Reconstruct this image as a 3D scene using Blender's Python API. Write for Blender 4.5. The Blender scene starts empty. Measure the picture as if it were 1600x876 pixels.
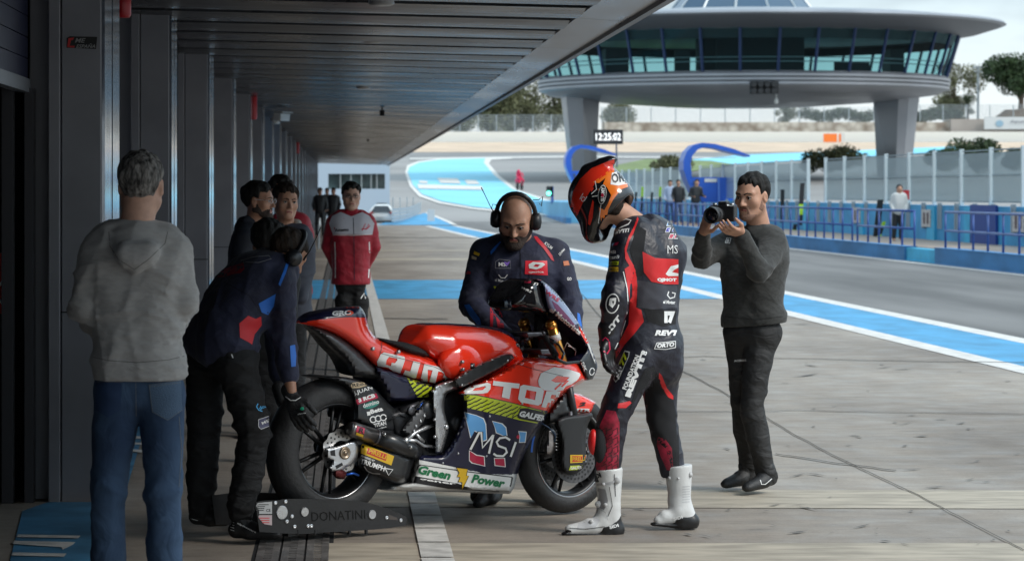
import bpy, bmesh, math, random
import numpy as np
from mathutils import Vector, Matrix, noise as mnoise
from mathutils.bvhtree import BVHTree
random.seed(7); rng = np.random.RandomState(5)
SC = bpy.context.scene
COL = SC.collection
F, CX, CY, EYE = 4500.0, 540.0, 298.0, 1.62      # focal length in photo pixels, vanishing point, eye height
CAM = Vector((0, 0, EYE))
def P(x, y, s): return Vector(((x - CX) / s, F / s, EYE + (CY - y) / s))
def PY(x, y, Y): return P(x, y, F / Y)
def G(x, y, z=0.0):
    s = (y - CY) / (EYE - z)
    return Vector(((x - CX) / s, F / s, z))
# ------------------------------------------------------------------ materials
def _n(nt, t, **kw):
    n = nt.nodes.new(t)
    for k, v in kw.items():
        if k in n.inputs: n.inputs[k].default_value = v
        else: setattr(n, k, v)
    return n
MATS = {}
def mat(name, col, rough=0.5, metal=0.0, var=0.0, vscale=8.0, bump=0.0, bscale=60.0, coat=0.0, spec=0.5,
        stretch=(1, 1, 1), sheen=0.0, sss=0.0, emit=None, estr=0.0, trans=0.0, col2=None, rvar=0.0, lo=.35, hi=.65, detail=4.0):
    if name in MATS: return MATS[name]
    m = bpy.data.materials.new(name); m.use_nodes = True
    nt = m.node_tree; b = nt.nodes['Principled BSDF']; L = nt.links.new
    c = (*col, 1) if len(col) == 3 else col
    b.inputs['Base Color'].default_value = c
    b.inputs['Roughness'].default_value = rough; b.inputs['Metallic'].default_value = metal
    b.inputs['Coat Weight'].default_value = coat; b.inputs['Coat Roughness'].default_value = 0.04
    b.inputs['Specular IOR Level'].default_value = spec
    if sheen: b.inputs['Sheen Weight'].default_value = sheen
    if sss:
        b.inputs['Subsurface Weight'].default_value = sss; b.inputs['Subsurface Radius'].default_value = (.01, .004, .002)
        b.inputs['Subsurface Scale'].default_value = 1.0
    if trans: b.inputs['Transmission Weight'].default_value = trans
    if emit: b.inputs['Emission Color'].default_value = (*emit, 1); b.inputs['Emission Strength'].default_value = estr
    if var or bump or col2 or rvar:
        tc = _n(nt, 'ShaderNodeTexCoord'); mp = _n(nt, 'ShaderNodeMapping'); mp.inputs['Scale'].default_value = stretch
        L(tc.outputs['Object'], mp.inputs['Vector'])
    if var or col2 or rvar:
        nz = _n(nt, 'ShaderNodeTexNoise'); nz.inputs['Scale'].default_value = vscale; nz.inputs['Detail'].default_value = detail
        L(mp.outputs[0], nz.inputs['Vector'])
        cr = _n(nt, 'ShaderNodeValToRGB'); cr.color_ramp.elements[0].position = lo; cr.color_ramp.elements[1].position = hi
        a = tuple(max(0, v * (1 - var)) for v in c[:3]); d = tuple(col2) if col2 else tuple(min(1, v * (1 + var)) for v in c[:3])
        cr.color_ramp.elements[0].color = (*a, 1); cr.color_ramp.elements[1].color = (*d, 1)
        L(nz.outputs['Fac'], cr.inputs['Fac'])
        if var or col2: L(cr.outputs['Color'], b.inputs['Base Color'])
        if rvar:
            mr = _n(nt, 'ShaderNodeMapRange'); mr.inputs['To Min'].default_value = max(0.02, rough - rvar); mr.inputs['To Max'].default_value = min(1, rough + rvar)
            mr.inputs['From Min'].default_value = .3; mr.inputs['From Max'].default_value = .7
            L(nz.outputs['Fac'], mr.inputs['Value']); L(mr.outputs[0], b.inputs['Roughness'])
    if bump:
        n2 = _n(nt, 'ShaderNodeTexNoise'); n2.inputs['Scale'].default_value = bscale; n2.inputs['Detail'].default_value = 3
        L(mp.outputs[0], n2.inputs['Vector'])
        bp = _n(nt, 'ShaderNodeBump'); bp.inputs['Strength'].default_value = bump; bp.inputs['Distance'].default_value = 0.01 if bscale > 40 else .03
        if bscale <= 40: n2.inputs['Distortion'].default_value = .8
        L(n2.outputs['Fac'], bp.inputs['Height']); L(bp.outputs[0], b.inputs['Normal'])
    MATS[name] = m
    return m
# ------------------------------------------------------------------ objects
def tag(o, label=None, cat=None, group=None, kind=None):
    if label: o['label'] = label
    if cat: o['category'] = cat
    if group: o['group'] = group
    if kind: o['kind'] = kind
    return o
ORIG = {}
def thing(name, loc, label, cat, group=None, kind=None):
    o = bpy.data.objects.new(name, None); COL.objects.link(o); o.location = loc; o.empty_display_size = .1
    ORIG[o] = Vector(loc)
    return tag(o, label, cat, group, kind)
def mesh(name, V, Fc, m, parent=None, smooth=False, loc=None):
    """V in world coordinates."""
    me = bpy.data.meshes.new(name)
    if parent is not None: org = ORIG[parent]
    elif loc is not None: org = Vector(loc)
    else: org = Vector((0, 0, 0))
    if isinstance(V, np.ndarray):
        V = V - np.array(org)[None]
        me.from_pydata(V.tolist(), [], Fc if isinstance(Fc, list) else Fc.tolist())
    else:
        me.from_pydata([Vector(v) - org for v in V], [], Fc)
    if isinstance(m, (list, tuple)):
        for q in m: me.materials.append(q)
    elif m: me.materials.append(m)
    if smooth: me.polygons.foreach_set('use_smooth', [True] * len(me.polygons))
    me.update()
    o = bpy.data.objects.new(name, me); COL.objects.link(o)
    ORIG[o] = org
    if parent is not None: o.parent = parent
    else: o.location = org
    return o
class MB:
    def __init__(s): s.v = []; s.f = []
    def add(s, V, Fc):
        k = len(s.v); s.v += [Vector(v) for v in V]; s.f += [[i + k for i in f] for f in Fc]; return s
    def box(s, c, sz, ax=None):
        c = Vector(c); X, Y, Z = ax or (Vector((1, 0, 0)), Vector((0, 1, 0)), Vector((0, 0, 1)))
        V = [c + X * (sz[0] / 2 * i) + Y * (sz[1] / 2 * j) + Z * (sz[2] / 2 * k) for i in (-1, 1) for j in (-1, 1) for k in (-1, 1)]
        return s.add(V, [(0, 1, 3, 2), (4, 6, 7, 5), (0, 4, 5, 1), (2, 3, 7, 6), (0, 2, 6, 4), (1, 5, 7, 3)])
    def box2(s, a, b): 
        a = Vector(a); b = Vector(b); return s.box((a + b) / 2, [abs(b[i] - a[i]) for i in range(3)])
    def tube(s, pts, r, n=10, caps=True):
        pts = [Vector(p) for p in pts]; R = r if isinstance(r, (list, tuple)) else [r] * len(pts)
        up = Vector((0, 0, 1)); V = []; prev = None
        for i, p in enumerate(pts):
            t = (pts[min(i + 1, len(pts) - 1)] - pts[max(i - 1, 0)]).normalized()
            if prev is None: a = t.cross(up if abs(t.z) < .9 else Vector((1, 0, 0))).normalized()
            else: a = (prev - t * prev.dot(t)).normalized()
            prev = a; b = t.cross(a)
            V += [p + (a * math.cos(q) + b * math.sin(q)) * R[i] for q in [2 * math.pi * k / n for k in range(n)]]
        Fc = [(i * n + k, i * n + (k + 1) % n, (i + 1) * n + (k + 1) % n, (i + 1) * n + k) for i in range(len(pts) - 1) for k in range(n)]
        if caps: Fc += [list(range(n))[::-1], [(len(pts) - 1) * n + k for k in range(n)]]
        return s.add(V, Fc)
    def lathe(s, c, ax, prof, n=32, closed=False):
        """prof: (radius, height along ax)"""
        c = Vector(c); ax = Vector(ax).normalized(); a = ax.cross(Vector((0, 0, 1)) if abs(ax.z) < .9 else Vector((1, 0, 0))).normalized(); b = ax.cross(a)
        V = [c + ax * h + (a * math.cos(q) + b * math.sin(q)) * r for r, h in prof for q in [2 * math.pi * k / n for k in range(n)]]
        m = len(prof)
        Fc = [(i % m * n + k, i % m * n + (k + 1) % n, (i + 1) % m * n + (k + 1) % n, (i + 1) % m * n + k) for i in range(m if closed else m - 1) for k in range(n)]
        return s.add(V, Fc)
    def prism(s, poly, d):
        """poly: list of world points, extruded by vector d"""
        d = Vector(d); n = len(poly); V = [Vector(p) for p in poly] + [Vector(p) + d for p in poly]
        return s.add(V, [list(range(n)), [n + i for i in range(n)][::-1]] + [(i, (i + 1) % n, n + (i + 1) % n, n + i) for i in range(n)])
    def build(s, name, m, parent=None, smooth=False, loc=None): return mesh(name, s.v, s.f, m, parent, smooth, loc)
def bevel(o, w, seg=2, ang=30):
    m = o.modifiers.new('b', 'BEVEL'); m.width = w; m.segments = seg; m.limit_method = 'ANGLE'; m.angle_limit = math.radians(ang); return o
def autosmooth(o, ang=35):
    me = o.data; me.polygons.foreach_set('use_smooth', [True] * len(me.polygons))
    bm = bmesh.new(); bm.from_mesh(me)
    bmesh.ops.recalc_face_normals(bm, faces=bm.faces)
    for e in bm.edges:
        if len(e.link_faces) == 2 and e.calc_face_angle(0) > math.radians(ang): e.smooth = False
    bm.to_mesh(me); bm.free(); return o
# ------------------------------------------------------------------ decals: flat artwork given in photo pixels, laid on a surface
class Target:
    def __init__(s, objs):
        V = []; Fc = []
        for o in objs:
            k = len(V); org = ORIG[o]; V += [v.co + org for v in o.data.vertices]
            Fc += [[i + k for i in p.vertices] for p in o.data.polygons]
        s.t = BVHTree.FromPolygons(V, Fc)
    def hit(s, x, y):
        d = Vector(((x - CX) / F, 1, (CY - y) / F)).normalized()
        p, n, i, dist = s.t.ray_cast(CAM, d)
        return p, d
def flat2bm(pts2, faces):
    bm = bmesh.new(); vs = [bm.verts.new((p[0], p[1], 0)) for p in pts2]
    for f in faces:
        try: bm.faces.new([vs[i] for i in f])
        except ValueError: pass
    return bm
def poly_bm(polys):
    """polys: list of outlines; the first of each tuple the outside, others holes"""
    from mathutils.geometry import tessellate_polygon
    pts = []; fs = []
    for rings in polys:
        if not isinstance(rings[0][0], (list, tuple)): rings = [rings]
        k = len(pts); flat = [p for r in rings for p in r]
        t = tessellate_polygon([[Vector((p[0], p[1], 0)) for p in r] for r in rings])
        pts += flat; fs += [[i + k for i in f] for f in t]
    return flat2bm(pts, fs)
def grid_cut(bm, cell):
    xs = [v.co.x for v in bm.verts]; ys = [v.co.y for v in bm.verts]
    if not xs: return
    for ax, lo, hi in ((0, min(xs), max(xs)), (1, min(ys), max(ys))):
        c = math.floor(lo / cell) * cell + cell
        while c < hi:
            co = Vector((c, 0, 0)) if ax == 0 else Vector((0, c, 0)); no = Vector((1, 0, 0)) if ax == 0 else Vector((0, 1, 0))
            bmesh.ops.bisect_plane(bm, geom=bm.verts[:] + bm.edges[:] + bm.faces[:], plane_co=co, plane_no=no, dist=1e-5)
            c += cell
def lay(name, bm, target, m, parent, off=0.0025, cell=5.0, jump=0.06):
    grid_cut(bm, cell)
    bm.verts.ensure_lookup_table(); hits = {}
    for v in bm.verts:
        p, d = target.hit(v.co.x, v.co.y)
        hits[v.index] = (p - d * off) if p is not None else None
    bm.verts.index_update()
    V = []; idx = {}
    Fc = []
    for f in bm.faces:
        q = [hits[v.index] for v in f.verts]
        if any(p is None for p in q): continue
        ys = [p.y for p in q]
        if max(ys) - min(ys) > jump: continue
        ids = []
        for v in f.verts:
            if v.index not in idx: idx[v.index] = len(V); V.append(hits[v.index])
            ids.append(idx[v.index])
        Fc.append(ids)
    bm.free()
    if not Fc: return None
    if name in ('colour_panel', 'red_panel', 'stretch_panel', 'grey_panel', 'knee_panel', 'red_stripe', 'navy_panel'):
        up = list(range(len(V)))
        def fd(i):
            while up[i] != i: up[i] = up[up[i]]; i = up[i]
            return i
        for q in Fc:
            for i in q[1:]: up[fd(i)] = fd(q[0])
        cnt = {}
        for q in Fc: r_ = fd(q[0]); cnt[r_] = cnt.get(r_, 0) + 1
        big = max(cnt, key=cnt.get); Fc = [q for q in Fc if fd(q[0]) == big]
        used = sorted({i for q in Fc for i in q}); mp = {i: k for k, i in enumerate(used)}; V = [V[i] for i in used]; Fc = [[mp[i] for i in q] for q in Fc]
    return mesh(name, V, Fc, m, parent, smooth=True)
_fc = {}
def glyphs(txt, bold=0.0, shear=0.0):
    key = (txt, bold, shear)
    if key in _fc: return _fc[key]
    cu = bpy.data.curves.new('t', 'FONT'); cu.body = txt; cu.size = 1; cu.offset = bold; cu.shear = shear; cu.resolution_u = 2; cu.fill_mode = 'FRONT' if hasattr(cu, 'fill_mode') else cu.fill_mode
    ob = bpy.data.objects.new('t', cu); COL.objects.link(ob)
    me = bpy.data.meshes.new_from_object(ob.evaluated_get(bpy.context.evaluated_depsgraph_get()))
    pts = [(v.co.x, v.co.y) for v in me.vertices]; fs = [list(p.vertices) for p in me.polygons]
    bpy.data.objects.remove(ob); bpy.data.curves.remove(cu); bpy.data.meshes.remove(me)
    xs = [p[0] for p in pts] or [0, 1]; ys = [p[1] for p in pts] or [0, 1]
    r = ([((p[0] - min(xs)) / (max(xs) - min(xs) + 1e-9), (p[1] - min(ys)) / (max(ys) - min(ys) + 1e-9)) for p in pts], fs)
    _fc[key] = r; return r
def text_bm(txt, p0, p1, h, bold=0.02, shear=0.0):
    """p0->p1 = bottom left / bottom right of the lettering in pixels, h = height in pixels (or an up vector)"""
    pts, fs = glyphs(txt, bold, shear)
    dx, dy = p1[0] - p0[0], p1[1] - p0[1]
    if isinstance(h, (tuple, list)): ux, uy = h
    else:
        l = math.hypot(dx, dy); ux, uy = dy / l * h, -dx / l * h
    return flat2bm([(p0[0] + dx * a + ux * b, p0[1] + dy * a + uy * b) for a, b in pts], fs)
def decal_text(txt, p0, p1, h, target, m, parent, name='lettering', bold=0.02, shear=0.0, off=0.004, cell=5.0):
    return lay(name, text_bm(txt, p0, p1, h, bold, shear), target, m, parent, off, cell)
def decal_poly(polys, target, m, parent, name='graphic_panel', off=0.0025, cell=5.0, jump=.06):
    if not isinstance(polys[0][0], (tuple, list)): polys = [polys]
    return lay(name, poly_bm(polys), target, m, parent, off, cell, jump)
def ellipse(cx, cy, rx, ry, rot=0, n=24, a0=0, a1=2 * math.pi):
    c, s_ = math.cos(rot), math.sin(rot)
    return [(cx + rx * math.cos(t) * c - ry * math.sin(t) * s_, cy + rx * math.cos(t) * s_ + ry * math.sin(t) * c) for t in [a0 + (a1 - a0) * i / n for i in range(n)]]
def stroke(pts, w):
    """thin line polygon along pts in px"""
    L = []; R = []
    for i, p in enumerate(pts):
        a = pts[max(i - 1, 0)]; b = pts[min(i + 1, len(pts) - 1)]
        dx, dy = b[0] - a[0], b[1] - a[1]; l = math.hypot(dx, dy) or 1; nx, ny = -dy / l * w / 2, dx / l * w / 2
        L.append((p[0] + nx, p[1] + ny)); R.append((p[0] - nx, p[1] - ny))
    return L + R[::-1]
def strokebm(pts, w):
    L = stroke(pts, w); n = len(pts); P2 = L[:n] + L[n:][::-1]
    return flat2bm(P2, [(i, i + 1, n + i + 1, n + i) for i in range(n - 1)])
# ------------------------------------------------------------------ signed distance bodies
class SDF:
    def __init__(s): s.p = []; s.post = []
    def cap(s, a, b, ra, rb=None, k=.02, flat=None, sub=False):
        a = np.array(a, np.float32); b = np.array(b, np.float32); rb = ra if rb is None else rb
        R = max(ra, rb)
        q = 1.0; fx = None
        if flat is not None: fx = np.array(Vector(flat[0]).normalized(), np.float32); q = flat[1]
        lo = np.minimum(a, b) - R - k - .012; hi = np.maximum(a, b) + R + k + .012
        def f(X):
            ab = b - a; pa = X - a
            if fx is not None:
                pa = pa + (pa @ fx)[..., None] * fx * (q - 1); ab = ab + (ab @ fx) * fx * (q - 1)
            t = np.clip((pa @ ab) / max(ab @ ab, 1e-9), 0, 1)
            d = np.sqrt(((pa - t[..., None] * ab) ** 2).sum(-1)) - (ra + (rb - ra) * t)
            return d if q <= 1.0001 else d / (1 + (q - 1) * .5)
        s.p.append((f, lo, hi, k, sub)); return s
    def ell(s, c, r, ax=None, k=.02, sub=False):
        c = np.array(c, np.float32); r = np.array(r, np.float32)
        A = np.eye(3, dtype=np.float32) if ax is None else np.array([list(v) for v in ax], np.float32)
        R = max(r)
        lo = c - R - k - .012; hi = c + R + k + .012
        def f(X):
            p = (X - c) @ A.T
            k0 = np.sqrt(((p / r) ** 2).sum(-1)); k1 = np.sqrt(((p / r ** 2) ** 2).sum(-1))
            return k0 * (k0 - 1) / np.maximum(k1, 1e-6)
        s.p.append((f, lo, hi, k, sub)); return s
    def torso(s, st, grow=0, k=.05, n=5):
        """st: list of (centre, lateral unit vector, half width, depth radius); one solid swept through the stations"""
        Q = []
        for i in range(len(st) - 1):
            for j in range(n if i < len(st) - 2 else n + 1):
                t = j / n; A, B = st[i], st[i + 1]
                c = Vector(A[0]).lerp(Vector(B[0]), t); l = Vector(A[1]).lerp(Vector(B[1]), t).normalized()
                w = A[2] + (B[2] - A[2]) * t + grow; r = A[3] + (B[3] - A[3]) * t + grow; w = max(w - r, .005)
                Q.append((np.array(c - l * w, np.float32), np.array(l * w * 2, np.float32), r))
        lo = np.min([np.minimum(a, a + d) - r for a, d, r in Q], 0) - k - .012; hi = np.max([np.maximum(a, a + d) + r for a, d, r in Q], 0) + k + .012
        def f(X):
            o = None
            for a, d, r in Q:
                pa = X - a; t = np.clip((pa @ d) / max(d @ d, 1e-9), 0, 1); e = np.sqrt(((pa - t[..., None] * d) ** 2).sum(-1)) - r
                if o is None: o = e
                else: hh = np.maximum(.012 - np.abs(o - e), 0) / .012; o = np.minimum(o, e) - hh * hh * .001
            return o
        s.p.append((f, lo, hi, k, False)); return s
    def mesh(s, name, h, m, parent, smooth=True, fold=None, clip=None, relax=1):
        lo = np.min([p[1] for p in s.p if not p[4]], 0) - h * 2; hi = np.max([p[2] for p in s.p if not p[4]], 0) + h * 2
        n = np.ceil((hi - lo) / h).astype(int) + 1
        D = np.full(n, .05, np.float32)
        ax = [lo[i] + h * np.arange(n[i]) for i in range(3)]
        for f, a, b, k, sub in s.p:
            i0 = np.clip(np.floor((a - lo) / h).astype(int), 0, n - 1); i1 = np.clip(np.ceil((b - lo) / h).astype(int) + 1, 1, n)
            if (i1 <= i0).any(): continue
            X = np.stack(np.meshgrid(*[ax[i][i0[i]:i1[i]] for i in range(3)], indexing='ij'), -1).astype(np.float32)
            d = f(X).astype(np.float32); S = (slice(i0[0], i1[0]), slice(i0[1], i1[1]), slice(i0[2], i1[2])); e = D[S]
            if sub:
                d = -d; hh = np.maximum(k - np.abs(e - d), 0) / k; D[S] = np.maximum(e, d) + hh * hh * k / 4
            else:
                hh = np.maximum(k - np.abs(e - d), 0) / k; D[S] = np.minimum(e, d) - hh * hh * k / 4
        near = np.abs(D) < max(.03, 3 * h)
        if fold is not None or clip is not None:
            I = np.argwhere(near); Xn = lo + I * h
            if fold is not None: D[near] += fold(Xn).astype(np.float32)
            if clip is not None:
                D = np.where(near, D, D)
                I = np.argwhere(D < .045); Xn = lo + I * h
                D[I[:, 0], I[:, 1], I[:, 2]] = np.maximum(D[I[:, 0], I[:, 1], I[:, 2]], clip(Xn).astype(np.float32))
        V, Q = surfnet(D, lo, h)
        if relax: V = relaxv(V, Q, relax)
        return mesh(name, V, Q, m, parent, smooth)
def surfnet(D, lo, h):
    s = D < 0
    c = np.zeros(np.array(D.shape) - 1, np.uint8)
    for i in (0, 1):
        for j in (0, 1):
            for k in (0, 1):
                c += s[i:s.shape[0] - 1 + i, j:s.shape[1] - 1 + j, k:s.shape[2] - 1 + k]
    act = np.argwhere((c > 0) & (c < 8))
    idx = np.full(c.shape, -1, np.int32); idx[act[:, 0], act[:, 1], act[:, 2]] = np.arange(len(act))
    off = np.array([(i, j, k) for i in (0, 1) for j in (0, 1) for k in (0, 1)])
    val = np.stack([D[act[:, 0] + o[0], act[:, 1] + o[1], act[:, 2] + o[2]] for o in off], 1)
    acc = np.zeros((len(act), 3)); cnt = np.zeros(len(act))
    for a in range(8):
        for b in range(a + 1, 8):
            if np.abs(off[a] - off[b]).sum() != 1: continue
            va, vb = val[:, a], val[:, b]; mk = (va < 0) != (vb < 0)
            t = np.where(mk, va / np.where(mk, va - vb, 1), 0)
            acc += np.where(mk[:, None], off[a] + t[:, None] * (off[b] - off[a]), 0); cnt += mk
    V = lo + h * (act + acc / np.maximum(cnt, 1)[:, None])
    Q = []
    for ax in range(3):
        A = [slice(None)] * 3; B = [slice(None)] * 3; A[ax] = slice(0, -1); B[ax] = slice(1, None)
        sa, sb = s[tuple(A)], s[tuple(B)]; e = np.argwhere(sa != sb)
        o1, o2 = (ax + 1) % 3, (ax + 2) % 3
        e = e[(e[:, o1] > 0) & (e[:, o2] > 0) & (e[:, o1] < c.shape[o1]) & (e[:, o2] < c.shape[o2])]
        fl = sa[e[:, 0], e[:, 1], e[:, 2]]
        d1 = np.zeros(3, int); d1[o1] = 1; d2 = np.zeros(3, int); d2[o2] = 1
        g = lambda q: idx[q[:, 0], q[:, 1], q[:, 2]]
        quad = np.stack([g(e - d1 - d2), g(e - d2), g(e), g(e - d1)], 1)
        quad[~fl] = quad[~fl][:, ::-1]; Q.append(quad)
    return V, np.concatenate(Q)
def relaxv(V, Q, it=1):
    for _ in range(it):
        acc = np.zeros_like(V); cnt = np.zeros(len(V))
        for a, b in ((0, 1), (1, 2), (2, 3), (3, 0)):
            for x, y in ((a, b), (b, a)):
                np.add.at(acc, Q[:, x], V[Q[:, y]]); np.add.at(cnt, Q[:, x], 1)
        V = V * .4 + .6 * acc / np.maximum(cnt, 1)[:, None]
    return V
def folds(amp=.004, sc=16., seed=0, aniso=(1, 1, .6), joints=()):
    r = np.random.RandomState(seed); K = [(r.randn(3) * sc * np.array(aniso) * f, r.rand() * 6.3, 1 / f ** .5) for f in (.6, .9, 1.3, 1.9) for _ in range(2)]
    def f(X):
        w = X + .03 * np.sin(X[:, [1, 2, 0]] * 13 + seed)
        t = 0
        for k, ph, a in K: t = t + a * ((.50 - 2.4 * (1 - np.abs(np.sin(w @ k + ph))) ** 2.2) if sc < 30 else (1 - np.abs(np.sin(w @ k + ph)) * 2))
        t = t / 3.0 * amp
        if sc < 30: t = np.clip(t, -2.2 * amp, .6 * amp)
        g = 1
        for c, rad, m_ in joints: g = g + m_ * np.exp(-((X - np.array(c)) ** 2).sum(1) / rad ** 2)
        return t * g
    return f
# ================================================================== camera, light, sky
cam = bpy.data.cameras.new('camera'); co = bpy.data.objects.new('camera', cam); COL.objects.link(co); SC.camera = co
co.location = CAM; co.rotation_euler = (math.radians(90), 0, 0)
cam.sensor_width = 36; cam.lens = F / 1600 * 36; cam.shift_x = (800 - CX) / 1600; cam.shift_y = -(438 - CY) / 1600
cam.clip_start = .1; cam.clip_end = 9000
cam.dof.use_dof = True; cam.dof.focus_distance = 14.2; cam.dof.aperture_fstop = 7.5
SC.view_settings.view_transform = 'Standard'; SC.view_settings.look = 'None'; SC.view_settings.gamma = 1; SC.view_settings.exposure = 0.83
SUN_EL, SUN_AZ = math.radians(43), math.radians(120)     # azimuth from +Y towards +X: to the right and behind
w = bpy.data.worlds.new('World'); SC.world = w; w.use_nodes = True; nt = w.node_tree; L = nt.links.new
bg = nt.nodes['Background']; out = nt.nodes['World Output']
sky = nt.nodes.new('ShaderNodeTexSky'); sky.sky_type = 'NISHITA'; sky.sun_disc = False; sky.sun_elevation = SUN_EL; sky.sun_rotation = SUN_AZ
sky.dust_density = 2.0; L(sky.outputs[0], bg.inputs[0]); bg.inputs[1].default_value = .1
b2 = nt.nodes.new('ShaderNodeBackground'); b2.inputs[1].default_value = 1.0
tc = nt.nodes.new('ShaderNodeTexCoord'); mp = nt.nodes.new('ShaderNodeMapping'); mp.inputs['Scale'].default_value = (7, 7, 26)
nz = nt.nodes.new('ShaderNodeTexNoise'); nz.inputs['Scale'].default_value = 1.1; nz.inputs['Detail'].default_value = 5; nz.inputs['Roughness'].default_value = .5
L(tc.outputs['Generated'], mp.inputs[0]); L(mp.outputs[0], nz.inputs[0])
cr = nt.nodes.new('ShaderNodeValToRGB'); e = cr.color_ramp.elements
e[0].position = .41; e[0].color = (.20, .27, .33, 1); e[1].position = .58; e[1].color = (.46, .57, .63, 1)
L(nz.outputs[0], cr.inputs[0])
# bright band of cloud towards the horizon
sx = nt.nodes.new('ShaderNodeSeparateXYZ'); L(tc.outputs['Generated'], sx.inputs[0])
mr = nt.nodes.new('ShaderNodeMapRange'); mr.inputs['From Min'].default_value = .015; mr.inputs['From Max'].default_value = .075; mr.inputs['To Min'].default_value = 1; mr.inputs['To Max'].default_value = 0
L(sx.outputs['Z'], mr.inputs[0])
mx = nt.nodes.new('ShaderNodeMix'); mx.data_type = 'RGBA'; L(mr.outputs[0], mx.inputs['Factor']); L(cr.outputs[0], mx.inputs['A']); mx.inputs['B'].default_value = (.66, .70, .71, 1)
m2 = nt.nodes.new('ShaderNodeMapRange'); m2.inputs['From Min'].default_value = .10; m2.inputs['From Max'].default_value = .45; m2.inputs['To Min'].default_value = 1.0; m2.inputs['To Max'].default_value = 1.9
L(sx.outputs['Z'], m2.inputs[0]); L(m2.outputs[0], b2.inputs[1])     # an overcast sky is brightest overhead
L(mx.outputs['Result'], b2.inputs[0])
ms = nt.nodes.new('ShaderNodeMixShader'); ms.inputs[0].default_value = .8
L(bg.outputs[0], ms.inputs[1]); L(b2.outputs[0], ms.inputs[2]); L(ms.outputs[0], out.inputs[0])
sl = bpy.data.lights.new('sun', 'SUN'); sl.energy = 1.2; sl.angle = math.radians(20); sl.color = (1, .95, .88)
so = bpy.data.objects.new('sun', sl); COL.objects.link(so)
sd = Vector((math.sin(SUN_AZ) * math.cos(SUN_EL), math.cos(SUN_AZ) * math.cos(SUN_EL), math.sin(SUN_EL)))
so.rotation_euler = sd.to_track_quat('Z', 'Y').to_euler(); so.location = (10, -5, 20)
# ================================================================== palette
ASPHALT = mat('asphalt', (.155, .15, .145), .85, var=.3, vscale=.6, bump=.25, bscale=90, stretch=(1, .12, 1))
CONC = None
def concrete():
    m = bpy.data.materials.new('concrete_slab'); m.use_nodes = True; nt = m.node_tree; b = nt.nodes['Principled BSDF']; L = nt.links.new
    tc = _n(nt, 'ShaderNodeTexCoord')
    def noise(sc, det, st, rough=.5, dist=0):
        mp = _n(nt, 'ShaderNodeMapping'); mp.inputs['Scale'].default_value = st; L(tc.outputs['Object'], mp.inputs[0])
        n = _n(nt, 'ShaderNodeTexNoise'); n.inputs['Scale'].default_value = sc; n.inputs['Detail'].default_value = det; n.inputs['Roughness'].default_value = rough; n.inputs['Distortion'].default_value = dist
        L(mp.outputs[0], n.inputs[0]); return n.outputs[0]
    def ramp(v, a, b_, ca, cb):
        r = _n(nt, 'ShaderNodeValToRGB'); r.color_ramp.elements[0].position = a; r.color_ramp.elements[1].position = b_
        r.color_ramp.elements[0].color = (*ca, 1); r.color_ramp.elements[1].color = (*cb, 1); L(v, r.inputs[0]); return r.outputs[0]
    def mul(a, b_, f=1):
        x = _n(nt, 'ShaderNodeMix'); x.data_type = 'RGBA'; x.blend_type = 'MULTIPLY'; x.inputs['Factor'].default_value = f; L(a, x.inputs['A']); L(b_, x.inputs['B']); return x.outputs['Result']
    c = ramp(noise(.55, 6, (1, .35, 1), .6), .3, .7, (.185, .150, .122), (.40, .345, .29))
    c = mul(c, ramp(noise(5, 6, (.5, 1.2, 1), .65), .3, .7, (.8, .8, .8), (1.08, 1.07, 1.05)))
    c = mul(c, ramp(noise(70, 3, (1, 1, 1), .7), .25, .75, (.84, .84, .84), (1.1, 1.1, 1.1)))
    c = mul(c, ramp(noise(1.6, 5, (.55, 3.2, 1), .6, .6), .27, .36, (.60, .575, .54), (1, 1, 1)), .8)     # scuffs across the lane
    c = mul(c, ramp(noise(2.6, 6, (.35, 5, 1), .7, 1.2), .30, .335, (.35, .33, .31), (1, 1, 1)), .8)
    c = mul(c, ramp(noise(4.2, 8, (.5, 4, 1), .75, 2.0), .36, .44, (.55, .53, .52), (1, 1, 1)), .55)
    c = mul(c, ramp(noise(9, 2, (1, 2, 1), .5, 0), .24, .27, (.3, .28, .27), (1, 1, 1)), .6)      # oil specks
    L(c, b.inputs['Base Color']); b.inputs['Roughness'].default_value = .72
    r2 = ramp(noise(3, 4, (1, 1, 1)), .3, .7, (.5, .5, .5), (.85, .85, .85)); L(r2, b.inputs['Roughness'])
    bp = _n(nt, 'ShaderNodeBump'); bp.inputs['Strength'].default_value = .25; bp.inputs['Distance'].default_value = .006; L(noise(60, 4, (1, 1, 1), .7), bp.inputs['Height']); L(bp.outputs[0], b.inputs['Normal'])
    return m
CONC = concrete()
CONC2 = mat('pale_concrete_strip', (.40, .345, .27), .75, var=.22, vscale=3, stretch=(1, 3, 1), bump=.2, bscale=70)
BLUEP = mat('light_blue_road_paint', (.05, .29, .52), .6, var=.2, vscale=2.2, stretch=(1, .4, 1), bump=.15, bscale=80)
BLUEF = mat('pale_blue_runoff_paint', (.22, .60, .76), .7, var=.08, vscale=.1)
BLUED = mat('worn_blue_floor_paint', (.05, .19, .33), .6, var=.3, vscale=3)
WHITEP = mat('white_road_paint', (.62, .59, .55), .65, var=.2, vscale=6, bump=.15, bscale=80, lo=.25)
WHITEO = mat('worn_white_paint', (.50, .48, .45), .7, var=.28, vscale=9, bump=.15, bscale=80, lo=.2, hi=.6)
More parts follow.
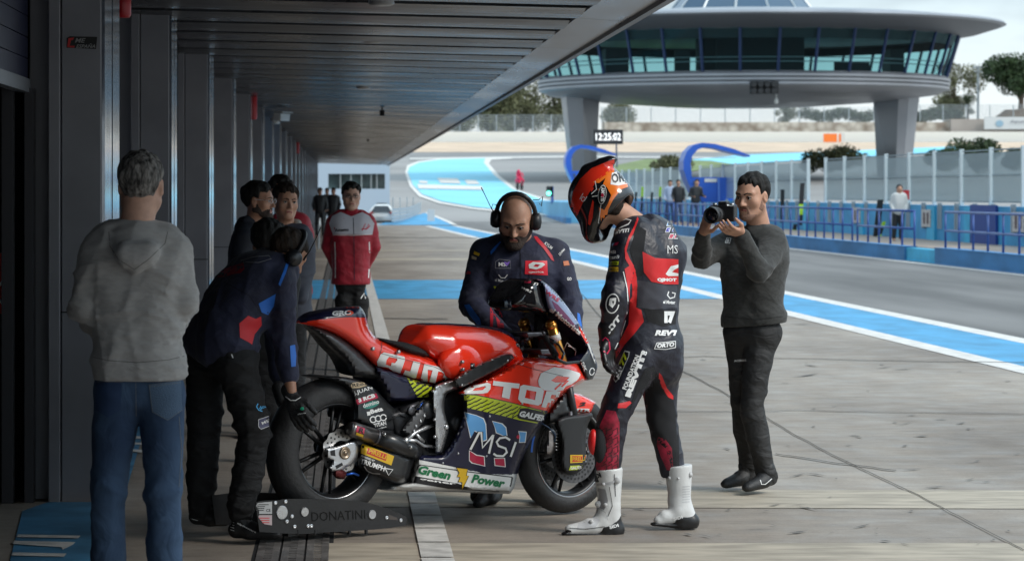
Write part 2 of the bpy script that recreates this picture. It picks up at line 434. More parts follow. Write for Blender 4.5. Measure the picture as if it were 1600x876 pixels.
# ================================================================== terrain profile
PROF = [(-60, 0), (140, 0), (180, .9), (250, 2.6), (320, 4.7), (380, 6.1), (400, 6.8), (410, 7.15), (460, 9.4), (700, 10.5), (4000, 14)]
def zt(Y):
    for (a, za), (b, zb) in zip(PROF, PROF[1:]):
        if Y <= b: return za + (zb - za) * (max(Y, a) - a) / (b - a)
    return PROF[-1][1]
def Yof(y):
    lo, hi = 2.0, 470.0
    f = lambda Y: CY - (zt(Y) - EYE) * F / Y
    for _ in range(50):
        mid = (lo + hi) / 2
        if f(mid) > y: lo = mid
        else: hi = mid
    return lo
def T(x, y, up=0.0):
    Y = Yof(y); return Vector(((x - CX) * Y / F, Y, zt(Y) + up))
def ground_sheet(name, poly, m, up, cell=None, kind='structure'):
    """outline given as photo pixels on the ground, cut where the terrain bends so it follows it"""
    pts = []
    for i, (x, y) in enumerate(poly):
        x2, y2 = poly[(i + 1) % len(poly)]
        a, b = T(x, y), T(x2, y2); pts.append((a.x, a.y))
        if abs(y2 - y) > 3 and max(a.y, b.y) > 140:
            for j in range(1, 6): q = T(x + (x2 - x) * j / 6, y + (y2 - y) * j / 6); pts.append((q.x, q.y))
    bm = poly_bm([pts])
    for Y, _ in PROF: bmesh.ops.bisect_plane(bm, geom=bm.verts[:] + bm.edges[:] + bm.faces[:], plane_co=(0, Y, 0), plane_no=(0, 1, 0))
    V = [Vector((v.co.x, v.co.y, zt(v.co.y) + up)) for v in bm.verts]; bm.verts.index_update()
    Fc = [[v.index for v in f.verts] for f in bm.faces]; bm.free()
    Fc = [f if (V[f[1]] - V[f[0]]).cross(V[f[2]] - V[f[0]]).z > 0 else f[::-1] for f in Fc]
    o = mesh(name, V, Fc, m); o['kind'] = kind; return o
ys_ = [p[0] for p in PROF]; V = []; Fc = []
for Y in ys_: V += [(-1500, Y, zt(Y) - .004), (1800, Y, zt(Y) - .004)]
for i in range(len(ys_) - 1): Fc.append((2 * i, 2 * i + 1, 2 * i + 3, 2 * i + 2))
GREY = mat('far_asphalt', (.27, .26, .25), .9, var=.15, vscale=.05)
terr = mesh('ground', V, Fc, GREY); terr['kind'] = 'structure'
LVX = 440.                                   # the lane runs slightly across the view: its own vanishing point
def LN(x0, y0, y):                           # x at height y of the lane line through (x0, y0)
    return LVX + (x0 - LVX) * (y - CY) / (y0 - CY)
def lane_strip(name, xa, xb, ref, y_near, y_far, m, up):
    return ground_sheet(name, [(LN(xa, ref, y_near), y_near), (LN(xb, ref, y_near), y_near), (LN(xb, ref, y_far), y_far), (LN(xa, ref, y_far), y_far)], m, up)
# references at y=583: lower white line outer edge x=1600 ; upper white at (1600,528)
yn = 1900
lane_strip('pit_lane', LN(1600, 583, 583) - 10, LN(1600, 430, 583) + 60, 583, yn, 346, ASPHALT, .0)
a = 1600
lo_out, lo_in, up_in, up_out = LN(1600, 585, 583), LN(1600, 573.5, 583), LN(1600, 537.5, 583), LN(1600, 529.5, 583)
o = ground_sheet('concrete_apron', [(-6500, yn), (LN(lo_out, 583, yn), yn), (LN(lo_out, 583, 352), 352), (520, 352), (430, 352), (-6500, 900)], CONC, .004)
lane_strip('blue_lane_band', lo_in, up_in, 583, yn, 353, BLUEP, .008)
lane_strip('white_lane_line_near', lo_out, lo_in, 583, yn, 353, WHITEP, .009)
lane_strip('white_lane_line_far', up_in, up_out, 583, yn, 353, WHITEP, .009)
wl = LN(1600, 430, 583)
lane_strip('white_wall_line', wl - 18, wl + 14, 583, yn, 352, WHITEP, .004)
ground_sheet('blue_cross_band', [(470, 467.5), (LN(lo_out, 583, 467.5), 467.5), (LN(lo_out, 583, 438), 438), (478, 438)], BLUEP, .009)
ground_sheet('pale_concrete_strip', [(482, 793), (1900, 797), (1900, 768), (483, 766)], CONC2, .007)
ground_sheet('pale_concrete_strip', [(476, 893), (1900, 893), (1900, 850), (480, 850)], CONC2, .007)
for ya, yb in ((404, 407), (391, 392.5)): ground_sheet('pale_concrete_strip', [(480, yb), (LN(lo_out, 583, yb), yb), (LN(lo_out, 583, ya), ya), (480, ya)], CONC2, .008)
# cracks and slab joints
JOINT = mat('slab_joint', (.075, .068, .06), .9)
def crack(pts, wpx):
    bm = strokebm(pts, wpx); V = [G(v.co.x, v.co.y, .010) for v in bm.verts]; bm.verts.index_update(); Fc = [[v.index for v in f.verts][::-1] for f in bm.faces]; bm.free()
    return mesh('crack', V, Fc, JOINT)
CR = [([(1040, 566), (1090, 590), (1140, 618), (1200, 653), (1250, 683), (1330, 724), (1420, 765), (1500, 806), (1600, 858)], 1.1), ([(905, 455), (960, 520), (1040, 566)], 1.0), ([(1212, 708), (1290, 720), (1400, 734)], 1.0),
      ([(590, 497), (700, 498)], .8), ([(930, 560), (1100, 556), (1300, 561), (1600, 566)], .5), ([(900, 640), (1130, 642), (1250, 640), (1600, 646)], .5), ([(480, 536), (700, 537)], 1.0), ([(560, 370), (700, 371), (800, 372)], .7)]
vv = []; ff = []
for p, wd in CR:
    q = []
    for i in range(len(p) - 1):
        for j in range(6):
            t = j / 6; q.append((p[i][0] + (p[i + 1][0] - p[i][0]) * t + random.uniform(-1, 1), p[i][1] + (p[i + 1][1] - p[i][1]) * t + random.uniform(-.7, .7)))
    q.append(p[-1]); L_ = stroke(q, wd); n = len(q); k = len(vv)
    vv += [G(x, y, .012) for x, y in L_[:n] + L_[n:][::-1]]; ff += [(k + i, k + n + i, k + n + i + 1, k + i + 1) for i in range(n - 1)]
tag(mesh('slab_cracks', vv, ff, JOINT), kind='structure')
# tyre and rubber scuffs: dark marks with a shape of their own
RUB = mat('rubber_mark', (.12, .11, .10), .8)
vv = []; ff = []
for i in range(120):
    x = random.uniform(930, 1590); y = random.uniform(505, 850); l = random.uniform(5, 46) * random.random() + 4; t = random.uniform(.3, 1.5) * (y - 250) / 400; dy = random.uniform(-.12, .12) * l
    if y < 583 - (1600 - x) * .2457 + 8: continue
    k = len(vv); vv += [G(*p, .0125) for p in ((x - l / 2, y - dy), (x, y - t / 2 - dy * .2), (x + l / 2, y + dy), (x + l * .1, y + t / 2))]; ff.append((k + 3, k + 2, k + 1, k))
tag(mesh('rubber_marks', vv, ff, RUB), kind='structure')
# white dashed line made of short blocks, towards the same vanishing point as the building
vv = []; ff = []
def bline(y): return 540.5 + (684 - 540.5) * (y - CY) / (876 - CY)
y = 1500.
Yd = F / ((y - CY) / EYE)
while Yd < 110:
    y1 = CY + EYE * F / Yd; y2 = CY + EYE * F / (Yd + .52)
    hw = .072
    if not 13.9 < Yd < 13.95:
        k = len(vv); Xc = (bline(y1) - CX) * Yd / F
        vv += [(Xc - hw, Yd, .013), (Xc + hw, Yd, .013), (Xc + hw, Yd + .52, .013), (Xc - hw, Yd + .52, .013)]; ff.append((k, k + 1, k + 2, k + 3))
    Yd += .55
tag(mesh('white_dashed_line', vv, ff, WHITEO), kind='structure')
# perforated drain channel
STEEL = mat('drain_steel', (.20, .185, .175), .5, .6, var=.3, vscale=12, rvar=.15)
DARK = mat('deep_black', (.006, .006, .007), .9)
mb = MB(); d2 = MB()
Xd = lambda Y: -.235; 
Yd = 4.0
d2.add([(-.415, 3, .0045), (-.055, 3, .0045), (-.055, 150, .0045), (-.415, 150, .0045)], [(0, 1, 2, 3)])
while Yd < 150:
    st = .06 if Yd < 40 else .5
    for c in (-.345, -.235, -.125):
        if Yd < 24:
            mb.box2((c - .05, Yd, .006), (c - .018, Yd + st * .96, .010)); mb.box2((c + .018, Yd, .006), (c + .05, Yd + st * .96, .010)); mb.box2((c - .018, Yd, .006), (c + .018, Yd + st * .5, .010))
        else: mb.box2((c - .045, Yd, .006), (c + .045, Yd + st * .8, .010))
    Yd += st
dr = d2.build('drain_channel', DARK); tag(dr, kind='structure'); g = mb.build('drain_grating', STEEL); tag(g, kind='structure')
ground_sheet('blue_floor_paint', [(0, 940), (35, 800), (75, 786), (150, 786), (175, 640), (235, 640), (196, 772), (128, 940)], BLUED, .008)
for q in ([(28, 838), (126, 840), (122, 844), (26, 842)], [(22, 848), (118, 850), (114, 854), (98, 862), (96, 858), (20, 853)], [(20, 866), (104, 868), (100, 873), (18, 871)], [(200, 683), (224, 684), (223, 688), (199, 687)], [(200, 693), (224, 694), (223, 697), (199, 696)], [(199, 704), (223, 705), (222, 709), (199, 708)]):
    ground_sheet('white_floor_lettering', q, WHITEO, .012)
# far circuit
ground_sheet('gravel_trap', [(300, 238), (2300, 238), (2300, 222.5), (300, 222.5)], mat('tan_gravel', (.58, .44, .32), .9, var=.1, vscale=.2), .03)
TRK = mat('far_track', (.22, .215, .21), .85, var=.12, vscale=.05)
ground_sheet('race_track', [(640, 252), (1150, 247), (1900, 242), (1900, 238.6), (640, 238.6)], TRK, .02)
ground_sheet('white_track_edge', [(640, 249.5), (900, 246), (1150, 248), (1150, 246.4), (900, 244), (640, 247.5)], WHITEP, .05)
blue = [(637, 270), (640, 262), (655, 255), (690, 250), (758, 248), (756, 255), (772, 275), (800, 297), (860, 318), (872, 330), (860, 335), (800, 331), (740, 325), (690, 316), (660, 305), (645, 290)]
wh = [(633, 270), (636, 259), (652, 252.5), (690, 248), (800, 246.2), (800, 248.2), (768, 250), (764, 256), (780, 275), (808, 297), (885, 322), (872, 345), (860, 338), (800, 334), (738, 327.5), (686, 318.5), (655, 308), (640, 292)]
ground_sheet('white_kerb_edge', wh, WHITEP, .04); ground_sheet('blue_runoff', blue, BLUEF, .08)
for q in ([(655, 284), (668, 285), (668, 289), (655, 288)], [(683, 280), (715, 281), (720, 289), (688, 288)], [(726, 283), (744, 284), (750, 290), (730, 290)], [(652, 290), (752, 293), (756, 299), (654, 297)]):
    ground_sheet('white_runoff_lettering', q, WHITEP, .12)
ground_sheet('blue_runoff_strip', [(960, 262), (1150, 243), (1500, 229), (1500, 236), (1340, 246), (1150, 257), (1000, 275)], BLUEF, .05)
ground_sheet('grass_verge', [(950, 262), (1010, 249), (1110, 252), (1150, 258), (1060, 272), (960, 274)], mat('dry_grass', (.17, .22, .08), .9, var=.25, vscale=.3), .07)
ground_sheet('blue_exit_paint', [(590, 352), (708, 352), (664, 333), (640, 340), (610, 345)], BLUEP, .02)
ground_sheet('white_exit_line', [(664, 333), (708, 352), (716, 352), (668, 332)], WHITEP, .03)
# ================================================================== pit building
CLAD = mat('grey_cladding', (.25, .255, .28), .42, .25, var=.1, vscale=3, rvar=.12)
CHROME = mat('polished_side_panel', (.42, .46, .52), .13, .95, var=.12, vscale=5, bump=.05, bscale=5, stretch=(1, 1, .25))
NAVY = mat('navy_shutter', (.012, .016, .05), .45, .2, bump=.1, bscale=4)
CEIL = mat('ceiling_plank', (.065, .068, .075), .28, .6, var=.22, vscale=2, stretch=(.5, 1.2, 1), rvar=.1, bump=.12, bscale=6)
FASC = mat('fascia_metal', (.34, .35, .37), .33, .6, var=.15, vscale=1.5, stretch=(1, .2, 1), rvar=.12)
bld = thing('pit_building', (-2, 15, 0), 'long grey pit garage building with slatted canopy and row of pilasters', 'building')
SP = 5.77; NP = 21
for i in range(-3, NP):
    Y0 = 15 + SP * i; d = .95 if i == 0 else .62
    if i % 5 == 2: d = .8
    o = MB().box2((-1.48, Y0, 0), (-1.272, Y0 + d, 2.9)).box2((-1.66, Y0 + .12, 0), (-1.48, Y0 + d - .05, 2.9)).build('pilaster', CLAD, bld); bevel(o, .006)
    mb = MB().box2((-1.270, Y0 + .012, .004), (-1.255, Y0 + d * .48, 2.88)).box2((-1.270, Y0 + d * .52, .004), (-1.252, Y0 + d - .01, 2.88)); mb.build('side_panel', CHROME, bld)
    if i < 6:
        MB().box2((-1.481, Y0 - .002, .985), (-1.27, Y0 + .004, .992)).build('joint', DARK, bld)
        bevel(MB().box2((-1.545, Y0 - .03, 0), (-1.485, Y0 + .1, 2.9)).build('door_guide', CLAD, bld), .004)
    if i != -1:                      # closed shutter in the bay; the bay at the left edge of the picture stands open
        mb = MB(); z = .03
        while z < 2.85: mb.box2((-1.68, Y0 + d, z), (-1.66, Y0 + SP, z + .105)); z += .11
        mb.build('shutter', NAVY, bld)
    MB().box2((-1.75, Y0 + d, 2.9), (-1.6, Y0 + SP, 3.05)).build('lintel', CLAD, bld)
# open bay between the pilasters at Y=9.2 and Y=15
mb = MB(); z = 2.2
while z < 2.85: mb.box2((-1.68, 9.8, z), (-1.655, 15, z + .105)); z += .11
mb.build('shutter', NAVY, bld)
MB().box2((-1.70, 9.8, 2.13), (-1.64, 15.0, 2.2)).build('shutter_bar', mat('bar_grey', (.25, .27, .3), .4, .5), bld)
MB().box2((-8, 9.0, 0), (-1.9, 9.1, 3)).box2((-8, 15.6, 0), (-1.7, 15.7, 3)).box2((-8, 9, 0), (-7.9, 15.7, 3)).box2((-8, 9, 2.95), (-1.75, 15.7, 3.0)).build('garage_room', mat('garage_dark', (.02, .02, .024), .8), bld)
MB().box2((-1.665, 14.93, 0), (-1.62, 15.05, 2.15)).box2((-1.78, 14.9, 0), (-1.72, 14.98, 2.15)).build('door_frame', mat('frame_dark', (.06, .06, .068), .4, .4), bld)
MB().box2((-12, -20, 3.25), (-1.7, 134, 9)).build('unseen_upper_mass', CLAD, bld)  # unseen upper floors, added as a tall mass to block light
# ceiling planks
def zc(X): return 2.90 - (X + 1.27) / 2.87 * .07
mb = MB(); Yd = -14.
while Yd < 132:
    n = 6; rows = []
    for j in range(n + 1):
        t = j / n; b_ = .025 * math.sin(math.pi * t) ; yy = Yd + 1.08 * t
        rows += [(-1.7, yy, zc(-1.7) - b_), (1.6, yy, zc(1.6) - b_)]
    rows += [(-1.7, Yd + 1.08, zc(-1.7) + .12), (1.6, Yd + 1.08, zc(1.6) + .12), (-1.7, Yd, zc(-1.7) + .12), (1.6, Yd, zc(1.6) + .12)]
    k = len(rows) // 2
    mb.add(rows, [(2 * j, 2 * j + 1, 2 * ((j + 1) % k) + 1, 2 * ((j + 1) % k)) for j in range(k)])
    Yd += 1.38
mb.build('ceiling_planks', CEIL, bld)
MB().box2((-1.8, -20, 3.06), (1.62, 134, 3.2)).build('canopy_deck', mat('void_black', (.01, .01, .012), .8), bld)
mb = MB(); Yd = -20.
while Yd < 131:
    mb.add([(1.6, Yd, 2.815), (1.96, Yd, 2.795), (1.96, Yd + 3.98, 2.795), (1.6, Yd + 3.98, 2.815), (1.6, Yd, 3.2), (1.98, Yd, 3.2), (1.98, Yd + 3.98, 3.2), (1.6, Yd + 3.98, 3.2)],
           [(0, 1, 2, 3), (7, 6, 5, 4), (1, 5, 6, 2), (0, 4, 5, 1), (3, 2, 6, 7), (0, 3, 7, 4)]); Yd += 4.0
mb.build('fascia', FASC, bld)
MB().box2((1.935, -20, 2.765), (1.985, 134, 2.795)).build('drip_edge', mat('edge_dark', (.10, .10, .11), .4, .4), bld)
# end wall under the canopy
MB().box2((-2.5, 150, 0), (2.3, 151, 1.72)).box2((-2.5, 150, 2.5), (2.3, 151, 3.2)).box2((-2.5, 150, 1.72), (-.9, 151, 2.5)).box2((2.05, 150, 1.72), (2.3, 151, 2.5)).build('end_wall', mat('end_wall_blue_grey', (.42, .50, .58), .6), bld)
MB().box2((-.9, 150.3, 1.72), (2.05, 150.35, 2.5)).build('window', mat('dark_window', (.04, .06, .06), .1, var=.6, vscale=1.2), bld)
mb = MB()
for x in (-.3, .25, .8, 1.3, 1.6): mb.box2((x, 150.1, 1.72), (x + .06, 150.28, 2.5))
mb.build('window_frame', mat('frame_bw', (.3, .33, .33), .5), bld)
LTS = mat('lamp_disc', (.3, .3, .3), .3)
for px, py in ((582, 62), (568, 135), (596, 2)):
    X = (px - CX); s = (CY - py) / 1.245; c = P(px, py, s)
    MB().lathe((c.x, c.y, zc(c.x) - .03), (0, 0, 1), [(.0, 0), (.06, 0), (.085, .01), (.085, .04)], 20).build('downlight', LTS, bld, True)
# things hung on the pilasters and ceiling
RED = mat('red_plastic', (.42, .012, .02), .35)
for (x0, y0, x1, y1, s), lab in (((178, -12, 205, 28, 272), 'red alarm box high on the nearest pilasters'), ((388, 148, 402, 187, 116), 'red beacon box high on a pilaster before the security camera'), ((461, 218, 468, 240, 60), 'small red beacon box on a far pilaster, beyond the security camera')):
    c = P((x0 + x1) / 2, (y0 + y1) / 2, s); w_, h_ = (x1 - x0) / s, (y1 - y0) / s
    t = thing('beacon_box', (c.x, c.y, c.z - h_ / 2), lab, 'alarm box')
    o = MB().lathe((c.x, c.y, c.z - h_ / 2), (0, 0, 1), [(0, 0), (w_ * .4, .0), (w_ * .5, h_ * .1), (w_ * .5, h_ * .9), (w_ * .42, h_), (0, h_)], 16).build('housing', RED, t, True)
    MB().box2((c.x - w_ * .8, c.y - .02, c.z - h_ * .3), (c.x - w_ * .3, c.y + .02, c.z + h_ * .3)).build('bracket', CLAD, t)
WPL = mat('white_plastic', (.62, .62, .6), .4)
s = 104.; c = P(440, 183, s)
t = thing('security_camera', P(428, 188, s), 'white security camera on a bracket high on the pilasters', 'camera')
o = MB().box(c, (.13, .30, .11), (Vector((.88, -.45, -.1)).normalized(), Vector((.45, .88, 0)).normalized(), Vector((.1, 0, 1)))).build('housing', WPL, t); bevel(o, .01)
MB().box(c + Vector((.02, -.06, .075)), (.16, .34, .015), (Vector((.88, -.45, -.1)).normalized(), Vector((.45, .88, 0)).normalized(), Vector((.1, 0, 1)))).build('sunshield', WPL, t)
MB().tube([P(424, 184, s), P(430, 192, s), P(437, 190, s)], .03, 8).build('bracket', WPL, t, True)
t = thing('conduit_pole', P(597, 165, 100), 'short dark sensor hanging from the slatted ceiling', 'sensor')
MB().tube([P(597, 158, 107), P(597, 178, 107)], .012, 6).build('rod', DARK, t); MB().tube([P(597, 172, 107), P(597, 181, 107)], .035, 8).build('sensor_head', DARK, t)
t = thing('hanging_sensor', P(575, 213, 66), 'tiny dark sensor hanging from the ceiling further along the canopy', 'sensor')
MB().tube([P(575, 212, 66), P(575, 221, 66)], .03, 6).build('sensor_head', DARK, t)
# sticker on the near pilaster
st = thing('pilaster_sticker', P(128, 67, 300.6), 'small black and red sticker high on the nearest pilaster', 'sticker')
def flatpoly(name, pts, s, m, parent, dy=0.0):
    return mesh(name, [P(x, y, s) - Vector((0, dy, 0)) for x, y in pts], [list(range(len(pts)))[::-1]], m, parent)
BLK = mat('sticker_black', (.012, .012, .012), .4); WHT = mat('print_white', (.72, .72, .72), .5); REDP = mat('print_red', (.55, .03, .03), .5)
s_ = F / 14.994
flatpoly('backing', [(104, 60), (109, 57), (152, 58), (150, 77), (104, 75)], s_, BLK, st)
flatpoly('red_mark', [(107, 60), (116, 59), (114, 63), (111, 63), (109, 72), (117, 72), (116, 75), (105, 74)], s_, REDP, st, .002)
def flattext(txt, p0, p1, h, s, m, parent, dy=.003, bold=.02, shear=0):
    bm = text_bm(txt, p0, p1, h, bold, shear); V = [P(v.co.x, v.co.y, s) - Vector((0, dy, 0)) for v in bm.verts]; bm.verts.index_update(); Fc = [[v.index for v in f.verts] for f in bm.faces]; bm.free()
    return mesh('lettering', V, Fc, m, parent)
flattext('ME', (117, 67), (134, 67), 7, s_, mat('print_grey', (.3, .3, .3), .5), st, shear=.3); flattext('ESPAÑA', (119, 75.5), (149, 75.5), 7, s_, mat('print_grey', (.3, .3, .3), .5), st, shear=.3)
# ================================================================== pit wall
PW = mat('pit_wall_blue', (.035, .19, .42), .55, var=.22, vscale=1.5, stretch=(1, .4, 1), bump=.1, bscale=20)
PW2 = mat('pit_wall_cyan', (.05, .42, .66), .55, var=.12, vscale=2)
PW3 = mat('inner_wall_blue', (.04, .30, .56), .55, var=.18, vscale=1.5)
RAIL = mat('rail_blue', (.035, .09, .30), .4, var=.2, vscale=5)
WALK = mat('walkway', (.30, .24, .20), .85, var=.15, vscale=4)
DV = Vector((-100 / F, 1, 0)).normalized(); NV = Vector((DV.y, -DV.x, 0))
X0f, X0b = 14.5, 17.27
def LP(X0, x): Y = F * X0 / (x - 440); return Vector((X0 - 100 / F * Y, Y, 0))        # point on a lane line seen at pixel x
def LY(X0, Y): return Vector((X0 - 100 / F * Y, Y, 0))
def wallseg(mb, X0, Ya, Yb, th, z0, z1):
    a, b = LY(X0, Ya), LY(X0, Yb); n = NV * th
    V = [a + Vector((0, 0, z0)), b + Vector((0, 0, z0)), b + n + Vector((0, 0, z0)), a + n + Vector((0, 0, z0))]; return mb.prism(V, (0, 0, z1 - z0))
pw = thing('pit_wall', LY(X0f, 60), 'blue concrete pit wall with kerb, walkway and cyan sections across the lane', 'wall')
Y1413, Y1460, Y912 = LP(X0f, 1413).y, LP(X0f, 1460).y, LP(X0f, 905).y
o = wallseg(MB(), X0f, Y1413, Y912, .3, 0, .33).build('kerb', PW, pw); bevel(o, .02)
o = wallseg(MB(), X0f, 44, Y1460, .3, 0, .36).build('kerb', PW, pw); bevel(o, .02)
a, b = LY(X0f + .02, Y1460), LY(X0f + .02, Y1413); n = NV * 2.2
mesh('ramp', [a, b, b + n, a + n, a + Vector((0, 0, .02)), b + Vector((0, 0, .02)), b + n + Vector((0, 0, .32)), a + n + Vector((0, 0, .32))], [(0, 1, 5, 4), (4, 5, 6, 7), (1, 2, 6, 5), (3, 0, 4, 7), (2, 3, 7, 6)], PW2, pw)
a, b = LY(X0f + .0, Y1460), LY(X0f, Y1413)
wallseg(MB(), X0f + .05, Y1460 + .02, Y1413 - .02, .3, 0, .30).build('kerb', PW2, pw)
wallseg(MB(), X0f + .3, 44, Y912, 2.5, 0, .318).build('walkway', WALK, pw)
wallseg(MB(), X0b, 44, 150, .3, .0, 1.24).build('inner_wall', PW3, pw)
for x in (1040, 1110, 1262, 1350, 1462, 1522):
    c = LP(X0b - .02, x); wallseg(MB(), X0b - .06, c.y, c.y + (.55 if x < 1400 else .9), .08, .32, 1.22).build('buttress', PW2, pw)
c = LP(X0b, 1560); wallseg(MB(), X0b - .07, c.y, c.y + 2.6, .06, .32, 1.27).build('navy_panel', mat('deep_blue', (.012, .05, .25), .5), pw)
c = LP(X0b, 1590)
BRK = mat('galvanised', (.42, .46, .48), .45, .5)
mb = MB()
for k in range(40):
    Y = 62 + k * 1.9; wallseg(mb, X0b - .05, Y, Y + .09, .05, .62, 1.3); wallseg(mb, X0b - .05, Y + .25, Y + .34, .05, .62, 1.3)
mb.build('brackets', BRK, pw)
SIGN = mat('sign_pale', (.55, .5, .47), .6, var=.3, vscale=14)
for x, y in ((1340, 345), (1449, 343), (1594, 352)):
    c = LP(X0b - .09, x); a = LY(X0b - .085, c.y - .3); b = LY(X0b - .085, c.y + .75); t = thing('wall_sign', LY(X0b - .09, c.y) + Vector((0, 0, .62)), {1340: 'small pale notice on the inner pit wall behind the railing, left of the pit board', 1449: 'pale notice on the inner pit wall beside the cyan post', 1594: 'pale notice on the inner pit wall at the right edge'}[x], 'sign')
    wallseg(MB(), X0b - .085, c.y - .3, c.y + .75, .02, .66, 1.12).build('board', SIGN, t)
    for k in range(2): wallseg(MB(), X0b - .095, c.y - .12 + k * .42, c.y + .08 + k * .42, .012, .74, 1.04).build('figure_mark', mat('sign_dark', (.12, .08, .08), .6), t)
# pit lane end block, pale blue
o = wallseg(MB(), X0f - .4, Y912 + 1, 172, 3, 0, 1.05).build('end_block', mat('end_block_blue', (.12, .38, .58), .6, var=.15, vscale=.4), pw)
wallseg(MB(), X0f - .6, Y912 + .3, 172, .25, 0, .3).build('end_kerb', PW, pw)
# noise fence: mesh panels between posts standing on the inner wall
PANEL = mat('fence_panel_grey', (.27, .32, .34), .5, .3, var=.08, vscale=3)
def panel_mat():
    m = bpy.data.materials.new('see_through_panel'); m.use_nodes = True; nt = m.node_tree; b = nt.nodes['Principled BSDF']; L = nt.links.new
    b.inputs['Base Color'].default_value = (.42, .48, .50, 1); b.inputs['Roughness'].default_value = .35
    tr = _n(nt, 'ShaderNodeBsdfTransparent'); tr.inputs[0].default_value = (.8, .86, .87, 1); mx = _n(nt, 'ShaderNodeMixShader'); mx.inputs[0].default_value = .45
    L(tr.outputs[0], mx.inputs[1]); L(b.outputs[0], mx.inputs[2]); L(mx.outputs[0], nt.nodes['Material Output'].inputs[0]); return m
PGL = panel_mat(); POST = mat('fence_post_pale', (.55, .62, .64), .45, .3)
fn = thing('panel_fence', LY(X0b + .15, 70) + Vector((0, 0, 1.24)), 'tall grey panel fence on top of the blue pit wall', 'fence')
Y = 46.; i = 0
while Y < 152:
    gap = (i % 9 == 6)
    if not gap:
        wallseg(MB(), X0b + .1, Y + .12, Y + 2.95, .03, 1.33, 2.62 - (.06 if i % 3 else 0)).build('panel', PGL, fn)
        mb = MB()
        for z in (1.33, 1.98, 2.6): wallseg(mb, X0b + .085, Y + .12, Y + 2.95, .012, z, z + .035)
        mb.build('panel_frame', PANEL, fn)
    wallseg(MB(), X0b + .05, Y - .03, Y + .07, .10, 1.24, 2.68).build('post', POST, fn)
    Y += 3.06; i += 1
# railings
def railing(Ya, Yb, lab, grp='blue railings on the pit wall'):
    t = thing('railing', LY(X0f + .16, Ya) + Vector((0, 0, .36)), lab, 'railing', grp)
    for z in (1.15, .74):
        a, b = LY(X0f + .16, Ya), LY(X0f + .16, Yb); MB().tube([a + Vector((0, 0, z)), b + Vector((0, 0, z))], .028, 8).build('rail', RAIL, t, True)
    n = max(2, int((Yb - Ya) / 1.25)); 
    for i in range(n + 1):
        c = LY(X0f + .16, Ya + (Yb - Ya) * i / n); MB().tube([c + Vector((0, 0, .34)), c + Vector((0, 0, 1.15))], .026, 6).build('post', RAIL, t, True)
railing(44.5, LP(X0f, 1466).y, 'blue railing nearest the right edge on the dark blue kerb'); railing(LP(X0f, 1418).y, LP(X0f, 1330).y, 'blue railing beside the pale cyan ramp'); railing(LP(X0f, 1322).y, LP(X0f, 1160).y, 'long blue railing right behind the photographer'); railing(LP(X0f, 1150).y, LP(X0f, 1052).y, 'blue railing seen between rider and photographer')
railing(LP(X0f, 1046).y, LP(X0f, 930).y, 'farthest blue railing behind the rider')
# leaning pit boards and kit along the wall
def leaner(x, ybot, ytop, wpx, lean, cols, lab, depth=.7):
    c = LP(X0b - .35, x); s = F / c.y; t = thing('pit_board', PY(x, ybot, c.y), lab, 'pit board')
    h = (ybot - ytop) / s; w_ = wpx / s; z = c.z + EYE - (ybot - CY) / s; n = len(cols)
    for i, m in enumerate(cols):
        a = i / n; b_ = (i + 1) / n
        V = [PY(x + lean * q - wpx / 2 * k, ybot + (ytop - ybot) * q, c.y - .0) for q, k in ((a, 1), (a, -1), (b_, -1), (b_, 1))]
        MB().prism(V, (0, .06, 0)).build('board', m, t)
LIME = mat('lime_green', (.42, .72, .03), .5); BLKM = mat('kit_black', (.015, .016, .018), .5); REDK = mat('kit_red', (.5, .02, .03), .5)
leaner(1368, 377, 312, 9, 8, (BLKM, BLKM, BLKM, BLKM), 'black pit board leaning on the wall next to a lime green one'); leaner(1372, 376, 346, 5, 10, (LIME, BLKM, LIME), 'short lime and black pit board behind the railing')
leaner(1250, 352, 286, 7, 4, (BLKM, LIME, BLKM, BLKM), 'tall narrow black pit board leaning on the fence'); leaner(1240, 368, 350, 6, 3, (LIME, BLKM), 'small lime green bag on the walkway')
leaner(1222, 348, 296, 6, 1, (BLKM, BLKM), 'black panel by the fence just right of the photographer')
for i, x in enumerate((992, 1002, 1017, 1030, 1041)):
    leaner(x, 338, 300 - (i % 2) * 8, 3.5, 2, (BLKM, BLKM, LIME if i % 2 else BLKM), 'one of the dark pit boards crowded along the far wall')
for o in [q for q in SC.objects if q.name.startswith('pit_board') and 'crowded' in q.get('label', '')]: o['group'] = 'pit boards crowded along the far wall'
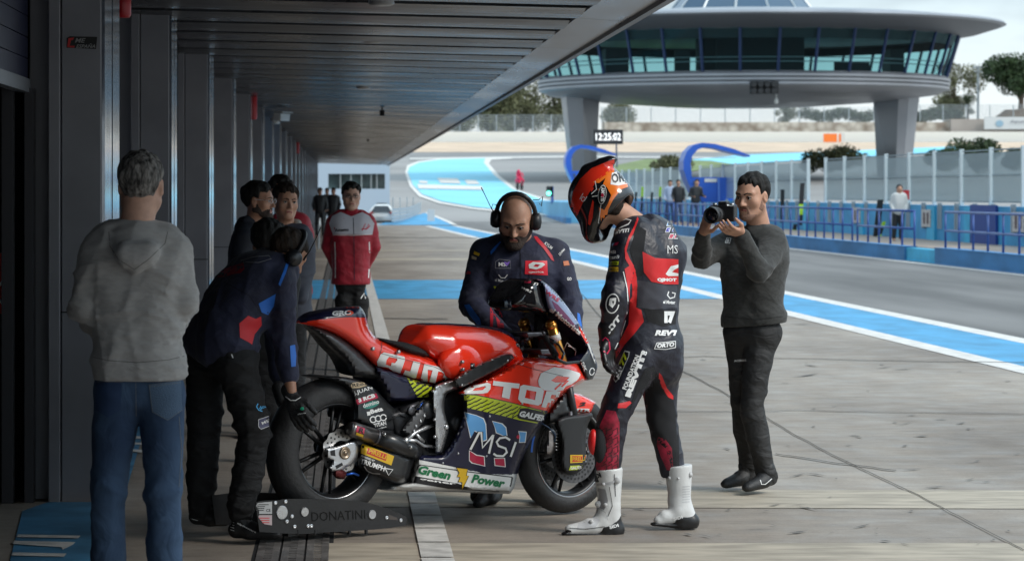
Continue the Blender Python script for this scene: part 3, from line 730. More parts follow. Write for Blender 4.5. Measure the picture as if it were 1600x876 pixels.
# curved blue shelters
SHB = mat('shelter_blue', (.02, .10, .48), .35, var=.1, vscale=1); SHG = mat('shelter_edge', (.05, .07, .12), .4)
def shelter(sc, ox, oy, s, lab):
    Y = F / s; f = lambda x, y: PY(ox + x * sc, oy + y * sc, Y)
    t = thing('pit_shelter', f(30, 100), lab, 'shelter', 'curved blue shelters on the pit wall')
    outer = [(104, 20), (80, 10), (50, 2), (30, 0), (15, 4), (5, 14), (0, 28), (0, 42), (6, 60), (15, 78), (24, 92)]
    inner = [(104, 22), (80, 17), (50, 9), (32, 7), (22, 11), (14, 20), (11, 32), (13, 52), (15, 60), (22, 76), (28, 92)]
    V = [f(*p) for p in outer + inner]; n = len(outer); D = Vector((0, 1.6, 0))
    V2 = V + [v + D for v in V]; m_ = len(V); Fc = []
    for i in range(n - 1):
        Fc += [(i, n + i, n + i + 1, i + 1), (m_ + i, m_ + i + 1, m_ + n + i + 1, m_ + n + i), (i, i + 1, m_ + i + 1, m_ + i), (n + i, m_ + n + i, m_ + n + i + 1, n + i + 1)]
    mesh('arch', V2, Fc, SHB, t)
    MB().prism([f(13, 54), f(80, 54), f(80, 93), f(27, 93)], (0, .08, 0)).build('panel', SHB, t)
    MB().prism([f(33, 56), f(52, 56), f(52, 61.5), f(33, 61.5)], (0, -.02, 0)).build('badge', WPL, t)
    MB().prism([f(53, 54), f(56, 54), f(57, 93), f(54, 93)], (0, -.05, 0)).build('rib', mat('shelter_rib', (.1, .22, .62), .4), t)
    MB().tube([f(30, 92), f(30, 118)], .05, 6).build('support', RAIL, t)
    MB().prism([f(15, 60), f(24, 92), f(28, 92), f(19, 60)], (0, -.04, 0)).build('edge_seal', SHG, t)
shelter(1.0, 1068, 223, 40, 'large curved blue shelter beside the photographer, with blue panel'); shelter(.76, 884, 226, 29, 'smaller curved blue shelter just left of the orange helmet')
# clock
t = thing('clock_board', PY(950, 262, 165), 'black digital clock board showing 12:25:02 on a thin post', 'clock'); s_ = F / 165
MB().prism([P(927, 225.5, s_), P(973.5, 225.5, s_), P(973.5, 202.5, s_), P(927, 202.5, s_)], (0, .25, 0)).build('board', mat('clock_black', (.02, .02, .022), .5), t)
MB().tube([P(963, 225, s_), P(964, 262, s_)], .05, 6).build('post', SHG, t)
flattext('12:25:02', (931, 219.5), (970, 219.5), 11.5, s_, mat('clock_digits', (.9, .9, .9), .5, emit=(1, 1, 1), estr=.7), t, .03, bold=.01)
# traffic light at pit exit
t = thing('traffic_light', PY(860, 330, 150), 'small traffic light glowing green at the pit exit', 'traffic light')
MB().prism([PY(854, 307, 150), PY(864, 307, 150), PY(864, 291, 150), PY(854, 291, 150)], (0, .2, 0)).build('head', BLKM, t)
MB().lathe(PY(857.5, 302, 149.95), (0, -1, 0), [(0, 0.02), (.12, .02), (.12, -.03)], 14).build('green_lamp', mat('lamp_green', (.1, .9, .6), .4, emit=(.15, 1, .7), estr=2.0), t)
MB().prism([PY(861, 318, 150), PY(865, 318, 150), PY(865, 291, 150), PY(861, 291, 150)], (0, .1, 0)).build('post', RAIL, t)
# ================================================================== control tower
TW = thing('control_tower', (34.4, 250, 2.6), 'huge saucer shaped control tower on two legs above the start straight', 'tower')
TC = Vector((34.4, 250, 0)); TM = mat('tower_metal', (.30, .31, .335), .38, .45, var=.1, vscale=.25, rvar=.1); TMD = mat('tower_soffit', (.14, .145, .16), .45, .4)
def lathe(prof, n, name, m, sm=True): return autosmooth(MB().lathe(TC, (0, 0, 1), prof, n).build(name, m, TW), 25) if sm else MB().lathe(TC, (0, 0, 1), prof, n).build(name, m, TW)
lathe([(22.0, 15.6), (22.4, 15.75), (22.2, 15.95), (18, 16.4), (13, 16.75), (7, 17.0), (0, 17.05)], 96, 'roof', TM)
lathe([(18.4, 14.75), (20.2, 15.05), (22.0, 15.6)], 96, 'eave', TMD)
lathe([(0, 8.75), (6, 8.9), (12, 9.3), (16.6, 9.85), (17.3, 10.15)], 96, 'underside', TM)
pr = [(17.3, 10.15)]
for k in range(3): z = 10.2 + k * .33; pr += [(17.35 + .04 * k, z), (17.65 + .04 * k, z + .04), (17.65 + .04 * k, z + .26), (17.35 + .04 * k, z + .3)]
pr += [(17.5, 11.25), (17.4, 11.35)]; lathe(pr, 96, 'band', TM, False)
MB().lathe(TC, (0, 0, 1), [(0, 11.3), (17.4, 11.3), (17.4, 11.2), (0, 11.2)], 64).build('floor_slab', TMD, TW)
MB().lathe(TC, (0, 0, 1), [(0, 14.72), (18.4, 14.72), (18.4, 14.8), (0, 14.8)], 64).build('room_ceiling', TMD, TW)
MB().lathe(TC, (0, 0, 1), [(4, 11.3), (4, 14.7)], 32).box((34.4 + 1, 246, 13), (7.5, .5, 3.4)).box((34.4 - 6, 243, 12.4), (1.3, .4, 2.1)).box((34.4 + 9, 247, 12), (3, .4, 1.4)).box((34.4 - 11, 250, 12.6), (2, 4, 2.6)).box((34.4 + 13.5, 252, 12.6), (1.2, 4, 2.6)).build('inner_core', mat('core_dark', (.05, .055, .07), .6), TW)
def glassm():
    m = bpy.data.materials.new('tower_glass'); m.use_nodes = True; nt = m.node_tree; b = nt.nodes['Principled BSDF']; L = nt.links.new
    b.inputs['Base Color'].default_value = (.01, .03, .035, 1); b.inputs['Roughness'].default_value = .06
    tr = _n(nt, 'ShaderNodeBsdfTransparent'); tr.inputs[0].default_value = (.62, .88, .90, 1); mx = _n(nt, 'ShaderNodeMixShader'); mx.inputs[0].default_value = .18
    L(tr.outputs[0], mx.inputs[1]); L(b.outputs[0], mx.inputs[2]); L(mx.outputs[0], nt.nodes['Material Output'].inputs[0]); return m
TG = glassm(); MUL = mat('mullion_navy', (.01, .03, .10), .5); N = 36
for i in range(N):
    a0 = 2 * math.pi * i / N + .03; a1 = a0 + 2 * math.pi / N
    q = lambda a, r, z: TC + Vector((math.cos(a) * r, math.sin(a) * r, z))
    mesh('window', [q(a0, 17.4, 11.35), q(a1, 17.4, 11.35), q(a1, 18.45, 14.75), q(a0, 18.45, 14.75)], [(0, 1, 2, 3)], TG, TW)
    MB().tube([q(a0, 17.45, 11.3), q(a0, 18.5, 14.8)], .13, 4).build('mullion', MUL, TW)
    # solid spandrel blinds in the upper half of the glass, as seen from below
mb = MB().lathe(TC, (0, 0, 1), [(17.9, 13.95), (18.25, 14.72)], 72); mb.build('sun_blind', mat('blind_dark', (.02, .024, .03), .5), TW)
for z in (12.1, 12.45): MB().tube([TC + Vector((math.cos(t_) * 17.0, math.sin(t_) * 17.0, z)) for t_ in [math.pi + math.pi * k / 24 for k in range(25)]], .04, 5).build('handrail', BRK, TW)
for i in range(14):
    a0 = 2 * math.pi * i / 14; a1 = a0 + 2 * math.pi / 14; q = lambda a, r, z: TC + Vector((math.cos(a) * r, math.sin(a) * r, z))
    mesh('dome_window', [q(a0, 6.4, 17.0), q(a1, 6.4, 17.0), q(a1, 4.6, 19.2), q(a0, 4.6, 19.2)], [(0, 1, 2, 3)], mat('dome_glass', (.05, .10, .16), .08), TW)
    MB().tube([q(a0, 6.45, 16.95), q(a0, 4.6, 19.25)], .11, 4).build('dome_rib', BRK, TW)
lathe([(4.7, 19.1), (0, 19.6)], 24, 'dome_cap', TM)
def leg(xl0, xr0, xl1, xr1, y0, y1, seam, lab=None):
    """tapering faceted leg between two pixel rows"""
    s = 18.; Y = 250; 
    top = [PY(xl0, y0, Y + 1), PY(seam, y0, Y - 2), PY((seam + xr0) / 2, y0, Y - 2), PY(xr0, y0, Y), PY(xr0, y0, Y + 3), PY(xl0, y0, Y + 3)]
    sb = xl1 + (seam - xl0) / (xr0 - xl0) * (xr1 - xl1)
    bot = [PY(xl1, y1, Y + 1), PY(sb, y1, Y - 1.5), PY((sb + xr1) / 2, y1, Y - 1.5), PY(xr1, y1, Y), PY(xr1, y1, Y + 3), PY(xl1, y1, Y + 3)]
    mesh('leg', top + bot, [(i, (i + 1) % 6, 6 + (i + 1) % 6, 6 + i) for i in range(6)] + [tuple(range(6))[::-1], tuple(range(6, 12))], TM, TW)
leg(876, 937, 893, 930, 146, 300, 884); leg(1364, 1437, 1372, 1420, 148, 300, 1404)
mb = MB()
for i in range(4):
    for j in range(2): mb.lathe(PY(1178 + i * 10.5, 132 + j * 10, 231.5), (0, -1, 0), [(0, .1), (.22, .1), (.27, 0), (.27, -.3)], 12)
mb.box(PY(1194, 137, 232.3), (2.3, .3, 1.0)); t = thing('speaker_cluster', PY(1194, 147, 232), 'dark cluster of round loudspeakers under the tower windows', 'loudspeakers'); mb.build('speakers', BLKM, t)
t = thing('dome_camera', PY(1213, 163, 234), 'small white dome camera under the control tower', 'camera'); MB().lathe(PY(1213, 163, 234), (0, 0, 1), [(0, 0), (.15, .08), (.18, .3), (.05, .5), (.03, .9)], 12).build('dome', WPL, t, True)
# ================================================================== far banks, walls, fences, trees
bk = thing('barrier_wall', (20, 462, 9.3), 'long cream white barrier wall along the far gravel trap', 'wall')
mb = MB()
for k in range(6): mb.box2((-80, 461 + .02 * k, 9.3 + k * .3), (260, 461.4 + .02 * k, 9.3 + k * .3 + .27))
mb.box2((-80, 461.1, 9.2), (260, 461.6, 11.05)); mb.build('barrier', mat('cream_wall', (.80, .77, .70), .7), bk)
def stonem():
    m = mat('stone_masonry', (.42, .36, .29), .9); nt = m.node_tree; b = nt.nodes['Principled BSDF']; L = nt.links.new
    tc = _n(nt, 'ShaderNodeTexCoord'); v = _n(nt, 'ShaderNodeTexVoronoi'); v.inputs['Scale'].default_value = .75; L(tc.outputs['Object'], v.inputs['Vector'])
    r = _n(nt, 'ShaderNodeValToRGB'); r.color_ramp.elements[0].color = (.62, .55, .46, 1); r.color_ramp.elements[1].color = (.27, .21, .16, 1); r.color_ramp.elements[0].position = .2; r.color_ramp.elements[1].position = .9
    L(v.outputs['Distance'], r.inputs[0]); L(r.outputs[0], b.inputs['Base Color']); return m
sw = thing('stone_wall', (80, 480, 9.5), 'rough stone retaining wall above the cream barrier', 'wall')
def pxbox(mb, x0, y0, x1, y1, Y, th): return mb.prism([PY(x0, y1, Y), PY(x1, y1, Y), PY(x1, y0, Y), PY(x0, y0, Y)], (0, th, 0))
pxbox(MB(), 945, 191, 1488, 212, 480, 6).build('masonry', stonem(), sw)
pxbox(MB(), 1486, 186, 1700, 212, 479, 6).build('plain_section', mat('render_wall', (.38, .33, .29), .8, var=.1, vscale=.3), sw)
t = thing('banner_board', PY(1570, 205, 478), 'white advertising banner with a pale blue logo on the far wall', 'banner')
pxbox(MB(), 1538, 183, 1680, 202, 478, .3).build('board', mat('banner_white', (.66, .66, .64), .6), t)
mesh('logo', [PY(x, y, 477.9) for x, y in ellipse(1562, 193, 6, 5)], [list(range(24))], mat('logo_blue', (.30, .45, .55), .6), t)
flattext('Ayuntamiento', (1578, 193), (1640, 193), 5, F / 477.9, mat('logo_grey', (.2, .2, .24), .6), t, 0.1)
t = thing('orange_board', PY(1297, 222, 455), 'small orange marshal board on the far barrier', 'board'); pxbox(MB(), 1287, 209, 1308, 222, 455, .3).build('board', mat('orange_board', (.85, .20, .03), .6), t)
t = thing('marshal_post', PY(1315, 222, 455), 'small white and orange marker beside the orange board', 'marker'); pxbox(MB(), 1311, 209, 1314, 222, 455, .3).build('orange_post', mat('orange_board', (.85, .20, .03), .6), t); pxbox(MB(), 1314.5, 208, 1320, 222, 455, .3).build('white_post', WPL, t)
def wire_fence(x0, x1, y0, y1, Y, n, lab):
    t = thing('wire_fence', PY(x0, y1, Y), lab, 'fence'); mb = MB(); s = F / Y
    for i in range(n + 1): x = x0 + (x1 - x0) * i / n; MB().tube([PY(x, y1, Y), PY(x, y0, Y)], .09, 5).build('post', BRK, t)
    for k in range(7): y = y0 + (y1 - y0) * k / 7; mb.tube([PY(x0, y, Y), PY(x1, y, Y)], .03, 4)
    for i in range(int((x1 - x0) / 2.2)): x = x0 + i * 2.2; mb.tube([PY(x, y1, Y), PY(x, y0, Y)], .02, 3)
    mb.build('wire_mesh', BRK, t)
wire_fence(690, 890, 180, 208, 466, 7, 'wire fence before the trees, left of the tower leg'); wire_fence(940, 1365, 168, 192, 482, 11, 'wire fence on top of the stone wall under the tower'); wire_fence(1437, 1620, 164, 190, 482, 5, 'wire fence above the wall right of the tower leg')
LEAF1 = mat('foliage_olive', (.115, .12, .055), .7, var=.45, vscale=.6, lo=.3, hi=.7); LEAF2 = mat('foliage_dark', (.035, .06, .018), .7, var=.4, vscale=.8); LEAF3 = mat('foliage_pine', (.028, .055, .015), .7, var=.4, vscale=.8); BARK = mat('bark', (.12, .09, .07), .9)
def leaves(cl, n, sz, seed):
    r = np.random.RandomState(seed); V = []; wts = np.array([c[1] * c[2] * c[3] for c in cl]); wts = wts / wts.sum()
    ids = r.choice(len(cl), n, p=wts); C = np.array([list(c[0]) for c in cl])[ids]; R = np.array([c[1:4] for c in cl])[ids]
    d = r.randn(n, 3); d /= np.linalg.norm(d, axis=1)[:, None]; rad = r.rand(n) ** .45
    p = C + d * R * rad[:, None]; a = r.randn(n, 3); a /= np.linalg.norm(a, axis=1)[:, None]; b = np.cross(a, r.randn(n, 3)); b /= np.linalg.norm(b, axis=1)[:, None]
    s = (sz * (.6 + .8 * r.rand(n)))[:, None]; V = np.stack([p - a * s, p + b * s * .5, p + a * s, p - b * s * .5], 1).reshape(-1, 3)
    return V, np.arange(4 * n).reshape(-1, 4)
def tree(x, ybase, ytop, wpx, Y, m, lab, seed, n=2600, trunk=True, kind='spread', grp=None, cat='tree', nm='tree', crown0=.35):
    r = random.Random(seed); s = F / Y; H_ = (ybase - ytop) / s; W = wpx / s; base = PY(x, ybase, Y)
    t = thing(nm, base, lab, cat, grp); cl = []
    k = 16 if trunk else 12
    for i in range(k):
        if kind == 'flat': z = H_ * r.uniform(.7, .95); rr = W * .5 * r.uniform(.1, .8)
        elif trunk: z = H_ * r.uniform(crown0, .93); rr = W * .5 * r.uniform(0, .85) * (1 - abs(z / H_ - .62) * .9)
        else: z = H_ * r.uniform(.1, .7); rr = W * .5 * r.uniform(0, .9)
        a = r.uniform(0, 6.28); q = W * r.uniform(.15, .27); cl.append((base + Vector((math.cos(a) * rr, math.sin(a) * rr * .7, z)), q, q, q * (.5 if kind == 'flat' else .8)))
    V, Fq = leaves(cl, int(n * 1.7), W * .019 + .05, seed); mesh('crown' if trunk else 'foliage', V, Fq, m, t)
    if trunk:
        mb = MB(); mb.tube([base - Vector((0, 0, .5)), base + Vector((.02 * W, 0, H_ * .4)), base + Vector((0, 0, H_ * .75))], [W * .035 + .1, W * .025 + .05, W * .012], 7)
        for c in cl[:8]: st_ = base + Vector((0, 0, H_ * r.uniform(.25, .5))); mb.tube([st_, (st_ + c[0]) / 2 + Vector((0, 0, H_ * .03)), c[0]], [W * .016, W * .012, W * .006], 5)
        mb.build('trunk', BARK, t)
for i, (x, yb, yt, wp, m, lab) in enumerate([(765, 209, 132, 130, LEAF1, 'dense olive green tree beside the canopy edge, behind the far fence'), (822, 209, 124, 88, LEAF1, 'airy tree in the middle between canopy and tower leg'), (866, 209, 128, 84, LEAF1, 'ragged tree touching the left tower leg'), (722, 209, 158, 80, LEAF1, 'low tree just above the canopy edge'),
        (795, 209, 150, 60, LEAF2, 'small dark tree between two taller ones'), (966, 196, 164, 80, LEAF1, 'thin pale tree just right of the left tower leg'), (1228, 196, 164, 34, LEAF1, 'small lone tree seen below the middle of the tower')]):
    tree(x, yb, yt, wp, 500 + i * 7, m, lab, 11 + i, n=3200, crown0=.18)
tree(1490, 192, 96, 88, 500, LEAF1, 'tall loose tree right beside the tower', 31, n=3400, crown0=.15); tree(1512, 192, 146, 36, 505, LEAF2, 'small dark tree right of the tall loose tree', 35, n=1200)
tree(1594, 180, 88, 120, 490, LEAF3, 'umbrella pine on a mound at the right edge', 33, n=5200, kind='spread', crown0=.5)
for x0, x1, lab, sd_ in ((1255, 1362, 'clipped dark hedge under the tower, left of the right leg', 41), (1434, 1504, 'clipped dark hedge right of the right tower leg', 42)):
    t = thing('hedge', PY(x0, 190, 492), lab, 'hedge'); cl = [(PY(x, 180 + 3 * math.sin(x), 492), 1.3, 1.3, 1.1) for x in range(x0, x1, 7)]; V, Fq = leaves(cl, 3800, .22, sd_); mesh('foliage', V, Fq, LEAF2, t)
for i, (x, yb, yt, wp, Y, lab) in enumerate([(1318, 262, 231, 80, 250, 'broad dark bush behind the panel fence, left of the right tower leg'), (1288, 262, 239, 70, 252, 'low bush next to the broad dark bush'), (1530, 262, 214, 90, 200, 'bush behind the fence near the right edge'), (1480, 262, 232, 60, 205, 'small reddish green bush right of the right tower leg'), (1052, 262, 247, 60, 230, 'low bush seen under the curved shelter'), (1590, 262, 222, 50, 200, 'bush at the right edge behind the fence')]):
    tree(x, yb, yt, wp, Y, LEAF1 if i in (0, 4) else LEAF2, lab, 50 + i, n=2200, trunk=False, cat='bush', nm='bush')
mound = ground = mesh('hill', [PY(1545, 190, 488), PY(1570, 172, 489), PY(1620, 168, 490), PY(1720, 166, 490), PY(1800, 190, 490), PY(1545, 190, 540), PY(1570, 172, 520), PY(1620, 168, 520), PY(1720, 166, 520), PY(1800, 190, 540)],
    [(0, 1, 6, 5), (1, 2, 7, 6), (2, 3, 8, 7), (3, 4, 9, 8), (4, 3, 2, 1, 0)], mat('mound_soil', (.16, .11, .07), .9, var=.3, vscale=.4)); mound['kind'] = 'structure'
t = thing('light_mast', PY(1528, 190, 495), 'slender lattice floodlight mast right of the tower', 'mast')
MB().tube([PY(1528, 192, 495), PY(1528.5, 103, 495)], .22, 6).build('mast', BRK, t); MB().box(PY(1528.5, 105, 494.8), (1.7, .3, .35)).box(PY(1528.5, 112, 494.8), (1.3, .3, .25)).build('lamp_head', BRK, t)
# steel barriers, bollard and car at the far end
t = thing('guardrail', G(620, 352), 'wavy stacked steel guardrail beside the white car', 'guardrail')
for k in range(4):
    mb = MB(); pts = [(612, 326), (628, 325), (640, 323), (650, 319), (658, 315)]; V = []
    for j, (x, y) in enumerate(pts): Y = 136 + j * 5; V += [PY(x, y + k * 5.6 * (1 - j * .08), Y), PY(x, y + 4 + k * 5.6 * (1 - j * .08), Y)]
    mesh('rail', V + [v + Vector((0, .1, 0)) for v in V], [(2 * j, 2 * j + 2, 2 * j + 3, 2 * j + 1) for j in range(4)] + [(10 + 2 * j, 10 + 2 * j + 1, 10 + 2 * j + 3, 10 + 2 * j + 2) for j in range(4)] + [(2 * j, 10 + 2 * j, 10 + 2 * j + 2, 2 * j + 2) for j in range(4)], BRK, t)
for j, x in enumerate((614, 625, 636, 646)): MB().tube([PY(x, 308, 140 + j * 4), PY(x, 346, 140 + j * 4)], .03, 5).build('post', BRK, t)
t = thing('white_block', PY(674, 345, 138), 'small white plastic bollard at the pit exit corner', 'bollard'); o = pxbox(MB(), 669, 328, 678, 344.5, 138, .3).build('body', WPL, t); bevel(o, .03)
# ================================================================== people
SKIN = mat('skin', (.50, .27, .18), .5, var=.10, vscale=25, sss=.12, bump=.08, bscale=180)
SKIN_T = mat('skin_tan', (.40, .205, .13), .5, var=.12, vscale=25, sss=.12, bump=.08, bscale=180)
SKIN_P = mat('skin_pale', (.56, .33, .24), .5, var=.10, vscale=25, sss=.12, bump=.08, bscale=180)
LIP = mat('lip_skin', (.33, .10, .085), .45); LASH = mat('lash_line', (.015, .01, .008), .6); EYEW = mat('eye_white', (.55, .5, .47), .25); IRIS = mat('iris_brown', (.025, .012, .006), .15)
HAIR_B = mat('hair_black', (.010, .009, .008), .7, spec=.25, var=.5, vscale=60, bump=.6, bscale=90, stretch=(1, 1, .3)); HAIR_DB = mat('hair_dark_brown', (.020, .013, .009), .7, spec=.25, var=.5, vscale=60, bump=.6, bscale=90, stretch=(1, 1, .3))
HAIR_G = mat('hair_grey', (.05, .046, .042), .75, var=.6, vscale=70, bump=.8, bscale=100, stretch=(1, 1, .35), col2=(.24, .225, .21)); BEARD = mat('beard_dark', (.04, .024, .017), .7, var=.4, vscale=150, bump=.7, bscale=180)
STUB = mat('beard_stubble', (.235, .125, .085), .7, var=.25, vscale=150, bump=.3, bscale=200)
def frame(fwd, up=(0, 0, 1)):
    f = Vector(fwd).normalized(); u = Vector(up); u = (u - f * u.dot(f)).normalized(); r = f.cross(u)   # r = the person's right
    return r, f, u
def V3(*a): return Vector(a)
def head_sdf(S, c, R, sc=1.0, ears=True):
    r, f, u = R; c = Vector(c); L = lambda x, y, z: c + (r * x + f * y + u * z) * sc
    ax = (r, f, u); E = lambda p, q, k=.015, sub=False: S.ell(L(*p), [v * sc for v in q], ax, k * sc, sub)
    C = lambda a, b, ra, rb=None, k=.012, sub=False: S.cap(L(*a), L(*b), ra * sc, (rb if rb else ra) * sc, k * sc, sub=sub)
    E((0, -.018, .035), (.074, .095, .083), .02); E((0, .025, -.01), (.064, .066, .092), .03)
    for s in (-1, 1):
        C((.052 * s, .0, -.055), (.02 * s, .066, -.096), .022, .019, .03); E((.045 * s, .055, -.022), (.022, .022, .022), .025)
        C((.045 * s, .07, .027), (.014 * s, .083, .020), .010, .011, .015)
    E((0, .076, -.1), (.021, .018, .016), .02)
    for s in (-1, 1): E((.031 * s, .096, .004), (.020, .016, .013), .012, True)
    C((0, .083, .014), (0, .108, -.03), .007, .0115, .012)
    for s in (-1, 1):
        E((.012 * s, .096, -.034), (.009, .010, .008), .008); E((.031 * s, .073, .004), (.0155, .0145, .0125), .004)
    C((-.017, .083, -.059), (.017, .083, -.059), .0075, None, .010); C((-.014, .082, -.070), (.014, .082, -.070), .008, None, .010)
    C((-.018, .095, -.0645), (.018, .095, -.0645), .0025, None, .006, True)
    if ears:
        for s in (-1, 1): E((.077 * s, -.008, -.004), (.010, .018, .030), .008); E((.084 * s, -.002, -.002), (.006, .010, .018), .006, True)
    return L
def face_bits(body, c, R, sc, brow=HAIR_DB, eyes=True, lookdown=.0, lips=True):
    r, f, u = R; c = Vector(c); L = lambda x, y, z: c + (r * x + f * y + u * z) * sc
    for s in (-1, 1):
        S = SDF()
        for (a, b, q) in (((.012, .0955, .022), (.030, .0935, .0285), .0040), ((.030, .0935, .0285), (.050, .078, .022), .0030)):
            S.cap(L(a[0] * s, a[1], a[2]), L(b[0] * s, b[1], b[2]), q * sc, q * .7 * sc, .002)
        S.mesh('eyebrow', .0022, brow, body)
        if eyes:
            mb = MB(); mb.lathe(L(.031 * s, .0775, .004 - lookdown * .4), f, [(.0122 * sc, .0), (.0105 * sc, .0055 * sc), (.006 * sc, .0100 * sc), (0, .0118 * sc)], 14)
            e = mb.build('eye', EYEW, body, True)
            MB().lathe(L(.031 * s, .0775, .004 - lookdown), f, [(.0062 * sc, .0098 * sc), (.004 * sc, .0119 * sc), (0, .0128 * sc)], 12).build('iris', IRIS, body, True)
        S = SDF(); S.cap(L(.018 * s, .086, .0075 - lookdown * .6), L(.031 * s, .0925, .0115 - lookdown * .8), .0026 * sc, None, .001); S.cap(L(.031 * s, .0925, .0115 - lookdown * .8), L(.046 * s, .083, .007 - lookdown * .6), .0026 * sc, None, .001); S.mesh('eyelash', .0018, LASH, body)
    if lips:
        S = SDF(); S.cap(L(-.019, .0855, -.0615), L(0, .0925, -.0595), .0042 * sc, None, .003); S.cap(L(.019, .0855, -.0615), L(0, .0925, -.0595), .0042 * sc, None, .003)
        S.cap(L(-.015, .0845, -.069), L(.015, .0845, -.069), .0062 * sc, None, .003); S.mesh('lips', .0025, LIP, body)
def hair(body, c, R, sc, m, style='short', h=.004):
    r, f, u = R; c = Vector(c); L = lambda x, y, z: c + (r * x + f * y + u * z) * sc; ax = (r, f, u)
    S = SDF(); t = {'short': .008, 'curly': .014, 'buzz': .004, 'grey': .009, 'thick': .013}[style]
    S.ell(L(0, -.020, .038), [(.074 + t) * sc, (.096 + t) * sc, (.084 + t) * sc], ax, .01)
    if style in ('curly', 'thick'):
        q = random.Random(4)
        for i in range(60 if style == 'curly' else 34):
            a = q.uniform(0, 6.28); e = q.uniform(.15, 1.4); rr = .085
            S.ell(L(math.cos(a) * math.cos(e) * (rr - .006), -.02 + math.sin(a) * math.cos(e) * (rr + .012), .042 + math.sin(e) * (rr - .006)), [.0165 * sc] * 3, ax, .012)
    C = np.array(c); A = np.array([list(r), list(f), list(u)])
    hl = {'short': (.064, .055), 'curly': (.070, .075), 'buzz': (.06, .05), 'grey': (.05, .05), 'thick': (.066, .06)}[style]
    def clip(X):
        p = (X - C) @ A.T / sc
        # keep above a line running from the forehead, over the ear, down to the nape
        front = hl[0] - p[:, 2] + .006 * np.sin(p[:, 0] * 130) + .004 * np.sin(p[:, 0] * 310 + 1) - .25 * np.abs(p[:, 0])                               # above the hairline
        side = np.where(p[:, 1] > .028, front, np.where(p[:, 1] > -.012, -.028 - p[:, 2], (-.075 - p[:, 2])))
        d = np.where(p[:, 1] > .028, front, side)
        sm = (p[:, 1] - .028); d = np.maximum(side, np.where(p[:, 1] > .028, front, sm * .0 - 1))
        ear = .026 - np.sqrt(((np.abs(p[:, 0]) - .078) ** 2 + (p[:, 1] + .006) ** 2 + (p[:, 2] + .008) ** 2))
        return np.maximum(d, ear) * sc
    f0 = folds(.0032, 60, 3, (1, 1, .5)); fold = lambda X: f0(X) + (t + .003) * sc * np.clip(1 + clip(X) / (.03 * sc), 0, 1)
    return S.mesh('hair', h, m, body, fold=fold, clip=clip)
def beard(body, c, R, sc, m, full=True, t=.004, h=.0035):
    r, f, u = R; c = Vector(c); L = lambda x, y, z: c + (r * x + f * y + u * z) * sc; S = SDF(); ax = (r, f, u)
    for s in (-1, 1):
        S.cap(L(.052 * s, .0, -.055), L(.02 * s, .066, -.096), (.022 + t) * sc, (.019 + t) * sc, .03); S.cap(L(.066 * s, .012, -.005), L(.052 * s, .02, -.055), .006 * sc, (.018) * sc, .012)
        if t > 0: S.cap(L(.024 * s, .080, -.075), L(.02 * s, .088, -.050), .0060 * sc, .004 * sc, .006)
    S.ell(L(0, .076, -.101), [(.024 + t) * sc, (.020 + t) * sc, (.017 + t) * sc], ax, .02)
    if t > 0: S.cap(L(-.02, .0885, -.049), L(.02, .0885, -.049), .0048 * sc, None, .004)
    S.ell(L(0, .025, -.012), [(.0645 + t * .7) * sc, (.0665 + t * .7) * sc, (.093 + t * .7) * sc], ax, .01)
    C = np.array(c); A = np.array([list(r), list(f), list(u)])
    def clip(X):
        p = (X - C) @ A.T / sc; top = p[:, 2] + .040 - np.maximum(0, (.05 - p[:, 1])) * .9
        return top * sc
    f0 = folds(.0012, 80, 5); return S.mesh('beard', h, m, body, fold=lambda X: f0(X) + (max(t, 0) + .002) * np.clip(1 + clip(X) / .02, 0, 1), clip=clip)
def fingers(S, wrist, d, n, side, curls=(.5, .5, .55, .6), thumb=(.5, .3), sc=1.0, g=0.0, k=.005, spread=.04):
    """d = wrist to knuckles, n = palm normal, side = thumb side"""
    w = Vector(wrist); d = Vector(d).normalized(); n = Vector(n); n = (n - d * n.dot(d)).normalized(); s = Vector(side); s = (s - d * s.dot(d) - n * s.dot(n)).normalized()
    S.cap(w, w + d * .03 * sc, (.024 + g) * sc, (.026 + g) * sc, .015, flat=(n, 1.35))
    lens = (.074, .082, .077, .062)
    for i in range(4):
        o = (.030 - .020 * i) * sc; kn = w + d * (.088 - abs(i - 1.2) * .003) * sc + s * o
        S.cap(w + d * .022 * sc + s * o * .7, kn, (.0135 + g) * sc, (.0105 + g) * sc, .012)
        p = kn; ang = spread * (1.5 - i) ; cu = curls[i]; dd = (d * math.cos(ang) + s * math.sin(ang)).normalized(); acc = 0
        for j, fr in enumerate((.45, .30, .25)):
            acc += cu * (1.0, 1.1, .7)[j]; dj = dd * math.cos(acc) + n * math.sin(acc); q = p + dj * lens[i] * fr * sc
            S.cap(p, q, (.0092 - .0008 * j + g) * sc, (.0084 - .0009 * j + g) * sc, k); p = q
    a = w + d * .02 * sc + s * .024 * sc; b = a + (d * .62 + s * .60 + n * thumb[1]) .normalized() * .042 * sc
    S.cap(a, b, (.015 + g) * sc, (.011 + g) * sc, .014); dn = (d * 1.0 + s * .15 + n * thumb[0]).normalized(); c = b + dn * .033 * sc; S.cap(b, c, (.0105 + g) * sc, (.0095 + g) * sc, k); S.cap(c, c + (dn + n * thumb[0] * .5).normalized() * .026 * sc, (.0095 + g) * sc, (.0078 + g) * sc, k)
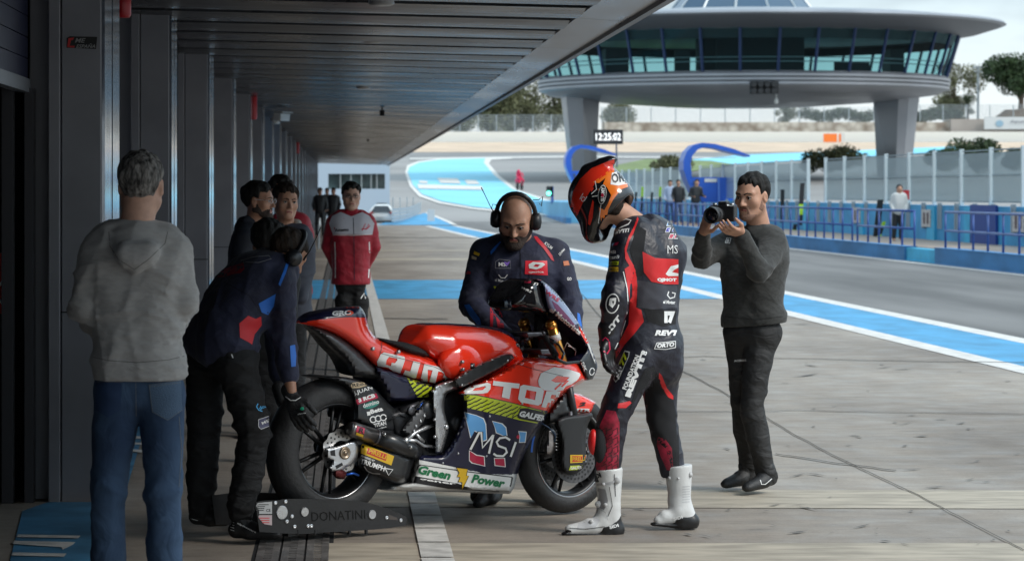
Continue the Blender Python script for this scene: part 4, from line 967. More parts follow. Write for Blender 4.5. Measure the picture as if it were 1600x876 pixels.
def shoe(S, heel, toe, h=.05, w=.042, k=.010, up=.10, sole=.0):
    """ankle above the heel; heel/toe are sole points"""
    he = Vector(heel); to = Vector(toe); d = (to - he).normalized(); z = Vector((0, 0, 1))
    S.cap(he + d * .035 + z * .042, he + d * .10 + z * .045, .040, .040, k); S.cap(he + d * .08 + z * .045, to - d * .05 + z * .032, .042, .030, k, flat=(z, 1.15)); S.cap(he + d * .10 + z * .032, to - d * .035 + z * .026, w, .030, k, flat=(z, 1.35))
    S.cap(he + d * .05 + z * .06, he + d * .06 + z * up, .040, .042, k)
def clip_plane(p, n):
    p = np.array(p); n = np.array(Vector(n).normalized()); return lambda X: (X - p) @ n
def cmin(*fs): return lambda X: np.minimum.reduce([f(X) for f in fs])
def cmax(*fs): return lambda X: np.maximum.reduce([f(X) for f in fs])
class Fig:
    """A person: joints in world metres. kw gives joints; everything else derives from them."""
    def __init__(s, name, base, label, group=None): s.t = thing('person', base, label, 'person', group)
    def body(s, j, R, sc=1.0, skin=SKIN, h=.006, hands=None, ears=True, mass=1.0):
        S = SDF(); s.j = j; s.R = R; s.sc = sc
        head_sdf(S, j['head'], R, sc, ears)
        r, f, u = R
        S.cap(j['head'] - u * .05 * sc - f * .02, j['neck'], .056 * sc * mass, .062 * sc * mass, .03)
        S.torso(s.tor(j), -.03, .04)
        for a in 'LR':
            if 'sh' + a in j:
                S.cap(j['sh' + a], j['el' + a], .045 * mass, .037 * mass, .03); S.cap(j['el' + a], j['wr' + a], .038 * mass, .026, .02)
            if 'hp' + a in j:
                S.cap(j['hp' + a], j['kn' + a], .070, .048, .03); S.cap(j['kn' + a], Vector(j['kn' + a]).lerp(j['an' + a], .82), .046, .030, .02)
        if hands: hands(S)
        s.b = S.mesh('body', h, skin, s.t); return s.b
    def tor(s, j): return j['torso']
def legs(j, S, rt=.092, rk=.068, ra=.058, k=.035, which='LR', low=0.0):
    for a in which:
        S.cap(j['hp' + a], j['kn' + a], rt, rk, k); S.cap(j['kn' + a], Vector(j['kn' + a]).lerp(j['an' + a], .5), rk, (rk + ra) / 2 + .002, .008); S.cap(Vector(j['kn' + a]).lerp(j['an' + a], .5), j['an' + a], (rk + ra) / 2 + .002, ra, .008)
def arms(j, S, rs=.062, re=.052, rw=.042, k=.03, which='LR', stop=1.0):
    for a in which:
        S.cap(j['sh' + a], j['el' + a], rs, re, k); S.cap(j['el' + a], Vector(j['el' + a]).lerp(j['wr' + a], stop), re, rw, .010)
def J3(s0):
    """joint helper: photo pixel + metres further away (d) from the plane at scale s0"""
    Y0 = F / s0
    return lambda x, y, d=0.0: PY(x, y, Y0 + d)
def headphones(fig, c, R, sc, label='headset'):
    r, f, u = R; c = Vector(c); L = lambda x, y, z: c + (r * x + f * y + u * z) * sc
    HB = mat('headset_black', (.014, .015, .018), .35, rvar=.1, vscale=8); root = None
    pts = [L(math.cos(t) * .092, -.005, .02 + math.sin(t) * .115) for t in [math.pi * k / 14 for k in range(15)]]
    hp = MB().tube(pts, .012, 8).build('headset_band', HB, fig.t, True)
    for s in (-1, 1):
        MB().lathe(L(.072 * s, -.005, -.006), r * s, [(.028 * sc, 0), (.040 * sc, .006), (.043 * sc, .02), (.040 * sc, .038), (.030 * sc, .050), (0, .054)], 22).build('ear_cup', HB, hp, True)
    return L, hp, HB
# ================================================================== motorcycle
B0 = Vector(((512 - CX) / 332, F / 332, 0)); B1 = Vector(((882 - CX) / 312, F / 312, 0))
BU = (B1 - B0).normalized(); BW = Vector((BU.y, -BU.x, 0)); BZ = Vector((0, 0, 1))      # forward, towards the camera side, up
def BP(x, y, w=0.0):
    d = Vector(((x - CX) / F, 1, (CY - y) / F)); o = B0 + BW * w
    return CAM + d * ((o - CAM).dot(BW) / d.dot(BW))
RED_P = mat('racing_red', (.95, .040, .014), .20, coat=.9, spec=.6); RED_P2 = RED_P
NAVY_P = mat('racing_navy', (.008, .009, .034), .28, coat=.35); WHITE_P = mat('racing_white', (.76, .76, .74), .25, coat=.6); CARB = mat('carbon_black', (.016, .017, .019), .32, coat=.25, var=.3, vscale=40)
LIMEP = mat('lime_print', (.48, .56, .02), .3, coat=.5); BLKP = mat('print_black', (.010, .010, .012), .35); SKYP = mat('print_sky_blue', (.12, .38, .75), .3, coat=.5); CRIM = mat('print_crimson', (.48, .015, .06), .3, coat=.5)
GRNP = mat('print_green', (.01, .16, .06), .35); YELP = mat('print_yellow', (.68, .42, .02), .35); ALU = mat('brushed_aluminium', (.55, .56, .58), .30, .9, var=.05, vscale=6, rvar=.1, bump=.05, bscale=40); ALUD = mat('dark_metal', (.10, .10, .11), .35, .8, var=.3, vscale=25)
RUBR = mat('tyre_rubber', (.022, .022, .023), .62, var=.35, vscale=6, bump=.3, bscale=50, rvar=.15); GOLD = mat('gold_anodised', (.75, .36, .08), .28, .9); ORNG = mat('fork_orange', (.60, .20, .05), .25, .7); RIMB = mat('rim_black', (.012, .012, .013), .38, .2)
TITAN = mat('titanium', (.23, .215, .21), .3, .95, var=.2, vscale=8); SEATM = mat('seat_foam', (.014, .014, .015), .85, bump=.4, bscale=150); ENG = mat('engine_dark', (.02, .021, .024), .4, .5, var=.5, vscale=20); BLUEA = mat('blue_anodised', (.02, .10, .45), .3, .7)
WPRINT = mat('print_white_soft', (.82, .82, .81), .35)
bike = thing('racing_motorcycle', B0.lerp(B1, .5), 'red and navy racing motorcycle with white lettering standing between the crew', 'motorcycle')
def interp(xs, x):
    if not isinstance(xs, (list, tuple)): return xs
    if x <= xs[0][0]: return xs[0][1]
    for (a, va), (b, vb) in zip(xs, xs[1:]):
        if x <= b: return va + (vb - va) * (x - a) / (b - a)
    return xs[-1][1]
def inpoly(x, y, P_):
    c = False; n = len(P_)
    for i in range(n):
        x1, y1 = P_[i][:2]; x2, y2 = P_[i - 1][:2]
        if (y1 > y) != (y2 > y) and x < (x2 - x1) * (y - y1) / (y2 - y1) + x1: c = not c
    return c
def smooth_outline(poly, it=1, keep=35):
    """round a hand drawn outline a little (Chaikin), leaving sharp corners"""
    for _ in range(it):
        out = []; n = len(poly)
        for i in range(n):
            a, b, c = Vector(poly[i - 1]), Vector(poly[i]), Vector(poly[(i + 1) % n])
            ang = math.degrees((b - a).angle(c - b, 0)) if (b - a).length > 0 and (c - b).length > 0 else 0
            if ang > 50 or ang < 4: out.append(tuple(b))
            else: out += [tuple(b.lerp(a, .25)), tuple(b.lerp(c, .25))]
        poly = out
    return poly
def panel(name, poly, w, m, parent=None, edge=.012, rnd=14, cell=5, mirror=True, inner=None, thick=None, crown=0.0, zones=None, sm=2):
    """closed body: outline in photo pixels, half width w (metres, may vary with x) from the bike's middle plane, rounded towards the outline;
    thick: instead of mirroring, a shell on the near side (w .. w-thick)"""
    poly = smooth_outline(list(poly), sm); bm = poly_bm([poly]); grid_cut(bm, cell); bm.verts.ensure_lookup_table()
    seg = [(Vector(poly[i]), Vector(poly[(i + 1) % len(poly)])) for i in range(len(poly))]
    ys = [p[1] for p in poly]; y0, y1 = min(ys), max(ys)
    A = np.array([tuple(a) for a, b in seg]); Bv = np.array([tuple(b) for a, b in seg]) - A; BB = (Bv ** 2).sum(1) + 1e-9
    front = []; back = []
    for v in bm.verts:
        p = np.array([v.co.x, v.co.y]); t = np.clip(((p - A) * Bv).sum(1) / BB, 0, 1); d = math.sqrt(((p - A - Bv * t[:, None]) ** 2).sum(1).min())
        q = min(d / rnd, 1.0); g = math.sqrt(max(0, 1 - (1 - q) ** 2))
        W = interp(w, v.co.x) if not callable(w) else w(v.co.x, v.co.y); W += crown * math.sin(math.pi * (v.co.y - y0) / (y1 - y0))
        if thick is None: ed = edge if edge > 0 else -edge * W; ww = ed + (W - ed) * g
        else: ww = W - (1 - g) * thick * .9
        P_ = BP(v.co.x, v.co.y, ww); front.append(P_)
        back.append(P_ - BW * (2 * ww) if thick is None else BP(v.co.x, v.co.y, W - thick))
    bm.verts.index_update(); n = len(front); Fc = []; MI = []
    def zi(p):
        r = 0
        for k, (zp, _) in enumerate(zones or []):
            if inpoly(p.x, p.y, zp): r = k + 1
        return r
    for f in bm.faces:
        ids = [v.index for v in f.verts]; Fc.append(ids); Fc.append([n + i for i in ids][::-1]); q = zi(f.calc_center_median()); MI += [q, q]
    for e in bm.edges:
        if len(e.link_faces) == 1:
            a, b = e.verts[0].index, e.verts[1].index; Fc.append([a, n + a, n + b, b]); MI.append(zi(e.link_faces[0].calc_center_median()))
    bm.free(); o = mesh(name, front + back, Fc, [m] + [z[1] for z in zones] if zones else m, parent or bike)
    if zones: o.data.polygons.foreach_set('material_index', MI)
    autosmooth(o, 40); return o
def btube(name, pts, r, m, parent=None, n=12): return MB().tube([BP(*p) for p in pts], r, n).build(name, m, parent or bike, True)
# ---- wheels
def wheel(cx, cy, R, rw, rim, lab, spin=0, lw=.09):
    c = BP(cx, cy, 0); wt = MB(); prof = []
    n = 15
    for i in range(n + 1):                     # tyre cross section (radius, lateral)
        a = -math.pi * .62 + math.pi * 1.24 * i / n; prof.append((R - rw * .92 + rw * .92 * math.cos(a), rw * math.sin(a)))
    tyre = MB().lathe(c, BW, [(rim - .004, -rw * .72)] + prof + [(rim - .004, rw * .72)], 72).build('wheel', RUBR, bike, True)
    tyre['label'] = lab
    rp = [(rim + .006, rw * .78), (rim - .004, rw * .80), (rim - .014, rw * .70), (rim - .022, rw * .3), (rim - .022, -rw * .3), (rim - .014, -rw * .7), (rim - .004, -rw * .8), (rim + .006, -rw * .78)]
    autosmooth(MB().lathe(c, BW, rp, 72).build('rim', RIMB, tyre), 50)
    MB().lathe(c, BW, [(rim + .008, rw * .80), (rim + .003, rw * .835), (rim - .002, rw * .80)], 72).build('rim_edge', mat('rim_machined', (.3, .3, .31), .25, .8), tyre, True)
    mb = MB()
    for k in range(6):
        a = spin + 2 * math.pi * k / 6; d = BU * math.cos(a) + BZ * math.sin(a); q = BU * -math.sin(a) + BZ * math.cos(a)
        for sgn in (-1, 1):
            p0 = c + d * .035 + q * .010 * sgn; p1 = c + d * (rim - .015) + q * .026 * sgn
            mb.tube([p0 + BW * .035 * .5, p1 + BW * rw * .35], [.011, .009], 6)
    mb.lathe(c, BW, [(0, rw * .5), (.034, rw * .5), (.042, rw * .3), (.042, -rw * .3), (.034, -rw * .5), (0, -rw * .5)], 24)
    mb.build('spokes', RIMB, tyre, True)
    return c, tyre
RW = BP(512, 702.5, 0); rwc, rtyre = wheel(512, 702.5, .338, .088, .222, 'fat slick rear wheel', .35)
fwc, ftyre = wheel(883, 706, .303, .058, .218, 'slick front wheel', .1)
def arc_text(c, w, rad, a0, a1, wd, m, parent, name):
    n = 14; V = []
    for i in range(n + 1):
        a = a0 + (a1 - a0) * i / n; d = BU * math.cos(a) + BZ * math.sin(a); V += [c + d * rad + BW * w, c + d * (rad + wd) + BW * (w - .002)]
    return mesh(name, V, [(2 * i, 2 * i + 1, 2 * i + 3, 2 * i + 2) for i in range(n)], m, parent, True)
REDR = mat('rim_red_tape', (.72, .10, .03), .4)
for c_, rw_, ty in ((rwc, .088, rtyre), (fwc, .058, ftyre)):
    rim_ = .222 if ty is rtyre else .218
    arc_text(c_, rw_ * .86, rim_ + .006, math.radians(195), math.radians(222), .009, REDR, ty, 'rim_tape'); arc_text(c_, rw_ * .86, rim_ + .006, math.radians(228), math.radians(246), .009, BLUEA, ty, 'rim_tape'); arc_text(c_, rw_ * .86, rim_ + .006, math.radians(280), math.radians(306), .009, REDR, ty, 'rim_tape')
arc_text(fwc, .0575, .262, math.radians(158), math.radians(176), .010, mat('tyre_blue', (.02, .12, .5), .5), ftyre, 'tyre_marking'); arc_text(fwc, .0575, .262, math.radians(148), math.radians(152), .008, YELP, ftyre, 'tyre_marking')
def disc(c, w, r0, r1, m, parent, name='brake_disc', wave=0.0, holes=24, n=96):
    V = []; 
    for k in range(n):
        a = 2 * math.pi * k / n; d = BU * math.cos(a) + BZ * math.sin(a); ro = r1 + wave * math.sin(a * 12)
        V += [c + d * r0 + BW * w, c + d * ro + BW * w, c + d * ro + BW * (w - .005), c + d * r0 + BW * (w - .005)]
    Fc = []
    for k in range(n):
        a = 4 * k; b = 4 * ((k + 1) % n); Fc += [(a, b, b + 1, a + 1), (a + 1, b + 1, b + 2, a + 2), (a + 2, b + 2, b + 3, a + 3), (a + 3, b + 3, b, a)]
    o = mesh(name, V, Fc, m, parent); mb = MB()
    for k in range(holes):
        for q, off in ((.35, 0), (.68, .5)):
            a = 2 * math.pi * (k + off) / holes; d = BU * math.cos(a) + BZ * math.sin(a); mb.lathe(c + d * (r0 + (r1 - r0) * q) + BW * (w + .0006), BW, [(0, 0), ((r1 - r0) * .10, 0)], 8)
    mb.build('disc_holes', BLKP, o); return o
DSTL = mat('disc_steel', (.42, .41, .40), .3, .9, var=.2, vscale=12); DCARB = mat('disc_carbon', (.10, .10, .105), .45, .4, var=.3, vscale=40)
disc(rwc, .105, .052, .105, DSTL, bike, wave=.004, holes=18)
disc(fwc, .075, .085, .148, DCARB, bike, holes=34); disc(fwc, -.07, .085, .148, DCARB, bike, holes=34)
mb = MB()
for k in range(10):
    a = 2 * math.pi * k / 10; d = BU * math.cos(a) + BZ * math.sin(a); mb.lathe(fwc + d * .082 + BW * .078, BW, [(.011, -.01), (.011, .004), (0, .005)], 10)
mb.lathe(fwc + BW * .06, BW, [(.08, -.004), (.08, .004), (.04, .012), (0, .012)], 28); mb.build('disc_carrier', ALUD, bike, True)
# ---- dark inner mass: engine, frame behind the fairings
panel('engine', [(596, 640), (640, 625), (700, 606), (760, 590), (800, 600), (815, 640), (800, 700), (740, 745), (660, 740), (640, 700), (610, 690)], .12, ENG, rnd=20)
for (x, y, r_, w_) in ((712, 660, .05, .15), (660, 640, .045, .13)): MB().lathe(BP(x, y, .1), BW, [(r_ * 1.1, 0), (r_, .04), (r_ * .8, .055), (0, .055)], 24).build('engine_cover', ENG, bike, True)
# ---- swingarm and guards
panel('swingarm', [(528, 693), (560, 672), (600, 650), (640, 655), (668, 672), (668, 700), (640, 712), (560, 716), (530, 716)], [(528, .125), (580, .12), (660, .08)], CARB, rnd=10)
sg = panel('exhaust_guard', [(561, 689), (559, 728), (566, 735), (584, 742), (612, 755), (632, 756), (641, 748), (649, 717), (640, 705), (610, 694)], .165, CARB, thick=.12, rnd=14)
hug = panel('rear_mudguard', [(507, 590), (518, 587), (538, 588), (562, 593), (586, 606), (604, 626), (618, 640), (634, 648), (636, 664), (612, 676), (580, 670), (553, 655), (555, 636), (549, 612), (536, 598)], lambda x, y: .125 - max(0, (x - 590)) * .0006, CARB, rnd=7, edge=.09)
alu = panel('axle_carrier', [(509, 702), (514, 699), (524, 698), (551, 687), (558, 690), (560, 700), (559, 714), (548, 727), (540, 729), (536, 735), (518, 737), (514, 730), (520, 720), (512, 716)], .155, ALU, thick=.035, rnd=3, cell=3)
mb = MB(); mb.prism([BP(x, y, .1555) for x, y in ((516, 704), (523, 702), (524, 712), (517, 711))], BW * .0015); mb.prism([BP(x, y, .1555) for x, y in ((524, 727), (534, 722), (536, 726), (526, 732))], BW * .0015); mb.build('cutouts', BLKP, alu)
MB().lathe(BP(538.5, 707, .155), BW, [(.030, 0), (.030, .006), (.022, .010), (.020, .004), (.011, .004), (.010, .012), (0, .012)], 24).build('axle_nut', mat('nut_bronze', (.35, .27, .2), .3, .9), alu, True)
o = panel('rear_caliper', [(522, 731), (538, 733), (543, 740), (538, 748), (526, 748), (519, 740)], .15, mat('caliper_red', (.10, .012, .012), .4, .5), thick=.05, rnd=4)
MB().tube([BP(541, 741, .13), BP(552, 739, .13), BP(560, 742, .12)], .006, 8).build('brake_fitting', BLUEA, bike, True)
# ---- exhaust
ex = MB().tube([BP(545, 668, .155), BP(549, 669.5, .155), BP(552, 670.5, .155), BP(587, 682.5, .155)], [.030, .036, .037, .037], 24).build('exhaust_silencer', TITAN, bike, True)
MB().tube([BP(544.5, 667.7, .155), BP(549, 669.5, .155)], [.031, .034], 24, False).build('exhaust_tip', CARB, ex, True)
MB().tube([BP(584, 681.5, .155), BP(588, 683, .155)], [.0395, .0395], 24).build('clamp', ALUD, ex, True)
MB().tube([BP(588, 683, .155), BP(618, 693, .158), BP(640, 701, .15), BP(652, 708, .14)], [.040, .043, .042, .030], 24).build('heat_shield', CARB, ex, True)
tg = Target([ex]); decal_poly([(558, 664), (571, 668), (568, 683), (555, 678)], tg, BLKP, ex, 'badge', cell=3); decal_poly([(558.5, 665), (570.5, 668.7), (568.5, 678), (556, 674)], tg, CRIM, ex, 'badge', .004, 3); decal_poly([(557, 675), (568, 679), (567.5, 683), (556, 679)], tg, YELP, ex, 'badge', .004, 3); decal_text('R', (560, 675), (568, 677.5), 8, tg, BLKP, ex, cell=3, off=.006)
for x, y in ((601, 678), (642, 698)): MB().lathe(BP(x, y, .2), BW, [(.009, -.02), (.009, .003), (0, .006)], 10).build('screw', ALU, ex, True)
# ---- frame plate, linkages, footrest
fr = panel('frame_plate', [(676, 608), (681, 600), (712, 591), (717, 594), (715, 608), (699, 613), (695, 622), (694, 643), (701, 664), (701, 674), (693, 700), (689, 708), (679, 708), (680, 692), (678, 660), (675, 622)], .18, ALU, thick=.07, rnd=3, cell=3)
for x, y, q in ((697.5, 667, .013), (679, 655, .007), (679, 682, .007), (676.5, 611, .006), (688, 604, .005)): MB().lathe(BP(x, y, .18), BW, [(q, -.005), (q, .004), (q * .6, .008), (0, .006)], 12).build('frame_bolt', ALU, fr, True)
fs = panel('frame_spar', [(709, 591), (735, 574), (760, 562), (788, 551.5), (800, 552.5), (804, 559), (790, 572), (760, 588), (720, 607), (714, 606)], .262, CARB, thick=.10, rnd=3, cell=3)
for x, y in ((721.5, 601), (793, 563), (737, 571)): MB().lathe(BP(x, y, .262), BW, [(.006, -.003), (.006, .003), (0, .005)], 10).build('spar_bolt', ALU, fs, True)
MB().tube([BP(738, 576, .24), BP(738.5, 567, .24)], .011, 10).build('spar_stud', BLKP, fs, True)
panel('rear_set_plate', [(627, 672), (640, 655), (660, 634), (668, 645), (660, 662), (640, 682)], .16, mat('footrest_grey', (.10, .10, .105), .45, .3), thick=.02, rnd=3)
mb = MB()
for x, y in ((650, 665), (657, 657), (663, 649), (647, 673)): mb.lathe(BP(x, y, .161), BW, [(.007, 0), (.007, .004), (.003, .004), (0, .001)], 10)
mb.build('heel_guard_bolts', ALU, bike, True)
mb = MB(); mb.tube([BP(634, 688, .17), BP(648, 676, .16), BP(664, 668, .15), BP(678, 664, .14)], [.012, .009, .012, .010], 10); mb.tube([BP(634, 688, .17), BP(650, 688, .165), BP(662, 696, .16), BP(682, 698, .14)], [.013, .008, .008, .008], 10)
mb.tube([BP(648, 676, .15), BP(662, 690, .15)], .009, 8); mb.tube([BP(633, 688, .16), BP(633.5, 688, .19)], .016, 12); mb.build('gear_linkage', ALU, bike, True)
mb = MB(); mb.tube([BP(625, 642, .10), BP(655, 632, .12)], .018, 12); mb.lathe(BP(641, 641, .125), BW, [(.020, 0), (.022, .01), (.018, .014), (0, .012)], 20); mb.build('shock_reservoir', ALUD, bike, True)
MB().tube([BP(650, 640, .12), BP(661, 630, .13)], .013, 10).build('blue_fitting', BLUEA, bike, True)
mb = MB()
for i in range(9):
    x = random.uniform(600, 690); y = random.uniform(635, 700); mb.tube([BP(x, y, .13), BP(x + random.uniform(5, 22), y + random.uniform(-16, 16), .135), BP(x + random.uniform(15, 34), y + random.uniform(-12, 20), .11)], .004, 6)
mb.build('hoses', BLKP, bike, True)
# ---- tail, seat, tank
tail = panel('tail_unit', [(467, 504), (478, 493), (500, 485.5), (530, 480.5), (556, 477.5), (564, 479), (571, 490), (573, 500), (576, 512), (583, 523), (592, 529), (620, 538), (660, 552), (686, 562), (704, 572), (716, 584), (714, 592), (690, 597), (679, 603), (660, 597), (637, 591), (611, 582), (584, 573), (575, 562), (557, 546), (535, 529), (507, 515), (480, 508)],
    [(467, .03), (500, .085), (560, .10), (600, .12), (660, .14), (716, .15)], RED_P, rnd=16, zones=[([(440, 504), (480, 502), (500, 498.5), (520, 496.5), (548, 495), (572.5, 496), (590, 470), (440, 460)], NAVY_P)])
panel('tail_underside', [(475, 505), (507, 513), (535, 527), (557, 544), (577, 562), (592, 577), (600, 592), (586, 592), (552, 587), (540, 563), (516, 542), (498, 523)], [(470, .03), (520, .07), (600, .10)], mat('underside_grey', (.05, .05, .055), .35, .2, coat=.3), rnd=10)
side = panel('side_panel', [(582, 568), (612, 578), (640, 588), (679, 600), (677, 612), (674, 624), (655, 624), (643, 629), (608, 628), (602, 612), (589, 590)], .125, NAVY_P, rnd=8)
seat = panel('seat', [(585, 526), (599, 528.5), (615, 532), (639, 535.5), (655, 541), (668, 548), (673, 554), (671, 559), (655, 556.5), (635, 552), (612, 541), (596, 534)], [(585, .08), (640, .145), (672, .12)], SEATM, rnd=7)
tank = panel('fuel_tank', [(640, 537), (646, 528), (654, 516), (662, 508.5), (672, 506.5), (700, 506.5), (740, 509.5), (775, 514), (796, 523), (808, 533), (814, 545), (819, 562), (808, 568), (790, 575), (760, 590), (716, 604), (700, 600), (690, 575), (668, 554)],
    [(640, .07), (670, .125), (710, .165), (770, .165), (819, .12)], RED_P, rnd=34, edge=.05)
panel('tank_top_cover', [(660, 508), (670, 504.5), (700, 504.5), (742, 507), (780, 512), (800, 521), (813, 533), (806, 536), (796, 527), (774, 518), (740, 513), (700, 510), (672, 510)], .075, NAVY_P, rnd=5)
# tank side scoop: a raised lip
panel('tank_scoop', [(682, 560), (690, 548), (706, 538), (728, 535), (746, 541), (757, 555), (760, 572), (750, 580), (722, 592), (700, 592), (686, 578)], [(680, .165), (720, .19), (760, .18)], RED_P, thick=.05, rnd=26)
mb = MB(); mb.tube([BP(681, 541, .155), BP(686, 540, .16)], .001, 4)
for x, y in ((723, 565), (724, 577)): MB().lathe(BP(x, y, .20), BW, [(.008, -.02), (.008, .003), (.004, .005), (0, .003)], 12).build('tank_bolt', ALU, tank, True)
for x, y in ((583, 544.5), (623, 549.5)): MB().lathe(BP(x, y, .118 if x < 600 else .14), BW, [(.009, -.01), (.009, .004), (.004, .006), (0, .004)], 12).build('seat_bolt', ALU, tail, True)
# ---- main fairing
FO = [(712, 613), (720, 606), (760, 588), (790, 572), (806, 562), (821, 557.5), (841, 557.5), (867, 562), (904, 565), (918, 592), (905, 601), (891, 608), (878, 620), (866, 634), (857, 646), (848, 664), (836, 680), (824, 700), (813, 724), (808, 742), (804, 762), (797, 771), (767, 770.5), (700, 768), (640, 767), (606, 766.5), (596, 764), (617, 757), (640, 751), (645, 735), (649, 716), (653, 708), (690, 708), (704, 690), (716, 665), (723, 640), (722, 622)]
def fw(x, y):
    a = interp([(600, .13), (660, .20), (760, .245), (830, .24), (880, .20), (918, .13)], x); t = (y - 560) / 210
    return a * (1 - .42 * max(0, t - .45) ** 1.2) + .012 * math.sin((y - 560) / 34)
ZN = [(700, 612), (722, 616), (790, 627), (858, 643.5), (880, 640), (830, 800), (560, 800), (560, 700), (640, 690), (700, 640)]
ZW = [(560, 716), (649, 716.5), (700, 727), (760, 739), (808.5, 741), (840, 742), (830, 800), (560, 800)]
fair = panel('side_fairing', FO, fw, RED_P, rnd=9, edge=.02, cell=5, zones=[(ZN, NAVY_P), (ZW, WHITE_P)])
tf = Target([fair])
decal_poly([(709, 613.5), (745, 616), (790, 626), (858, 643), (868, 632), (857, 647), (848, 664), (836, 680), (824, 700), (813, 724), (808.5, 741), (760, 741), (700, 727), (649, 716.5), (653, 708), (690, 708), (704, 690), (716, 665), (723, 640), (722, 622)], tf, NAVY_P, fair, 'navy_panel')
decal_poly([(649, 716.5), (700, 727), (760, 739), (808.5, 741), (804, 763), (797, 772), (767, 772), (700, 769), (640, 768), (596, 766), (617, 756.5), (640, 751)], tf, WHITE_P, fair, 'white_panel')
decal_poly([(722, 616), (745, 617.5), (790, 627), (857, 644), (845, 662), (812, 656), (781, 648), (750, 641), (723, 635)], tf, LIMEP, fair, 'lime_band', .0035)
for i in range(9):
    for j in range(3):
        x = 724 + i * 9.5 + j * 0; y0 = 618 + (x - 723) * .22 + j * 6.2
        if x > 800: continue
        decal_poly([(x, y0 + 4.2), (x + 9.5, y0 - .8), (x + 9.5, y0 + .8), (x, y0 + 6.2)], tf, BLKP, fair, 'black_hatch', .0045)
for i in range(4): x = 800 + i * 11; decal_poly([(x, 650 + i * 2.5), (x + 14, 634 + i * 2.7), (x + 15, 634.4 + i * 2.7), (x + 1, 650.5 + i * 2.5)], tf, BLKP, fair, 'black_hatch', .0045)
T_ = lambda *a, **k: decal_text(*a, tf, k.pop('m', WPRINT), fair, **k)
# OTOR lettering with hand drawn letters
def ring(o, i_): return [[o, i_]]
decal_poly([[(727, 607), (733, 603), (762, 598), (767, 599), (767, 605), (765, 611), (757, 614), (735, 615), (721, 616)], [(741, 606.5), (758, 603), (760, 604.5), (756, 609), (738, 610.5)]], tf, WPRINT, fair, 'lettering', .0035, jump=.06) if False else lay('lettering', poly_bm([[[(720, 615.5), (728, 607), (735, 602.5), (762, 597.5), (767, 599.5), (766.5, 607), (762, 613), (753, 614.5), (735, 615)], [(738, 610), (743, 605.5), (758, 602.5), (759.5, 604), (754, 609)]]]), tf, WPRINT, fair, .0045)
lay('lettering', poly_bm([[[(771, 594.5), (812, 599), (811, 606.5), (799, 605.5), (796, 623), (784, 620), (787, 603.5), (770, 601.5)]]]), tf, WPRINT, fair, .0045)
lay('lettering', poly_bm([[[(813, 603), (818, 600.5), (846, 605.5), (850, 610), (846, 630), (841, 633), (814, 628), (809.5, 623)], [(823, 608.5), (838, 611.5), (836, 624.5), (820, 621)]]]), tf, WPRINT, fair, .0045)
lay('lettering', poly_bm([[[(854, 610.5), (876, 611), (871, 626), (864, 636), (858, 637), (860, 629), (856, 628.5), (853, 637), (846, 635)], [(862, 616), (869, 617), (867, 623), (860, 622)]]]), tf, WPRINT, fair, .0045)
# emblem
lay('emblem', poly_bm([[[(841, 594), (845, 583), (866, 573), (890, 577), (908, 583), (903, 593), (893, 600), (884, 603), (880, 609), (868, 611), (850, 609), (842, 602)], [(861, 594), (871, 586.5), (890, 589), (882, 597), (868, 597)]]]), tf, WPRINT, fair, .0045)
for i in range(3): decal_poly([(866 + i * 10, 607 - i * 4), (876 + i * 10, 597.5 - i * 4), (879 + i * 10, 598.5 - i * 4), (868 + i * 11, 609 - i * 4.5)], tf, RED_P if i < 2 else WPRINT, fair, 'emblem_bar', .006)
T_('GALFER', (811, 650), (852, 658.5), 9.5, bold=.05, shear=.25, off=.0065); decal_poly([(808, 651), (813, 637.5), (822, 637), (859, 645), (850, 661), (812, 654)], tf, BLKP, fair, 'badge_backing', .0055)
# large blue and crimson stripes with MSi
def stripe(o, m, grow=1.2):
    cx = sum(p[0] for p in o) / len(o); cy = sum(p[1] for p in o) / len(o)
    decal_poly([(x + (1 if x > cx else -1) * grow, y + (1 if y > cy else -1) * grow) for x, y in o], tf, WPRINT, fair, 'stripe_outline', .0035); decal_poly(o, tf, m, fair, 'stripe', .0045)
stripe([(726, 644), (745, 649), (755, 654), (758.5, 663), (760, 686), (752, 689), (751, 677), (742, 672), (736, 683), (732, 667)], SKYP)
stripe([(770, 658), (784, 662), (790, 668), (792, 682), (776, 675), (774, 668)], SKYP); stripe([(811, 674), (822, 675), (820, 690), (812, 690), (813, 682)], SKYP)
stripe([(734, 704), (744, 711), (756, 713), (757, 727), (738, 722), (734, 718)], CRIM); stripe([(773, 716), (788, 716), (789, 728), (774, 726)], CRIM)
M_ = lambda pts, w_: lay('lettering', strokebm(pts, w_), tf, WPRINT, fair, .0062, 4)
K_ = lambda pts, w_: lay('lettering_shadow', strokebm(pts, w_), tf, BLKP, fair, .0055, 4)
for fn_, ww in ((K_, 6.4), (M_, 3.4)):
    fn_([(735, 702), (749, 675), (752, 674.5), (754, 699), (770, 680), (771, 678.5), (764, 708)], ww)
    fn_([(797, 687), (790, 682.5), (781, 684), (776, 690), (779, 696), (790, 700), (792, 706), (786, 712), (776, 711.5), (771, 708)], ww); fn_([(806, 690), (798, 713)], ww)
decal_poly(ellipse(809.5, 682, 2.4, 3), tf, CRIM, fair, 'lettering_dot', .006)
